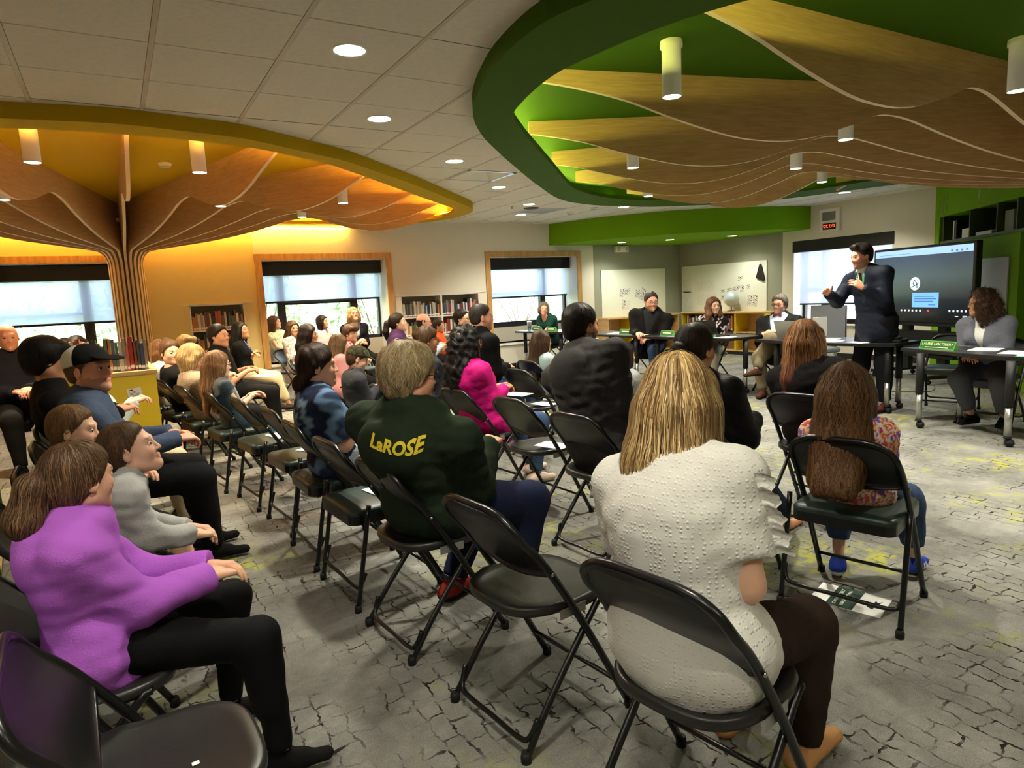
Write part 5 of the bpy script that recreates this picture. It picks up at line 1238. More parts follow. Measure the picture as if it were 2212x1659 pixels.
def person(spec):
    g = spec.get; s = g('s', 1.0); b = g('build', 1.0); sex = g('sex', 'f'); stand = g('stand', False); x, y, rz = spec['at']
    root = thing('person', spec['label'], 'person', (x, y, g('z', 0.0)), R(rz), g('group'))
    dist = math.hypot(x, y); hb = float(np.clip(.0034*dist, .0125, .022)); hh = float(np.clip(.0014*dist, .0037, .0105)); hd = float(np.clip(.0014*dist, .0042, .009))
    # ---- skeleton in local space (x forward)
    seat = g('seat', .452); pz = (.93*s if stand else seat+.088*s*math.sqrt(b)); px = g('px', 0.0 if stand else .05); pel = V3(px, 0, pz); st = s
    lean, sl, tw = g('lean', 4), g('slean', 0), g('twist', 0); hun = g('hunch', 8); hs = g('hs', .55+.45*s)
    if 'head' in spec:           # lean the spine so that the head arrives where it was measured
        w = np.asarray(spec['head'], float)-V3(x, y, g('z', 0.0)); ca, sa = math.cos(R(rz)), math.sin(R(rz)); ht = V3(ca*w[0]+sa*w[1], -sa*w[0]+ca*w[1], w[2])
        for it in range(14):
            T = rot(tw, lean, sl); T2 = rot(tw*1.3, lean+hun*2, sl*1.2); hcur = pel+T[:, 2]*.33*st+T2[:, 2]*.265*st+V3(0, 0, .085*hs)+T2[:, 0]*.02*s+T[:, 0]*g('hfwd', .0); e = ht-hcur
            lean += math.degrees(e[0]/(.6*s))*.8; sl -= math.degrees(e[1]/(.6*s))*.8
            st = float(np.clip(st+e[2]/.6*.7, .78*s, 1.22*s))
        spec['_err'] = e
    T = rot(tw, lean, sl); fw, lf, up = T[:, 0], T[:, 1], T[:, 2]
    T2 = rot(tw*1.3, lean+hun*2, sl*1.2); fw2, up2 = T2[:, 0], T2[:, 2]; lf2 = T2[:, 1]
    waist = pel+up*.17*st; chest = waist+up*.16*st+up2*.02*st; nb = chest+up2*.17*st
    shw = (.192 if sex == 'm' else .168)*s*g('shoulder', 1.0)*(.5+.5*b)
    sd = g('shdrop', .07)*s; shR, shL = nb-up2*sd-lf2*shw, nb-up2*sd+lf2*shw
    Hd = rot(g('hw', rz)-rz if 'hw' in spec else g('hyaw', 0), g('hpitch', 0), g('hroll', 0))
    hc = nb+up2*.075*st+up*.0+V3(0, 0, .085*hs)+fw2*.02*s+fw*g('hfwd', .0)
    hipw = .088*s*(.6+.4*b); hp = [pel+V3(0, -hipw, 0), pel+V3(0, hipw, 0)]     # right, left
    ls = g('ls', s); th, sh_ = .43*ls, .425*ls
    if stand: feet = g('feet', [V3(.05, -.10*s, .075), V3(-.02, .11*s, .075)])
    else: feet = g('feet', [V3(.46*s, -.13*s, .075), V3(.46*s, .13*s, .075)]); feet = [np.asarray(q, float)+V3(px, 0, 0) for q in feet]
    feet = [np.asarray(q, float) for q in feet]
    kn = []; an = []
    for i in range(2):
        kp = g('kpole', (None, None))[i] if g('kpole') else None
        pole = kp if kp is not None else (V3(1, 0, .0) if stand else V3(.55, (-.12, .12)[i], 1)); k_, a_ = ik(hp[i], feet[i], th, sh_, pole); kn.append(k_); an.append(a_)
    ua, fa = .275*s, .245*s
    H0 = g('hands', 'lap')
    if isinstance(H0, str):
        lap = {'lap': [(.24, -.055, .14), (.25, .05, .15)], 'knees': [(.36, -.12, .13), (.36, .12, .13)], 'clasp': [(.27, -.03, .155), (.27, .03, .165)], 'cross': [(.15, .07, .27), (.17, -.06, .24)], 'hang': [(.06, -.26, .03), (.06, .26, .03)], 'phone': [(.28, -.05, .20), (.28, .05, .20)]}[H0]
        hands = [pel+T@(V3(*q)*s) for q in lap]
    else: hands = [pel+T@(V3(*q)*s) for q in H0]
    el = []; wr = []
    for i, S_ in enumerate((shR, shL)):
        pole = g('epole', [V3(-.5, -.38, -1), V3(-.5, .38, -1)])[i]; e_, w_ = ik(S_, hands[i], ua, fa, pole); el.append(e_); wr.append(w_)
    g_ = math.sqrt(b)
    def torso(F, inf, k=.05, low=0.0, neck=0.0, kh=1.0, belly=0.0):
        d1, d2 = (fw, .74+.1*(b-1)), (fw2, .70+.08*(b-1))
        F.cone(pel+up*low, waist, .150*s*g_*kh+inf, (.132 if sex == 'f' else .142)*s*g_+inf, k, sq=d1)
        F.cone(waist, chest, (.132 if sex == 'f' else .142)*s*g_+inf, .152*s*g_+inf, k, sq=d1)
        F.cone(chest, nb-up2*.06*s, .152*s*g_+inf, .115*s*g_+inf, k, sq=d2)
        F.cone(shR*.88+shL*.12-up2*.02*s, shL*.88+shR*.12-up2*.02*s, .052*s*g_+inf*.9, .052*s*g_+inf*.9, k)
        for S_ in (shR, shL): F.cone(nb-up2*.025*s, S_+up2*.0*s, .040*s+inf*.6, .046*s*g_+inf*.8, .04)
        if belly: F.ell(pel+up*.12*s+fw*.05*s, V3(.16, .17, .15)*s*belly, .06)
        if sex == 'f' and g('bust', 1) and s > .85:
            for q in (-1, 1): F.ell(chest-up*.03*s+fw*.085*s*g_+lf*q*.068*s, V3(.065, .07, .068)*s*g_+inf*.6, .05)
        if g('sit_pel', True) and not stand: F.ell(pel+V3(-.02*s, 0, -.005), V3(.135, .172*(.75+.25*b), .105)*s*g_+inf*.8, k)
    def arm(F, i, inf, upto=2.0, k=.03, flare=0.0):
        S_, E_, W_ = (shR, shL)[i], el[i], wr[i]; ru, re, rw = .049*s*g_, .042*s*(.5+.5*g_), .029*s
        if upto <= 1: F.cone(S_, S_+(E_-S_)*upto, ru+inf, ru+(re-ru)*upto+inf+flare, k, flat_b=True)
        else:
            F.cone(S_, E_, ru+inf, re+inf, k); t_ = min(1, upto-1); F.cone(E_, E_+(W_-E_)*t_, re+inf, re+(rw-re)*t_+inf+flare, k, flat_b=t_ < .999 or True)
    def leg(F, i, inf, upto=2.0, k=.03, flare=0.0):
        A_, K_, N_ = hp[i], kn[i], an[i]; rt, rk, ra = .088*s*g_, .058*s*(.6+.4*g_), .036*s
        if upto <= 1: F.cone(A_, A_+(K_-A_)*upto, rt+inf, rt+(rk-rt)*upto+inf+flare, k, flat_b=True)
        else:
            F.cone(A_, K_, rt+inf, rk+inf, k); t_ = min(1, upto-1); c_ = K_+(N_-K_)*.3; bk = unit(np.cross(np.cross(N_-K_, V3(1, 0, 0)), N_-K_))
            F.cone(K_, K_+(N_-K_)*t_, rk+inf, rk+(ra-rk)*t_+inf+flare, k, flat_b=True)
            if t_ > .4: F.cone(K_+(N_-K_)*.12-bk*.012*s, K_+(N_-K_)*.5-bk*.012*s, .05*s+inf, .042*s+inf, .04)
    allp = np.array([pel, nb, hc, shR, shL]+hp+kn+an+el+wr+[q+V3(.2*s, 0, -.07) for q in an]+[q+V3(-.1, 0, -.07) for q in an]); lo, hi = allp.min(0)-.2*s*g_, allp.max(0)+.2*s*g_; lo[2] = max(lo[2], -.01)
    # ---- body (one skin surface) + hands + head joined in one mesh
    skin = np.array(L3(SKIN[g('skin', 'fair')])); Vs, Fs, Cs, Ms = [], [], [], []
    def push(V, F, C, m=0):
        o = sum(len(q) for q in Vs); Vs.append(V); Fs.append(F+o); Cs.append(np.broadcast_to(C, (len(V), 3)) if np.ndim(C) == 1 else C); Ms.append(np.full(len(F), m))
    F = Field(lo, hi, hb*(1.0 if g('bare_legs') or g('top')['sleeve' if 'sleeve' in g('top') else 'mat'] in (.0,) or g('top').get('sleeve', 2) < 1.5 else 1.5)); torso(F, -.012)
    for i in range(2): arm(F, i, -.002); leg(F, i, -.004 if not g('bare_legs') else 0.0)
    F.cone(nb-up2*.05*s, hc-V3(0, 0, .06*hs), .062*s, .052*hs, .03)
    if g('bare_feet'):
        for i in range(2): fo = feet[i]; d_ = unit(V3(1, (-.12, .12)[i], 0)); F.cone(V3(fo[0]-.04, fo[1], .04), V3(*(fo+d_*.14*s)[:2], .02), .035*s, .022*s, .03)
    V, Q = F.surf(); push(V, Q, skin*np.array([1.0, .97, .95]))
    hcl = g('curl', .55)
    for i in range(2):
        W_, E_ = wr[i], el[i]; d_ = unit(W_-E_); hv = g('hand_dir'); X_ = unit(d_*.75+(np.asarray(hv[i]) if hv is not None and hv[i] is not None else unit(V3(.8, (.45, -.45)[i], -.25)))*.7)
        dz = g('dorsal'); Z_ = np.asarray(dz[i], float) if dz is not None and dz[i] is not None else V3(.1, (-.25, .25)[i], 1); Z_ = unit(Z_-X_*(Z_@X_)); Y_ = np.cross(Z_, X_)
        c_ = hcl[i] if isinstance(hcl, (tuple, list)) else hcl
        hv_, hq = hand_mesh(hd, hs*g('hand_s', .95), c_, i == 1, g('spread', 0), g('thumb', .3)); push(W_+hv_@np.stack([X_, Y_, Z_]), hq, skin*np.array([1.02, .96, .94]))
    # head field in head space
    hl = Field(V3(-.15, -.12, -.22)*hs, V3(.15, .12, .16)*hs, hh); S1 = hs
    fat = g('jowl', 1.0)
    hl.ell(V3(-.012, 0, .035)*S1, V3(.098, .077, .088)*S1, .02); hl.ell(V3(.028, 0, -.03)*S1, V3(.066, .059*fat, .085)*S1, .03*S1)
    for q in (-1, 1):
        hl.cone(V3(.0, q*.046*fat, -.06)*S1, V3(.07, q*.006, -.096)*S1, .026*S1*fat, .021*S1, .03*S1); hl.ell(V3(.058, q*.036, -.028)*S1, V3(.025, .023, .025)*S1, .03*S1)
    hl.cone(V3(.083, -.032, .022)*S1, V3(.083, .032, .022)*S1, .0125*S1, .0125*S1, .02*S1)
    for q in (-1, 1): hl.ell(V3(.106, q*.032, .002)*S1, V3(.018, .017, .012)*S1, .014*S1, op='sub')
    hl.cone(V3(.090, 0, .008)*S1, V3(.1075, 0, -.03)*S1, .0075*S1, .0108*S1, .012*S1)
    for q in (-1, 1): hl.ell(V3(.097, q*.0115, -.0335)*S1, V3(.010, .0075, .007)*S1, .006*S1)
    hl.ell(V3(.0895, 0, -.0585)*S1, V3(.0125, .024, .0055)*S1, .006*S1); hl.ell(V3(.0885, 0, -.068)*S1, V3(.0125, .020, .0062)*S1, .006*S1)
    hl.cone(V3(.098, -.02, -.063)*S1, V3(.098, .02, -.063)*S1, .0022*S1, .0022*S1, .002, op='sub')
    for q in (-1, 1):
        a = R(q*18); hl.ell(V3(-.008, q*.080, -.006)*S1, V3(.021, .0075, .033)*S1, .006*S1, M=np.array([[math.cos(a), math.sin(a), 0], [-math.sin(a), math.cos(a), 0], [0, 0, 1]])); hl.ell(V3(-.004, q*.088, -.002)*S1, V3(.010, .006, .018)*S1, .004*S1, op='sub')
    nbl = Hd.T@(nb-hc); hl.cone(V3(-.015, 0, -.05)*S1, nbl, .050*S1*(.8+.2*g_), .056*s*(.7+.3*g_), .03*S1)
    V, Q = hl.surf(); P = V/S1; C = np.tile(skin, (len(V), 1)); hair_c = [L3(c) for c in g('hair_col', [(70, 50, 34)])]
    def paint(m, c, a): C[m] = C[m]*(1-a)+np.asarray(c)*a
    lipm = (((P[:, 0]-.094)/.02)**2+(P[:, 1]/.025)**2+((P[:, 2]+.063)/.0115)**2 < 1); paint(lipm, skin*np.array([.86, .52, .52]) if not g('lips') else L3(g('lips')), .8)
    ck = np.exp(-(((P[:, 0]-.075)/.03)**2+((np.abs(P[:, 1])-.04)/.022)**2+((P[:, 2]+.025)/.025)**2)); C *= (1-ck[:, None]*np.array([0.0, .16, .16])*g('flush', 1.0))
    br = (P[:, 0] > .06) & (np.abs(P[:, 2]-.028+.08*np.maximum(0, np.abs(P[:, 1])-.035)) < .0045) & (np.abs(P[:, 1]) > .014) & (np.abs(P[:, 1]) < .046); paint(br, hair_c[0]*.9, .6 if not g('pale_brow') else .3)
    if g('beard'):
        bc, ba = g('beard'); bm_ = (P[:, 2] < -.035-.25*np.maximum(0, .05-P[:, 0])*.0) & (P[:, 0] > -.002) & ~lipm & (P[:, 2] > -.125) & ((P[:, 2] < -.047) | (P[:, 0] < .045)) & (np.hypot(P[:, 1], P[:, 0]-.11) > .016); paint(bm_, L3(bc), ba)
    push(hc+V@Hd.T, Q, C)
    # eyes
    us, vsn = 12, 8; sv = np.array([[math.sin(math.pi*j/vsn)*math.cos(2*math.pi*i/us), math.sin(math.pi*j/vsn)*math.sin(2*math.pi*i/us), math.cos(math.pi*j/vsn)] for j in range(vsn+1) for i in range(us)]); sv = sv[:, [2, 0, 1]]
    sf_ = np.array([[j*us+i, j*us+(i+1) % us, (j+1)*us+(i+1) % us, (j+1)*us+i] for j in range(vsn) for i in range(us)])
    if g('eyes', True):
        for q in (-1, 1):
            ec = V3(.0815, q*.032, .003)*S1; ev = ec+sv*.0118*S1; push(hc+ev@Hd.T, sf_[2*us:], skin, 1); push(hc+(ec+sv*.0121*S1)@Hd.T, sf_[:2*us], skin, 2)
            lid = ec+sv*.0128*S1; kk = (sv[sf_].mean(1)[:, 2] > .22); push(hc+lid@Hd.T, sf_[kk], skin*.93, 0)
    body = np_mesh('body', np.concatenate(Vs), np.concatenate(Fs), [M_skin, M_eyew, M_eyeb], np.concatenate(Cs), np.concatenate(Ms)); link_mesh('body', body, root)
    # ---- clothing
    hg = float(np.clip(.0025*dist, .0085, .0175)); seed = int(abs(x*1000+y*77)) % 9999
    top = spec['top']; inf = top.get('inf', .016)
    def garment(name, F, m, colf=None):
        V, Q = F.surf()
        if not len(Q): return
        me = np_mesh(name, V, Q, [m if colf is None else M_fabattr], None if colf is None else colf(V)); return link_mesh(name, me, root)
    tl, th_ = lo-.06, hi+.06; tl[2] = max(0, pel[2]-.16*s-.35*top.get('long', 0)); th_[2] = hc[2]+.02
    if 'under' in top:          # shirt below an open jacket
        F = Field(tl, th_, hg); torso(F, -.002, belly=g('belly', 0)); F.cone(nb-up2*.07*s, nb+up2*.045*s+fw2*.012, .075*s, .063*s, .02, flat_b=True); garment('shirt', F, top['under'])
    F = Field(tl, th_, hg)
    torso(F, inf, low=-top.get('hem', .02)*s, belly=g('belly', 0))
    if top.get('long'):
        F.cone(pel, pel-V3(0, 0, top['long']), .16*s+inf, .17*s+inf, .05, sq=((1, 0, 0), .85))
    if top.get('over_lap'):      # hem lying over the thighs
        for i in range(2): F.cone(hp[i], hp[i]+(kn[i]-hp[i])*top['over_lap'], .09*s*g_+inf, .085*s*g_+inf, .05, flat_b=True)
    slv = top.get('sleeve', 2.0)
    if slv > 0:
        for i in range(2): arm(F, i, inf*top.get('sinf', .85), slv, .035, top.get('flare', 0))
    if top.get('puff'):
        for i in range(2): F.ell((shR, shL)[i]*.7+el[i]*.3+V3(0, 0, .01), V3(.075, .075, .08)*s, .03)
    col_h = top.get('collar', .02)
    F.cone(nb-up2*.06*s, nb+up2*(.01+col_h)*s+fw2*.01*s, .085*s+inf*.5, (.060 if col_h > 0 else .07)*s+inf*.6, .02, flat_b=True)
    if top.get('scoop'):        # low neckline
        F.cone(nb+up2*.06*s, nb-up2*top.get('sdepth', .05)*s*top['scoop']+fw2*.03*s-fw2*.05*s*top.get('back_scoop', 0), .09*s, .085*s*top['scoop'], .02, op='sub')
    if top.get('vneck'):
        dp, wd = top['vneck']; c0 = nb+fw2*.12*s
        def vcut(P):
            q = P-nb; tz = q@up2; tx = q@fw2; ty = np.abs(q@lf2); ins = np.minimum(np.minimum(wd*(tz+dp*s)-ty, tx+.005), .05); return np.where((tz > -dp*s) & (tx > .0) & (ins > 0), ins*2.0+.002, 0)
        F.func(vcut, .08)
    wa = top.get('waxis', (.6, .6, 1.3)); F.wrinkle(top.get('wr', .0045)*.42, 24, seed, wa); F.wrinkle(top.get('wr', .0045)*.55, 62, seed+1, wa)
    if top.get('hood'):
        hk = top['hood']; ring = []
        for a in np.linspace(-2.5, 2.5, 15): ring.append(nb+up2*.004*s+fw2*(-.095*math.cos(a))*s*hk*.95+lf2*(.10*math.sin(a))*s*hk+up2*(-.055*max(0, math.cos(a)))*s*hk)
        for p, q in zip(ring[:-1], ring[1:]): F.cone(p, q, .034*s*hk, .034*s*hk, .025)
        F.ell(nb-fw2*(.085+.022*b)*s*hk-up2*.085*s*hk, V3(.062, .125, .10)*s*hk, .04, M=np.stack([fw2, lf2, up2]))
        F.cone(nb-fw2*(.075+.02*b)*s*hk+up2*.04*s-lf2*.05*s, nb-fw2*(.085+.02*b)*s*hk+up2*.03*s+lf2*.05*s, .02*s, .02*s, .025, op='sub')
    if top.get('lapel'):
        for q in (-1, 1): F.cone(nb+fw2*.06*s+lf2*q*.05*s, nb-up2*top['vneck'][0]*.9*s+fw2*.125*s*g_+lf2*q*.03*s, .02*s, .012*s, .01)
    to = garment(top.get('name', 'top'), F, top['mat'], top.get('colf'))
    if top.get('hem_trim'):
        pass
    bot = g('bottom')
    if bot:
        F = Field(lo-.05, hi+.05, hg*1.4); ib = bot.get('inf', .014); F.ell(pel+V3(-.01, 0, -.005), V3(.14, .172*(.75+.25*b), .11 if not stand else .15)*s*g_+ib*.5, .05)
        if stand: F.cone(pel, waist, .15*s*g_, .14*s*g_, .05, sq=(fw, .75))
        for i in range(2): leg(F, i, ib, bot.get('leg', 1.93), .04, bot.get('flare', 0))
        if bot.get('skirt'): F.cone(pel+V3(.1*s, 0, 0), (kn[0]+kn[1])/2*bot['skirt']+pel*(1-bot['skirt']), .17*s, .15*s, .06, sq=((0, 0, 1), .7))
        F.wrinkle(bot.get('wr', .004)*.6, bot.get('wf', 48), seed+5, (1.2, .4, .7)); F.cut((0, 0, -1), -.012); garment(bot.get('name', 'trousers'), F, bot['mat'], bot.get('colf'))
    sho = g('shoe')
    if sho:
        for i in range(2):
            fo = an[i]; d_ = unit(V3(1, (-.15, .15)[i], 0)) if not g('foot_dir') else unit(np.asarray(g('foot_dir')[i], float)); bz = max(.012, fo[2]-.07); F = Field(fo-V3(.16, .16, .12), fo+V3(.28, .22, .1)*1.0, max(.0075, hg*.85)); fl = V3(fo[0], fo[1], bz+.028)
            F.cone(fl-d_*.055*s, fl+d_*.16*s-V3(0, 0, .006), .036*s, .030*s, .03, sq=((0, 0, 1), .85)); F.cone(fl-d_*.03*s, V3(fo[0], fo[1], bz+(.085 if not sho.get('low') else .06)), .038*s, .036*s, .03, flat_b=True)
            F.cone(fl-d_*.02*s+V3(0, 0, .02), fl+d_*.07*s+V3(0, 0, .012), .034*s, .03*s, .03); F.cut((0, 0, -1), -bz)
            V, Q = F.surf()
            if len(Q):
                Pz = V[:, 2]-bz; c = np.where((Pz < .022)[:, None], L3(sho.get('sole', (30, 28, 26)))[None], L3(sho['col'])[None])
                if sho.get('stripe'):
                    u_ = (V-fl)@d_; c = np.where(((np.mod(u_, .026) < .011) & (u_ > .01) & (u_ < .085) & (Pz > .022) & (Pz < .05))[:, None], L3((235, 235, 230))[None], c)
                link_mesh('shoe', np_mesh('shoe', V, Q, [M_fabattr], c), root)
    # ---- hair
    hair = g('hair')
    H_ = dict(hc=hc, Hd=Hd, S=S1, hh=hh, root=root, dist=dist, nb=nb, fw2=fw2, lf2=lf2, up2=up2, s=s, seed=seed, cols=hair_c)
    if hair: make_hair(hair, H_)
    # ---- glasses and cap
    if g('glasses'):
        m = MB(); gm = M_glm if g('glasses') == 'metal' else M_gl
        for q in (-1, 1):
            c = V3(.108, q*.033, -.001)*S1; rg = [tuple(hc+Hd@(c+V3(-.012*abs(math.cos(a))*(1 if math.cos(a)*q > 0 else .1), .025*math.cos(a), .018*math.sin(a))*S1)) for a in np.linspace(0, 2*math.pi, 16, endpoint=False)]
            m.use(gm).tube(rg, .0018*S1+.0004*dist*.15, 5, closed=True)
            m.tube([tuple(hc+Hd@(V3(.098, q*.06, .004)*S1)), tuple(hc+Hd@(V3(.05, q*.078, .006)*S1)), tuple(hc+Hd@(V3(-.01, q*.082, .004)*S1))], .0016*S1+.0002*dist*.2, 5)
        m.tube([tuple(hc+Hd@(V3(.110, -.009, .004)*S1)), tuple(hc+Hd@(V3(.1115, .009, .004)*S1))], .0018*S1+.0002*dist*.2, 5); m.build('glasses', None, root)
    if g('cap'):
        cp = g('cap'); F = Field(V3(-.16, -.13, -.02)*S1, V3(.27, .13, .19)*S1, max(.004, hh)); F.ell(V3(-.01, 0, .05)*S1, V3(.118, .093, .092)*S1, .01); F.cut((.10, 0, -1), -.035*S1)
        F.ell(V3(.125, 0, .052)*S1, V3(.074, .080, .0085)*S1, .012*S1, M=np.array([[.965, 0, -.26], [0, 1, 0], [.26, 0, .965]])); V, Q = F.surf()
        F2 = cp['colf'](V/S1); link_mesh('cap', np_mesh('cap', hc+V@Hd.T, Q, [M_fabattr], F2), root)
    return dict(root=root, hc=hc, Hd=Hd, S=S1, nb=nb, T=T, T2=T2, pel=pel, chest=chest, waist=waist, wr=wr, el=el, kn=kn, s=s, fw=fw, fw2=fw2, up=up, up2=up2, lf=lf, lf2=lf2, g=g_)

def make_hair(hr, H):
    S1, Hd, hc = H['S'], H['Hd'], H['hc']; kind = hr['kind']; dn = Hd.T@V3(0, 0, -1)               # gravity in head space
    th = hr.get('thick', .012); L_ = hr.get('len', .0); hh = max(.005, H['hh']*1.45)
    bk = Hd.T@(-H['fw2']); bk = unit(bk-dn*(bk@dn))                                                    # body's back direction, horizontal
    ext = V3(.17, .17, .2)*S1; lo = -ext.copy(); hi = ext.copy()
    if L_: tips = [bk*.16+dn*L_ + V3(0, q, 0)*.2 for q in (-1, 1)]; lo = np.minimum(lo, np.min(tips, 0)-.08); hi = np.maximum(hi, np.max(tips, 0)+.08); lo = np.minimum(lo, dn*L_-.12); hi = np.maximum(hi, dn*L_+.12)
    F = Field(lo, hi, hh); ht = hr.get('line', .020)
    F.ell(V3(-.014, 0, .038)*S1, (V3(.098, .077, .088)+th)*S1, .02); F.ell(V3(-.035, 0, -.02)*S1, (V3(.072, .062, .075)+th*.55)*S1, .03)
    F.cut(V3(.75, 0, -.66), ht*S1, hr.get('taper', .026 if kind in ('short', 'bald', 'pony', 'bun') else .012)*S1); F.cut((0, 0, -1), hr.get('nape', .085)*S1, .022*S1)
    if hr.get('bangs'): F.cone(V3(.075, -.05, .075)*S1, V3(.075, .05, .075)*S1, .034*S1, .034*S1, .02); F.cone(V3(.09, -.04, .045)*S1, V3(.09, .04, .045)*S1, .016*S1, .016*S1, .02)
    if hr.get('quiff'): F.cone(V3(.07, -.035, .105)*S1, V3(.07, .035, .105)*S1, .024*S1, .024*S1, .02); F.cone(V3(.02, 0, .118)*S1, V3(.07, 0, .112)*S1, .03*S1, .02*S1, .02)
    if kind in ('long', 'bob', 'curly'):
        w = hr.get('w', 1.0)
        for q in (-1, 1):
            side = V3(0, q, 0)
            F.cone(V3(.035, q*.068, .045)*S1, V3(.025, q*.083, -.03)*S1+dn*.03, .030*S1*w, .026*S1*w, .03)
            if kind == 'bob': F.cone(V3(.02, q*.082, -.02)*S1, V3(.005, q*.080, -.02)*S1+dn*L_*.8, .030*S1*w, .026*S1*w, .03); F.cone(V3(-.05, q*.055, -.02)*S1, V3(-.05, q*.055, -.02)*S1+dn*L_*.85, .045*S1*w, .035*S1*w, .04)
            else:
                sw_ = hr.get('sweep', 0.0); m1 = V3(0, q*.075+sw_*.5, -.04)*S1+bk*.025*S1+dn*L_*.35; m2 = V3(0, q*.085+sw_, -.04)*S1+bk*(.055*S1*w+hr.get('out', 0))+dn*L_*.95*hr.get('sl', 1.0)*(1.0 if q*sw_ >= 0 else hr.get('lsl', .7))
                if hr.get('front') in (q, 2): m1 = V3(.03, q*.085, -.04)*S1-bk*.03*S1+dn*L_*.35; m2 = V3(.02, q*.085, -.04)*S1-bk*.06*S1+dn*L_*.92
                F.cone(V3(-.005, q*.078, -.02)*S1, m1, .038*S1*w, .042*S1*w, .04); F.cone(m1, m2, .042*S1*w, .026*S1*w, .04)
        if kind != 'bob':
            c1 = V3(-.075, 0, -.03)*S1; c2 = c1+bk*.035*S1+dn*L_*.5; c3 = c1+bk*.06*S1*w+dn*L_
            for q in (-.6, 0, .6):
                o = V3(0, q*.085*w, 0)*S1; c3 = c1+bk*(.06*S1*w+hr.get('out', 0))+dn*L_*(1.0 if q*hr.get('sweep', 0) >= 0 else hr.get('lsl', .7))+V3(0, hr.get('sweep', 0), 0)*S1; F.cone(c1+o*.7, c2+o+V3(0, hr.get('sweep', 0)*.5, 0)*S1, .05*S1*w, .045*S1*w, .04); F.cone(c2+o+V3(0, hr.get('sweep', 0)*.5, 0)*S1, c3+o*1.05, .045*S1*w, .022*S1*w, .04)
        else: F.cone(V3(-.075, 0, -.02)*S1, V3(-.07, 0, -.02)*S1+dn*L_*.85, .045*S1, .035*S1, .04)
    if kind == 'pony':
        k = hr.get('pz', .02); p0 = V3(-.105, 0, k)*S1; p1 = p0+bk*.045*S1+V3(0, 0, .012)*S1; p2 = p1+bk*.02*S1+dn*L_*.5; p3 = p1+bk*.0*S1+dn*L_
        F.cone(p0, p1, .02*S1, .034*S1, .015); F.cone(p1, p2, .036*S1*hr.get('w', 1), .046*S1*hr.get('w', 1), .02); F.cone(p2, p3, .046*S1*hr.get('w', 1), .02*S1, .02)
    if kind == 'bun': F.ell(V3(*hr.get('bun', (-.10, 0, .075)))*S1, V3(.045, .05, .042)*S1*hr.get('w', 1), .012)
    if kind == 'bald': F.cut((0, 0, 1), hr.get('ring', .03)*S1, .01)
    lw = hr.get('lump', .0022 if kind != 'curly' else .011); fr = hr.get('freq', 46 if kind != 'curly' else 62)
    ax_ = hr.get('axis', (1, 1, .25) if kind != 'curly' else (1, 1, 1)); F.wrinkle(lw, fr, H['seed']+3, ax_)
    V, Q = F.surf()
    if not len(Q): return
    cols = np.array(H['cols']); base = cols[0]*hr.get('base', .72); r = np.random.default_rng(H['seed'])
    nz = np.sin(V[:, 1]*160/S1+3*np.sin(V[:, 2]*30)+np.sin(V[:, 0]*90))*.5+.5; C = base[None]*(.8+.45*nz[:, None])
    if hr.get('colf'): C = hr['colf'](V/S1, C)
    ns = int(hr.get('strands', np.clip(5000/max(1.0, H['dist'])**1.35, 150, 2400))); wd = float(np.clip(.0007*H['dist'], .0014, .0042))*hr.get('sw', 1.0)
    crown = V3(-.03, 0, .13)*S1
    Vv, Fv, Cv = strands(F, V, ns, dn, crown, hr.get('slen', .07+L_*.45), wd, cols, H['seed']+9, hr.get('lift', .0022), hr.get('wav', .15), hr.get('steps', 9))
    if hr.get('scolf') and len(Vv): Cv = hr['scolf'](Vv/S1, Cv)
    me = np_mesh('hair', hc+np.concatenate([V, Vv])@Hd.T, np.concatenate([Q, Fv+len(V)]), [M_hair], np.concatenate([C, Cv])); link_mesh('hair', me, H['root'])
    if hr.get('tie'):
        p = V3(-.115, 0, hr.get('pz', .02))*S1; m = MB(); m.tube([tuple(hc+Hd@(p+V3(.0, math.cos(a)*.026, math.sin(a)*.026)*S1)) for a in np.linspace(0, 6.28, 12, endpoint=False)], .008, 6, closed=True); m.build('hair_tie', hr['tie'], H['root'])
# ------------------------------------------------------------------ the people
def HP(u, v, yh):
    """world point at distance yh (along the room) on the sight line through photograph pixel u,v"""
    d = cf+cr*(u-1106)/FPX+cd*(v-829.5)/FPX; t = yh/d[1]; return (float(d[0]*t), float(yh), float(CAM_H+d[2]*t))
BLK = cloth('black', (17, 17, 18)); JEAN = cloth('denim', (58, 76, 108), var=.2, vscale=30); NAVYJ = cloth('dark_denim', (30, 36, 62)); KHAKI = cloth('khaki', (202, 184, 148)); OLIVE = cloth('olive', (66, 62, 46)); GREYT = cloth('grey_marl', (150, 150, 148), var=.15, vscale=90); CREAM = cloth('cream', (226, 216, 178))
SHB = dict(col=(18, 17, 17)); SHW = dict(col=(205, 203, 198), sole=(228, 226, 220)); SHBR = dict(col=(70, 42, 30))
DARK = [(38, 28, 22), (52, 38, 28), (30, 22, 18)]; BRN = [(86, 60, 38), (112, 80, 50), (66, 46, 30)]; LBRN = [(136, 98, 62), (164, 124, 80), (108, 76, 48)]; BLD = [(196, 160, 104), (224, 192, 138), (164, 126, 80)]; BLKH = [(18, 16, 15), (30, 26, 24), (12, 11, 11)]; GRYH = [(120, 112, 102), (156, 148, 138), (92, 84, 76)]; SAND = [(120, 88, 54), (146, 110, 70), (98, 70, 44)]; AUB = [(136, 86, 50), (112, 60, 40), (160, 108, 64)]
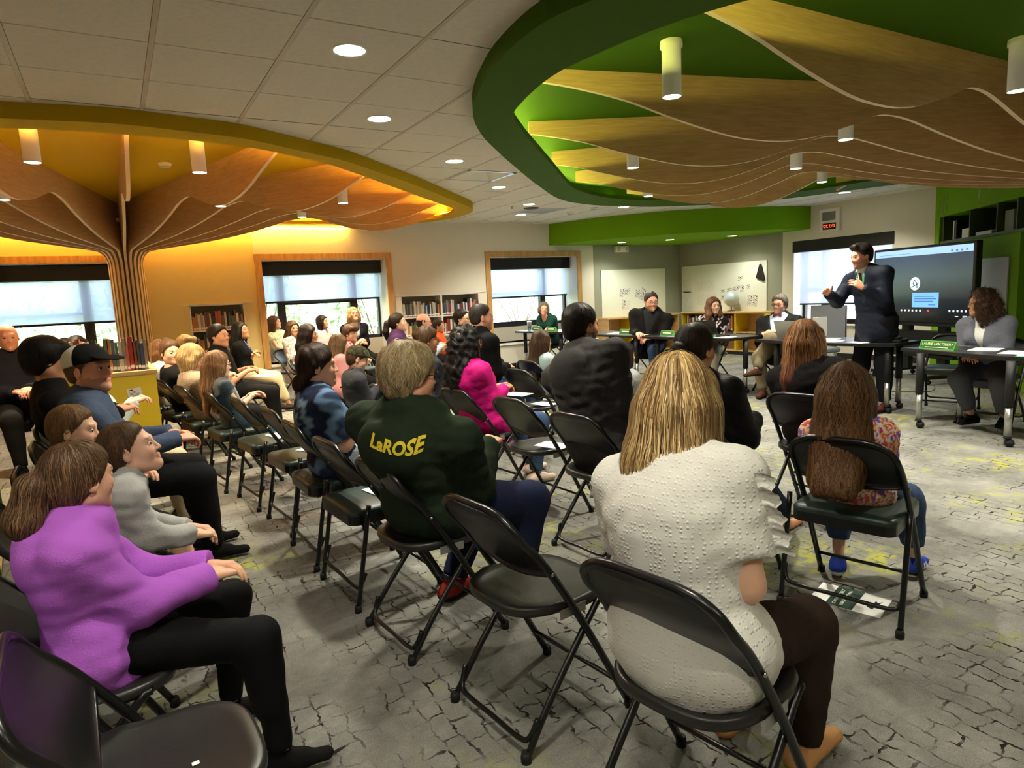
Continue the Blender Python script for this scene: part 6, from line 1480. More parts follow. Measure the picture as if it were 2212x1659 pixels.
def tiedye(cols, c, fr):
    cols = np.array([L3(q) for q in cols])
    def f_(V):
        d = np.linalg.norm(V-np.asarray(c)[None], axis=1); a = np.arctan2(V[:, 2]-c[2], V[:, 1]-c[1]); t = d*fr+.35*np.sin(a*9+14*d)+.2*np.sin(a*23)
        k = np.clip(t, 0, len(cols)-1.001); i = k.astype(int); w = (k-i)[:, None]; w = np.clip((w-.3)/.4, 0, 1); return cols[i]*(1-w)+cols[i+1]*w
    return f_
def blotch(cols, fr, seed):
    cols = np.array([L3(q) for q in cols]); r = np.random.default_rng(seed); K = r.normal(size=(6, 3))*np.asarray(fr); ph = r.uniform(0, 6, 6)
    def f_(V):
        n = sum(np.sin(V@K[i]+ph[i]+1.5*np.sin(V@K[5-i])) for i in range(6))/3.2; k = np.clip((n*.5+.5)*len(cols), 0, len(cols)-.001).astype(int); return cols[k]
    return f_
def halves(ca, cb, xs):
    a, b = L3(ca), L3(cb); return lambda P: np.where((P[:, 0] < xs)[:, None], a[None], b[None])
PPL = {}
def add(key, **k): PPL[key] = person(k)

# --- foreground right of the aisle
def blouse():
    m = cloth('white_dotted', (214, 212, 205), .8, bump=0); nt = m.node_tree; N = nt.nodes; L = nt.links.new; tc = N.new('ShaderNodeTexCoord'); v = N.new('ShaderNodeTexVoronoi'); v.inputs['Scale'].default_value = 88; v.inputs['Randomness'].default_value = .35
    L(tc.outputs['Object'], v.inputs['Vector']); rp = N.new('ShaderNodeValToRGB'); L(v.outputs['Distance'], rp.inputs[0]); rp.color_ramp.elements[0].position = .12; rp.color_ramp.elements[0].color = (1, 1, 1, 1); rp.color_ramp.elements[1].position = .38; rp.color_ramp.elements[1].color = (0, 0, 0, 1)
    bp = N.new('ShaderNodeBump'); bp.inputs['Strength'].default_value = .55; bp.inputs['Distance'].default_value = .003; L(rp.outputs[0], bp.inputs['Height']); L(bp.outputs[0], N['Principled BSDF'].inputs['Normal']); return m
BLOUSE = blouse()
def blond_roots(P, C):
    k = np.clip((P[:, 1]*1.0+.02)/.03, 0, 1)*np.clip((-.02-P[:, 2])/.1, 0, 1)*np.clip((-.03-P[:, 0])/.05, 0, 1); return C*(1-.8*k[:, None])+L3((44, 32, 24))[None]*.8*k[:, None]
add('blouse', label='woman with long blonde hair in a white dotted blouse seen from behind', at=(1.10, 1.10, 12), s=.93, build=1.22, head=HP(1462, 868, 1.24), hw=36, hpitch=14, hunch=9, skin='light', hands='lap',
    top=dict(name='blouse', mat=BLOUSE, inf=.020, sleeve=.72, flare=.016, scoop=1.05, sdepth=.065, back_scoop=1.2, collar=-.04, over_lap=.25, hem=.05, wr=.0035, wf=16), bottom=dict(mat=cloth('dark_brown', (48, 36, 30)), leg=1.95), shoe=dict(col=(190, 140, 90), sole=(176, 124, 72), low=True),
    hair_col=[(206, 172, 112), (232, 206, 152), (160, 124, 78), (120, 88, 56)], hair=dict(kind='long', len=.27, w=1.1, sweep=0.0, out=.0, line=.03, wav=.08, strands=3200, slen=.24, sw=1.5, lift=.004, colf=blond_roots))
add('greenhoodie', label='grey-blond man in a dark green hoodie with yellow lettering on the back', px=.08, twist=15, at=(1.0, 2.50, 8), s=1.0, build=1.42, sex='m', head=HP(885, 812, 2.42), hw=6, hpitch=4, skin='pink', flush=1.6, hands=[(.30, -.13, .10), (.30, .13, .10)], hunch=9, jowl=1.1, shoulder=1.04,
    top=dict(name='hoodie', mat=cloth('forest_green', (36, 48, 34), var=.08, vscale=40), inf=.026, hood=1.18, sinf=1.0, hem=.05, wr=.006, wf=19), bottom=dict(mat=NAVYJ, inf=.02), shoe=dict(col=(140, 42, 34)), glasses='black', feet=[(.34, -.12, .075), (.18, .16, .075)],
    hair_col=[(182, 158, 112), (206, 186, 142), (150, 126, 88), (196, 178, 150)], hair=dict(kind='short', thick=.017, line=.022, nape=.088, lump=.005, freq=60, wav=.5, lift=.006, strands=2600, slen=.085, sw=1.3))
add('tiedyegirl', label='girl with long brown hair and a pink tie-dye top on the padded chair', at=(2.64, 1.585, 18), s=.80, build=.95, head=HP(1826, 868, 1.60), hw=28, hpitch=6, skin='light', hands='lap',
    top=dict(name='tee', mat=None, colf=blotch([(226, 92, 84), (238, 222, 218), (226, 84, 80), (240, 214, 200), (236, 206, 90), (200, 60, 110), (240, 226, 220), (126, 86, 166)], (30, 60, 26), 4), sleeve=.7, inf=.02, hem=.06), bottom=dict(mat=JEAN, leg=1.72), shoe=dict(col=(36, 56, 140), sole=(228, 230, 230), stripe=True), feet=[(.40, -.17, .075), (.22, .12, .075)],
    hair_col=[(104, 72, 44), (132, 94, 58), (78, 52, 32)], hair=dict(kind='long', len=.36, w=1.2, out=.07, line=.03, wav=.45, strands=2800, slen=.26, sw=1.5, lift=.005, sl=.95))
add('auburn', label='woman with long auburn ombre hair and black top in front of the head tables', at=(3.46, 2.33, 14), s=.92, build=1.15, head=HP(1738, 735, 2.44), hw=28, hpitch=2, skin='tan', hands='lap', shoulder=1.05,
    top=dict(name='top', mat=cloth('black_cotton', (20, 17, 19)), sleeve=1.0, inf=.016, scoop=1.0, back_scoop=.8, collar=-.02), bottom=dict(mat=None, colf=blotch([(16, 16, 16), (20, 20, 20), (232, 232, 228), (18, 18, 18)], 22, 8), leg=1.9), shoe=SHB, kpole=(V3(.6, -.5, .8), V3(.6, .3, 1)),
    hair_col=[(138, 92, 54), (110, 66, 44), (164, 116, 70)], hair=dict(kind='long', len=.40, w=1.12, line=.03, strands=1400, slen=.28, sw=1.3, lift=.004, wav=.15, scolf=lambda P, C: C*(1-np.clip((-.10-P[:, 2])/.18, 0, 1)[:, None]*.75)+L3((92, 40, 40))[None]*np.clip((-.10-P[:, 2])/.18, 0, 1)[:, None]*.75, colf=lambda P, C: C*(1-np.clip((-.10-P[:, 2])/.18, 0, 1)[:, None]*.7)+L3((78, 34, 34))[None]*np.clip((-.10-P[:, 2])/.18, 0, 1)[:, None]*.7))
add('blackjacket', label='dark-haired woman in a black jacket and jeans stretching out one bare foot', at=(2.42, 2.20, 14), s=.95, build=1.1, head=HP(1503, 755, 2.26), hw=8, skin='tan', hands=[(.3, -.12, .12), (.3, .12, .12)], top=dict(name='jacket', mat=cloth('black_nylon', (20, 20, 22), .5), inf=.022, hem=.05), bottom=dict(mat=cloth('indigo', (26, 32, 54)), leg=1.8), bare_feet=True, feet=[(.72, -.10, .075), (.62, .2, .075)],
    hair_col=DARK, hair=dict(kind='pony', len=.26, pz=.0, tie=BLK, line=.026))
# --- second row
add('charcoal', label='bearded man in a charcoal hooded jacket seen from behind', at=(2.22, 2.78, 6), s=1.04, build=1.36, sex='m', head=HP(1255, 705, 2.98), hw=2, hpitch=2, skin='tan', beard=((44, 32, 26), .85), hands='lap', shoulder=1.04,
    top=dict(name='jacket', mat=cloth('charcoal', (48, 46, 46), .7), inf=.024, hood=1.05, hem=.06, wr=.006, wf=18), bottom=dict(mat=OLIVE), shoe=SHB, hair_col=[(34, 26, 22), (50, 38, 32), (26, 20, 17)], hair=dict(kind='short', thick=.010, nape=.075, strands=1400, slen=.045, lump=.002))
add('magenta', label='woman with long curly black hair in a magenta shirt', at=(2.17, 4.12, 6), s=.93, build=1.15, head=HP(1008, 742, 4.16), hw=-6, skin='olive', hands='lap', glasses='metal',
    top=dict(name='shirt', mat=cloth('magenta', (196, 24, 116), .65), inf=.024, hem=.2, over_lap=.35, wr=.006), bottom=dict(mat=JEAN), shoe=dict(col=(216, 190, 170), sole=(216, 190, 170), low=True), feet=[(.34, -.15, .075), (.5, .1, .075)],
    hair_col=[(22, 18, 18), (38, 30, 28), (14, 12, 12)], hair=dict(kind='curly', len=.30, w=1.12, line=.022, wav=.9, lift=.008, strands=1300, slen=.15))
add('greytee', label='girl with straight dark hair and a grey shirt below the head table', at=(3.22, 3.74, 4), s=.66, head=HP(1346, 768, 3.76), hw=-16, skin='light', hands='lap', top=dict(name='tee', mat=GREYT, sleeve=.8), bottom=dict(mat=JEAN), shoe=SHW, hair_col=DARK, hair=dict(kind='long', len=.20, line=.026))
add('cream', label='person in a cream top with a black lace headpiece, mostly hidden by the charcoal jacket', at=(3.72, 4.86, 0), s=.92, head=HP(1262, 700, 4.9), hw=-10, skin='light', hands='lap', top=dict(name='top', mat=CREAM, inf=.024), bottom=dict(mat=BLK), shoe=SHB, hair_col=DARK, hair=dict(kind='bun', bun=(.0, 0, .135), w=1.1))
add('paleblue', label='girl with very long brown hair, glasses and a pale blue hoodie', at=(3.50, 5.22, 0), s=.70, head=HP(1170, 738, 5.22), hw=-10, skin='light', glasses='black', hands='lap', top=dict(name='hoodie', mat=cloth('pale_blue', (192, 214, 214)), inf=.022, hood=.8), bottom=dict(mat=GREYT), shoe=SHW, hair_col=[(78, 54, 36), (100, 72, 48), (60, 42, 28)], hair=dict(kind='long', len=.36, w=1.0, line=.026))
add('cropped', label='man with cropped hair in a black jacket rising above the second row', at=(2.90, 5.42, 0), s=1.03, build=1.2, sex='m', head=HP(1040, 686, 5.44), hw=-16, skin='pink', hands='lap', beard=((110, 84, 66), .25), top=dict(name='jacket', mat=BLK, inf=.024), bottom=dict(mat=JEAN), shoe=SHB, hair_col=[(60, 52, 46), (84, 74, 66), (44, 38, 34)], hair=dict(kind='short', thick=.007, nape=.06, line=.012))
add('updo', label='woman with pinned-up brown hair and glasses behind the dark green hoodie man', at=(2.34, 5.38, 0), s=.93, build=1.1, head=HP(922, 735, 5.36), hw=-6, hpitch=6, skin='tan', glasses='metal', hands='lap', top=dict(name='top', mat=cloth('dark_floral', (70, 70, 76), col2=(30, 30, 34), vscale=40)), bottom=dict(mat=BLK), shoe=SHB, hair_col=BRN, hair=dict(kind='bun', bun=(-.10, 0, .05), lump=.006))
add('camocap', label='boy in a camouflage cap and dark grey hoodie looking down', at=(1.68, 5.52, -2), s=.70, head=HP(772, 776, 5.5), hw=-12, hpitch=22, sex='m', skin='fair', hands='phone', top=dict(name='hoodie', mat=cloth('slate', (58, 58, 62)), inf=.022, hood=.9), bottom=dict(mat=BLK), shoe=SHB, hair_col=BRN, hair=dict(kind='short', thick=.008), cap=dict(colf=blotch([(58, 60, 40), (78, 74, 50), (40, 42, 30), (66, 56, 38)], 34, 3)))
# --- left aisle row
add('teal', label='girl with long fair hair and glasses in a dark teal velvet dress', at=(.72, 5.62, 8), s=.74, head=HP(470, 788, 5.66), hw=-2, hpitch=4, skin='light', glasses='metal', hands='clasp', top=dict(name='dress', mat=cloth('teal_velvet', (24, 46, 54), .5, sheen=.6), sleeve=.16, flare=.02, scoop=1.05, back_scoop=.8, collar=-.03), bottom=dict(mat=cloth('teal_denim', (40, 66, 80))), shoe=dict(col=(190, 130, 110), low=True), feet=[(.55, -.1, .075), (.5, .12, .075)], hair_col=LBRN, hair=dict(kind='long', len=.34, w=1.0, line=.028, scolf=lambda P, C: C*(1+.5*np.clip((-.15-P[:, 2])/.2, 0, 1)[:, None])))
add('beige', label='blonde woman with shoulder-length hair in a beige knitted sweater', at=(.60, 6.25, 8), s=.90, build=1.1, head=HP(414, 775, 6.25), hw=-14, hpitch=26, hunch=11, skin='fair', hands='phone', top=dict(name='sweater', mat=cloth('oatmeal_knit', (156, 136, 112), bump=.6, bscale=130, var=.15, vscale=120), inf=.022, scoop=.9), bottom=dict(mat=BLK), shoe=SHB, hair_col=BLD, hair=dict(kind='bob', len=.13, w=1.05, line=.028))
add('lookback', label='young woman in black with a brown headband looking back at the camera', at=(.48, 6.95, 6), s=.90, head=HP(368, 762, 6.92), hw=-68, skin='fair', hands='lap', top=dict(name='top', mat=BLK, scoop=.9), bottom=dict(mat=BLK), shoe=SHB, hair_col=[(100, 72, 46), (124, 90, 58), (80, 56, 36)], hair=dict(kind='bun', bun=(-.06, 0, .12), w=.8))
add('curlywhite', label='woman with curly fair hair in a white top at the end of the left aisle', at=(.36, 7.6, 0), s=.88, head=HP(352, 768, 7.62), hw=-20, skin='fair', hands='lap', top=dict(name='top', mat=cloth('soft_white', (226, 220, 206))), bottom=dict(mat=BLK), shoe=SHB, hair_col=LBRN, hair=dict(kind='bob', len=.12, lump=.008))
add('blondboy', label='blond boy whose head shows above the beige sweater woman', at=(.72, 8.05, -20), s=.86, sex='m', head=HP(403, 747, 8.05), hw=-50, skin='fair', hands='lap', top=dict(name='tee', mat=cloth('navy', (36, 44, 66))), bottom=dict(mat=BLK), shoe=SHB, hair_col=BLD, hair=dict(kind='short', thick=.014, bangs=True))
add('polo', label='dark-haired man in a black polo shirt before the wall bookcase', at=(.95, 7.62, -12), s=.98, build=1.2, sex='m', head=HP(472, 726, 7.55), hw=-40, skin='tan', hands='lap', top=dict(name='polo', mat=BLK, sleeve=.75, collar=.04), bottom=dict(mat=BLK), shoe=SHB, hair_col=DARK, hair=dict(kind='short', thick=.013, line=.016))
add('lace', label='black-haired woman with lace sleeves and khaki trousers with a magazine on her lap', at=(1.40, 9.35, -20), s=.92, head=HP(520, 715, 9.36), hw=-42, hpitch=-12, skin='olive', hands='cross', top=dict(name='top', mat=BLK, sleeve=.9, puff=True), bottom=dict(mat=KHAKI, leg=1.8), shoe=dict(col=(46, 40, 34)), hair_col=BLKH, hair=dict(kind='long', len=.22, line=.022), feet=[(.52, -.10, .075), (.40, -.16, .10)])
add('tiedyeteen', label='teenager with dark hair tied low and a blue tie-dye shirt', at=(.94, 3.62, 4), s=.90, build=1.02, head=HP(686, 792, 3.66), hw=-12, skin='fair', hands=[(.26, -.10, .16), (.28, .08, .16)], hunch=10, top=dict(name='tee', mat=None, colf=tiedye([(196, 206, 214), (150, 172, 190), (44, 56, 84), (120, 146, 170), (34, 42, 66), (28, 34, 54), (90, 116, 146), (40, 50, 76), (30, 36, 58)], (-.13, .05, .78), 22), sleeve=.85, flare=.014, inf=.024, hem=.06), bottom=dict(mat=cloth('pale_denim', (150, 160, 172))), shoe=SHW,
    hair_col=[(52, 36, 28), (70, 50, 38), (38, 27, 21)], hair=dict(kind='bun', bun=(-.098, -.01, -.085), w=1.15, nape=.10, lump=.006, line=.024, strands=1300, tie=cloth('grey_scrunchie', (150, 146, 150)), pz=-.055))
# --- left bench row beside the bookcase
add('purple', label='girl with a brown ponytail in a purple hoodie and black leggings', at=(-.17, 2.08, 2), s=.80, ls=.90, hs=.80, build=1.06, head=HP(172, 1036, 2.10), hw=34, hpitch=2, skin='fair', hands=[(.37, -.06, .07), (.38, .03, .08)], hunch=9, curl=.35, top=dict(name='hoodie', mat=cloth('orchid', (178, 98, 204), bump=.35, bscale=300), inf=.024, hood=1.05, hem=.07, over_lap=.10, wr=.006, wf=20), bottom=dict(mat=cloth('leggings', (12, 12, 13), .75), inf=.008), shoe=SHB, feet=[(.40, -.16, .075), (.32, .2, .075)],
    hair_col=[(92, 66, 46), (116, 86, 60), (72, 50, 34), (140, 106, 72)], hair=dict(kind='pony', len=.17, pz=-.005, w=1.25, line=.026, strands=3600, slen=.10, sw=1.2, tie=cloth('hair_elastic', (70, 50, 38))))
add('greyboy', label='boy with short brown hair in a grey hoodie gazing upward', at=(-.13, 2.76, 2), s=.66, sex='m', head=HP(282, 972, 2.80), hw=-10, hpitch=-16, skin='light', hands=[(.36, -.08, .10), (.36, .05, .12)], curl=.4, bare_legs=True, top=dict(name='hoodie', mat=cloth('grey_fleece', (172, 172, 170), var=.1, vscale=20), inf=.024, hood=.95, hem=.08, wr=.006), bottom=dict(name='shorts', mat=OLIVE, leg=.92, inf=.02), shoe=SHW, hair_col=[(92, 66, 44), (112, 84, 58), (74, 52, 36)], hair=dict(kind='short', thick=.009, line=.014, strands=2200, slen=.04))
add('sandyboy', label='sandy-haired boy between the grey hoodie boy and the man in the cap', at=(-.17, 3.40, 2), s=.70, sex='m', head=HP(160, 930, 3.40), hw=-14, hpitch=4, skin='light', hands='lap', bare_legs=True, top=dict(name='tee', mat=cloth('dusk_blue', (58, 66, 86)), sleeve=.9), bottom=dict(name='shorts', mat=cloth('black_shorts', (28, 27, 26)), leg=.9, inf=.02), shoe=SHB, hair_col=SAND, hair=dict(kind='short', thick=.011, line=.012, strands=1800, slen=.045))
add('cap', label='man in a white and black cap and heather blue shirt', at=(-.17, 4.06, 2), s=.99, build=1.28, sex='m', head=HP(192, 800, 4.06), hw=-34, hpitch=-6, skin='pink', flush=2.0, beard=((120, 84, 64), .35), hands=[(.38, -.12, .10), (.36, .02, .12)], jowl=1.12, top=dict(name='shirt', mat=cloth('heather_blue', (70, 82, 104), var=.15, vscale=150), inf=.02), bottom=dict(mat=BLK, inf=.02), shoe=SHB, hair_col=[(110, 84, 60), (130, 100, 74)], hair=dict(kind='short', thick=.006, nape=.06), cap=dict(colf=halves((226, 222, 212), (28, 27, 28), -.01)))
add('teen', label='black-haired teenager in a black jacket beside the man in the cap', at=(-.24, 4.70, 2), s=.97, sex='m', head=HP(100, 778, 4.66), hw=18, hpitch=8, skin='tan', hands='phone', top=dict(name='jacket', mat=BLK, inf=.022, collar=.03), bottom=dict(mat=KHAKI, inf=.018), shoe=SHB, hair_col=BLKH, hair=dict(kind='short', thick=.024, line=.030, nape=.10, bangs=True, strands=1500, slen=.10))
add('hiddenknees', label='person in navy shorts whose bare knees show beside the yellow bookcase end', at=(-.16, 5.38, 0), s=.90, head=HP(186, 796, 5.38), hw=0, hpitch=10, skin='pink', hands='phone', bare_legs=True, top=dict(name='top', mat=cloth('mint', (206, 214, 206))), bottom=dict(name='shorts', mat=cloth('navy_shorts', (30, 32, 48)), leg=.85), shoe=SHB, hair_col=BRN, hair=dict(kind='short'))
# --- window side
add('baldleft', label='bald man in a dark jacket at the far left by the window', at=(-.86, 7.7, -75), z=0, s=1.04, build=1.2, sex='m', head=HP(17, 730, 7.7), hw=-78, skin='pink', flush=1.4, beard=((150, 120, 96), .3), hands='lap', top=dict(name='jacket', mat=cloth('navy_jacket', (26, 28, 38)), inf=.024), bottom=dict(mat=BLK), shoe=SHB, hair_col=GRYH, hair=dict(kind='bald', thick=.004, ring=.01))
add('darkhead', label='dark-haired child whose head shows above the books before the left window', at=(-.36, 8.2, -60), s=.80, head=HP(168, 749, 8.2), hw=-60, skin='tan', hands='lap', top=dict(name='tee', mat=cloth('plum', (80, 50, 70))), bottom=dict(mat=BLK), shoe=SHB, hair_col=DARK, hair=dict(kind='bob', len=.10))
add('darkhead2', label='dark-haired child half hidden behind the black-haired teenager by the left window', at=(-.52, 9.05, -30), s=.78, head=HP(146, 752, 9.05), hw=-20, skin='tan', hands='lap', top=dict(name='tee', mat=GREYT), bottom=dict(mat=BLK), shoe=SHB, hair_col=DARK, hair=dict(kind='bob', len=.10))
add('windowgirl', label='girl with long brown hair in a pale floral dress perched in the middle window', at=(2.26, 10.84, -60), seat=.50, s=.74, head=HP(592, 689, 10.86), hw=-30, hpitch=-8, skin='fair', hands='lap', top=dict(name='dress', mat=None, colf=blotch([(214, 222, 190), (232, 234, 214), (178, 190, 140), (226, 228, 206)], 40, 6), sleeve=.3), bottom=dict(name='skirt', mat=None, colf=blotch([(214, 222, 190), (232, 234, 214), (178, 190, 140), (226, 228, 206)], 40, 6), leg=.9, skirt=.8), bare_legs=True, shoe=SHW, hair_col=BRN, hair=dict(kind='long', len=.22, line=.026))
add('floralwhite', label='girl with long wavy brown hair in a white floral top facing the camera', at=(2.20, 9.90, -50), s=.80, head=HP(632, 710, 9.9), hw=-72, skin='fair', hands='lap', top=dict(name='top', mat=None, colf=blotch([(228, 222, 214), (238, 234, 228), (176, 150, 140), (232, 226, 220)], 40, 9)), bottom=dict(mat=cloth('off_white', (218, 208, 196))), shoe=SHB, hair_col=BRN, hair=dict(kind='long', len=.22, wav=.5, line=.024))
add('blacktank', label='dark-haired woman with glasses in a black sleeveless top', at=(1.93, 7.92, -12), s=.90, build=1.1, head=HP(666, 722, 7.95), hw=-22, hpitch=4, skin='tan', glasses='black', hands='lap', top=dict(name='top', mat=BLK, sleeve=0, scoop=1.0), bottom=dict(mat=BLK), shoe=SHB, hair_col=[(30, 20, 18), (46, 30, 26), (22, 15, 13)], hair=dict(kind='long', len=.24, line=.022))
add('palepink', label='girl with a dark bob and a pale pink tee in the middle window', at=(2.86, 10.66, -60), seat=.50, s=.74, head=HP(697, 696, 10.64), hw=-44, hpitch=-8, skin='fair', hands='lap', top=dict(name='tee', mat=cloth('pale_pink', (230, 208, 210)), sleeve=.7), bottom=dict(mat=JEAN), shoe=SHW, hair_col=DARK, hair=dict(kind='bob', len=.11))
add('denimjacket', label='blonde woman with glasses in a black denim jacket with a lanyard in the window', at=(3.35, 10.52, -88), seat=.50, s=.98, build=1.05, head=HP(764, 680, 10.48), hw=-90, hpitch=-16, skin='fair', glasses='metal', hands='clasp', top=dict(name='jacket', mat=cloth('black_denim', (26, 26, 30)), inf=.022, vneck=(.26, .34), under=cloth('white_blouse', (220, 214, 212))), bottom=dict(mat=BLK), shoe=SHB, hair_col=BLD, hair=dict(kind='long', len=.15, w=.9, line=.022))
add('redplaid', label='boy in a red plaid shirt with his hand at his mouth', at=(2.52, 8.25, -40), s=.76, sex='m', head=HP(757, 720, 8.2), hw=-50, hpitch=4, skin='light', hands=[(.20, -.04, .47), (.22, .10, .2)], top=dict(name='shirt', mat=None, colf=blotch([(150, 40, 48), (190, 150, 146), (120, 30, 40)], 60, 12), sleeve=.9), bottom=dict(mat=BLK), shoe=SHB, hair_col=BRN, hair=dict(kind='short', thick=.014, bangs=True))
add('sideponytail', label='girl with smooth brown hair just behind the camouflage cap', at=(2.0, 7.0, -5), s=.74, head=HP(733, 745, 7.05), hw=-8, hpitch=8, skin='tan', hands='lap', top=dict(name='tee', mat=cloth('rose', (216, 150, 150)), sleeve=.8), bottom=dict(mat=BLK), shoe=SHB, hair_col=[(98, 74, 46), (124, 96, 60), (76, 56, 34)], hair=dict(kind='long', len=.18, line=.026))
add('purplecardigan', label='woman with a dark ponytail in a purple cardigan', at=(3.13, 8.0, -22), s=.93, build=1.2, head=HP(860, 697, 7.98), hw=-26, hpitch=-8, skin='fair', hands='lap', top=dict(name='cardigan', mat=cloth('aubergine', (62, 36, 70)), inf=.022), bottom=dict(mat=BLK), shoe=SHB, hair_col=DARK, hair=dict(kind='pony', len=.22, pz=.0))
add('baldglasses', label='balding man with dark-rimmed glasses before the double wall bookcase', at=(3.82, 8.72, -22), s=.95, build=1.1, sex='m', head=HP(916, 696, 8.7), hw=-26, skin='pink', glasses='black', hands='lap', top=dict(name='shirt', mat=cloth('light_shirt', (190, 190, 196))), bottom=dict(mat=BLK), shoe=SHB, hair_col=DARK, hair=dict(kind='bald', thick=.006, ring=.035))
add('orangeboy', label='boy in an orange tee before the double wall bookcase', at=(4.42, 9.5, -35), s=.70, sex='m', head=HP(948, 705, 9.45), hw=-42, skin='tan', hands='lap', top=dict(name='tee', mat=cloth('orange', (224, 84, 36)), sleeve=.8), bottom=dict(mat=BLK), shoe=SHB, hair_col=DARK, hair=dict(kind='short', thick=.010))
add('blackhoodglasses', label='person with glasses in a black hooded top beside the cropped-haired man', at=(4.05, 7.95, -30), s=.95, build=1.2, head=HP(998, 688, 7.95), hw=-48, skin='fair', glasses='black', hands='lap', top=dict(name='hoodie', mat=BLK, inf=.024, hood=1.0), bottom=dict(mat=BLK), shoe=SHB, hair_col=DARK, hair=dict(kind='short', thick=.014, line=.016))
# --- head table
add('greentop', label='woman with grey-brown bob in a dark green top leaning on the farthest table', at=(7.10, 10.20, -168), s=.94, build=1.15, head=HP(1174, 667, 10.12), hw=-112, hroll=-10, skin='pink', hands=[(.42, .02, .19), (.42, -.02, .20)], curl=.2, top=dict(name='top', mat=cloth('bottle_green', (26, 62, 54)), sleeve=.7, scoop=.9), bottom=dict(mat=cloth('bottle_trousers', (24, 48, 42))), shoe=SHB, hair_col=[(120, 100, 80), (150, 128, 104), (92, 76, 60)], hair=dict(kind='bob', len=.07, w=1.05, lump=.006))
add('beardman', label='large bearded man with glasses in a black jacket at the head table', at=(6.92, 7.42, -150), s=1.06, build=1.5, sex='m', head=HP(1407, 652, 7.25), hs=1.14, hw=-118, hpitch=4, skin='pink', glasses='black', beard=((110, 96, 86), .7), hands=[(.36, -.06, .20), (.34, .10, .16)], jowl=1.1, top=dict(name='jacket', mat=cloth('black_wool', (26, 23, 22)), inf=.028, vneck=(.30, .36), under=cloth('charcoal_shirt', (40, 42, 46)), lapel=True), bottom=dict(mat=JEAN), shoe=SHB, feet=[(.34, -.2, .075), (.36, .2, .075)], hair_col=[(70, 58, 50), (96, 84, 74), (52, 44, 38)], hair=dict(kind='short', thick=.012, line=.014))
add('longwavy', label='woman with long wavy brown hair in a black printed top at the head table', at=(7.22, 6.48, -150), s=.93, head=HP(1541, 661, 6.42), hw=-108, skin='light', hands='lap', top=dict(name='top', mat=None, colf=blotch([(20, 17, 18), (22, 18, 20), (18, 16, 17), (214, 206, 200), (24, 20, 22), (150, 60, 70), (18, 16, 17)], 26, 21)), bottom=dict(mat=cloth('stone', (206, 200, 188))), shoe=SHB, hair_col=[(116, 74, 46), (142, 96, 60), (90, 58, 36)], hair=dict(kind='long', len=.24, w=1.0, wav=.8, lump=.006, front=2, line=.020))
add('bowtie', label='grey-bearded man with glasses in a black suit and burgundy bow tie leaning back', at=(7.26, 5.42, -162), s=1.02, build=1.25, sex='m', head=HP(1684, 658, 5.48), hw=-168, skin='pink', glasses='black', beard=((176, 164, 148), .85), hands=[(.22, -.10, .12), (.24, .04, .13)], top=dict(name='jacket', mat=cloth('black_suit', (22, 22, 24), .6), inf=.026, vneck=(.36, .34), under=cloth('sky_shirt', (186, 200, 224)), lapel=True), bottom=dict(mat=cloth('taupe', (120, 108, 86)), inf=.02), shoe=SHBR, feet=[(.50, .02, .075), (.62, -.02, .36)], foot_dir=[(1, 0, 0), (1, -.5, 0)], hair_col=GRYH, hair=dict(kind='short', thick=.016, line=.014, lump=.005))
add('presenter', label='standing man in a navy suit with a green lanyard gesturing with both hands', at=(6.88, 3.92, 172), stand=True, s=1.03, build=1.16, sex='m', head=HP(1861, 553, 4.02), hw=152, hpitch=10, skin='pink', beard=((92, 66, 52), .55), hands=[(.42, -.17, .36), (.29, .13, .36)], curl=.3, spread=.5, thumb=1.0, dorsal=[(.2, -.6, .6), (.3, .8, .5)], hand_dir=[(.9, .2, .45), (.5, -.6, .6)], top=dict(name='jacket', mat=cloth('navy_suit', (28, 32, 46), .6), inf=.026, vneck=(.30, .20), under=cloth('white_shirt', (224, 226, 232)), lapel=True, long=.10, hem=.10), bottom=dict(mat=cloth('dark_suit_trousers', (20, 21, 26)), inf=.022), shoe=dict(col=(84, 36, 28)), feet=[(.08, -.15, .075), (.02, .14, .075)], hair_col=[(44, 36, 32), (62, 52, 46), (34, 28, 25)], hair=dict(kind='short', thick=.010, line=.014, quiff=True))
add('blazer', label='woman with big curly brown hair in a grey blazer at the right-hand table', at=(6.95, 2.86, 178), s=.95, build=1.2, head=HP(2122, 655, 2.90), hw=126, skin='tan', glasses='metal', hands='clasp', top=dict(name='blazer', mat=cloth('grey_blazer', (112, 114, 126), var=.2, vscale=160), inf=.024, vneck=(.34, .20), under=cloth('ivory', (232, 230, 224)), lapel=True, hem=.08), bottom=dict(mat=cloth('grey_trousers', (84, 86, 94)), leg=1.78, inf=.022), shoe=dict(col=(14, 14, 15), low=True), feet=[(.22, -.02, .10), (.14, .2, .10)], hair_col=[(66, 44, 32), (92, 62, 44), (48, 32, 24)], hair=dict(kind='curly', len=.17, w=1.3, thick=.024, line=-.004, lump=.013, strands=1100, wav=1.2, lift=.016))

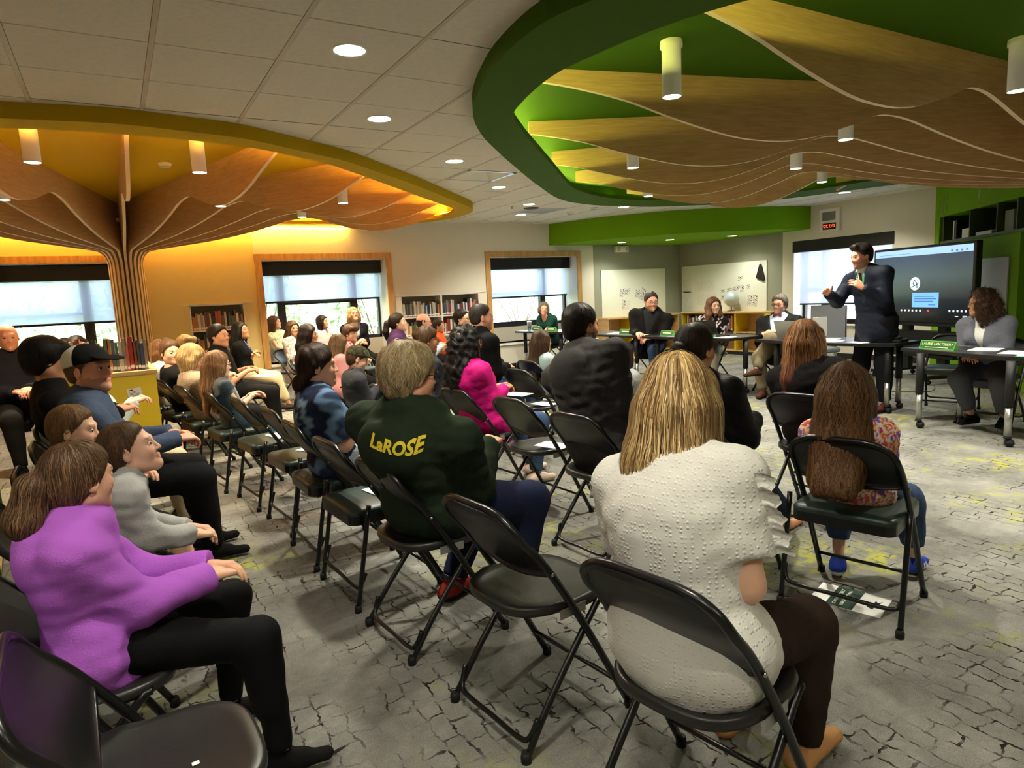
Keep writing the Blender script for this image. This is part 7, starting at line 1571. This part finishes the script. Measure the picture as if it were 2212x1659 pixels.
from mathutils.bvhtree import BVHTree
def print_on(key, garment, me, centre, T, up_, m, name, tilt=0.0, off=.0025, back=True):
    """press flat lettering onto a garment: letters run along the garment surface"""
    root = PPL[key]['root']; g_o = [c for c in bpy.data.objects if c.parent == root and c.name.split('.')[0] == garment][0]
    bv = BVHTree.FromPolygons([v.co.copy() for v in g_o.data.vertices], [tuple(p.vertices) for p in g_o.data.polygons])
    right = unit(np.cross(T, up_)); 
    ct, st_ = math.cos(R(tilt)), math.sin(R(tilt)); bm = bmesh.new(); bm.from_mesh(me); bmesh.ops.subdivide_edges(bm, edges=[e for e in bm.edges if e.calc_length() > .02], cuts=1); bmesh.ops.triangulate(bm, faces=list(bm.faces))
    for v in bm.verts:
        a, b = v.co.x*ct-v.co.y*st_, v.co.x*st_+v.co.y*ct; o = np.asarray(centre)+right*a+up_*b-T*.5
        h = bv.ray_cast(Vector(o), Vector(T), 2.0)
        if h[0] is not None: v.co = h[0]+h[1].normalized()*off*(1 if h[1].dot(Vector(T)) < 0 else -1)
        else: v.co = Vector(o+T*.4)
    bm.to_mesh(me); bm.free(); me.materials.append(m); link_mesh(name, me, g_o)
def loc_in(key, w):
    r_ = PPL[key]['root']; a = r_.rotation_euler[2]; d = np.asarray(w)-np.array(r_.location); return V3(math.cos(a)*d[0]+math.sin(a)*d[1], -math.sin(a)*d[0]+math.cos(a)*d[1], d[2])
def hit_on(key, garment, u, v):
    root = PPL[key]['root']; g_o = [c for c in bpy.data.objects if c.parent == root and c.name.split('.')[0] == garment][0]
    bv = BVHTree.FromPolygons([q.co.copy() for q in g_o.data.vertices], [tuple(p.vertices) for p in g_o.data.polygons])
    o = loc_in(key, (0, 0, CAM_H)); e = loc_in(key, HP(u, v, 3.0)); h = bv.ray_cast(Vector(o), Vector(e-o).normalized())
    return np.array(h[0] if h[0] is not None else e)
q_ = PPL['greenhoodie']; me = text_mesh('LaROSE', .062, 0.0, .0022, .18)
print_on('greenhoodie', 'hoodie', me, hit_on('greenhoodie', 'hoodie', 850, 970), unit(q_['fw']*.8+q_['lf']*.35), q_['up'], mat('print_yellow', (238, 214, 50), .7), 'back_lettering', -14)

# lanyard, tie and bow tie
def strip_mesh(pts, w_):
    me = bpy.data.meshes.new('strip'); bm = bmesh.new(); P = [np.array(p, float) for p in pts]; vs_ = []
    for i, p in enumerate(P):
        t = unit(np.append(P[min(i+1, len(P)-1)]-P[max(i-1, 0)], 0)); n = np.array([-t[1], t[0]])*(w_[i] if isinstance(w_, (list, tuple)) else w_)/2
        vs_.append((bm.verts.new((*(p-n), 0)), bm.verts.new((*(p+n), 0))))
    for a, b in zip(vs_[:-1], vs_[1:]): bm.faces.new((a[0], a[1], b[1], b[0]))
    bm.to_mesh(me); bm.free(); return me
def lin_pts(a, b, n=10): return [(a[0]+(b[0]-a[0])*k/n, a[1]+(b[1]-a[1])*k/n) for k in range(n+1)]
def front_of(key): q = PPL[key]; return q['nb'], -q['fw'], q['up']
c, T_, u_ = front_of('presenter'); gl_ = mat('lanyard_green', (60, 170, 90), .6)
print_on('presenter', 'shirt', strip_mesh(lin_pts((0, -.015), (.0, -.30)), [.035, .03, .032, .036, .04, .045, .05, .055, .06, .06, .02]), c, T_, u_, mat('tie_dark', (28, 30, 40), .6), 'tie', off=.006)
for q in (-1, 1): print_on('presenter', 'shirt', strip_mesh(lin_pts((q*.065, .01), (q*.006, -.20)), .02), c, T_, u_, gl_, 'lanyard_strap', off=.012)
c, T_, u_ = front_of('lace'); print_on('lace', 'top', strip_mesh(lin_pts((-.06, 0), (0, -.26)), .014), c, T_, u_, mat('lanyard_blue', (120, 150, 210), .6), 'lanyard_strap', off=.006); print_on('lace', 'top', strip_mesh(lin_pts((.06, 0), (0, -.26)), .014), c, T_, u_, MATS['lanyard_blue'], 'lanyard_strap', off=.006)
c, T_, u_ = front_of('denimjacket'); print_on('denimjacket', 'shirt', strip_mesh(lin_pts((.05, 0), (.02, -.3)), .014), c, T_, u_, MATS['lanyard_blue'], 'lanyard_strap', off=.008)
q = PPL['bowtie']; pb = q['nb']+q['fw2']*.095*q['s']+q['up2']*.005; m = MB()
for k in (-1, 1): m.add([tuple(pb), tuple(pb+q['lf2']*k*.055+q['up2']*.03), tuple(pb+q['lf2']*k*.055-q['up2']*.03), tuple(pb+q['fw2']*.014), tuple(pb+q['lf2']*k*.055+q['up2']*.03+q['fw2']*.01), tuple(pb+q['lf2']*k*.055-q['up2']*.03+q['fw2']*.01)], [(0, 1, 2), (3, 5, 4), (0, 3, 4, 1), (1, 4, 5, 2), (2, 5, 3, 0)])
m.build('bow_tie', mat('burgundy', (110, 24, 38), .5), q['root'])

# ruffles on the white blouse sleeves
q = PPL['blouse']
for i, k in ((0, -1), (1, 1)):
    Sh = q['nb']-q['up2']*.045*q['s']+q['lf2']*k*.17*q['s']; E_ = q['el'][i]; ax = unit(E_-Sh); outw = unit(q['lf2']*k+V3(-.25, 0, .1)); bkw = unit(np.cross(ax, outw))
    m = MB(); V = []; n = 44
    for j in range(n+1):
        t = j/n; c = Sh+ax*(.02+.19*t)+outw*(.088*math.sqrt(max(0.05, 1-.35*t)))-bkw*.03*k*(1-2*t)
        wv = .007*math.sin(j*.62)+.003*math.sin(j*1.4); V += [tuple(c), tuple(c+outw*.010+bkw*k*(.014+wv)), tuple(c+outw*.022+bkw*k*(.034+1.6*wv)+ax*.012)]
    m.add(V, [(3*j+a, 3*j+a+1, 3*j+a+4, 3*j+a+3) for j in range(n) for a in (0, 1)], True); m.build('sleeve_ruffle', BLOUSE, q['root'])

# papers held on laps
def ATZ(u, v, z):
    d = cf+cr*(u-1106)/FPX+cd*(v-829.5)/FPX; t = (z-CAM_H)/d[2]; return (float(d[0]*t), float(d[1]*t))
for (u, v, z, rz, w_, h_, n_, lab) in ((572, 812, .625, 30, .21, .28, 6, 'open magazine on the lap of the woman with lace sleeves'), (1118, 852, .60, 20, .15, .22, 3, 'folded white programme on the lap of the woman in magenta'), (868, 868, .58, 10, .15, .21, 2, 'white programme on the lap beside the dark green hoodie')):
    x_, y_ = ATZ(u, v, z); sheets('programme', lab, x_, y_, rz, w_, h_, n_, z, None, None, 'programme')
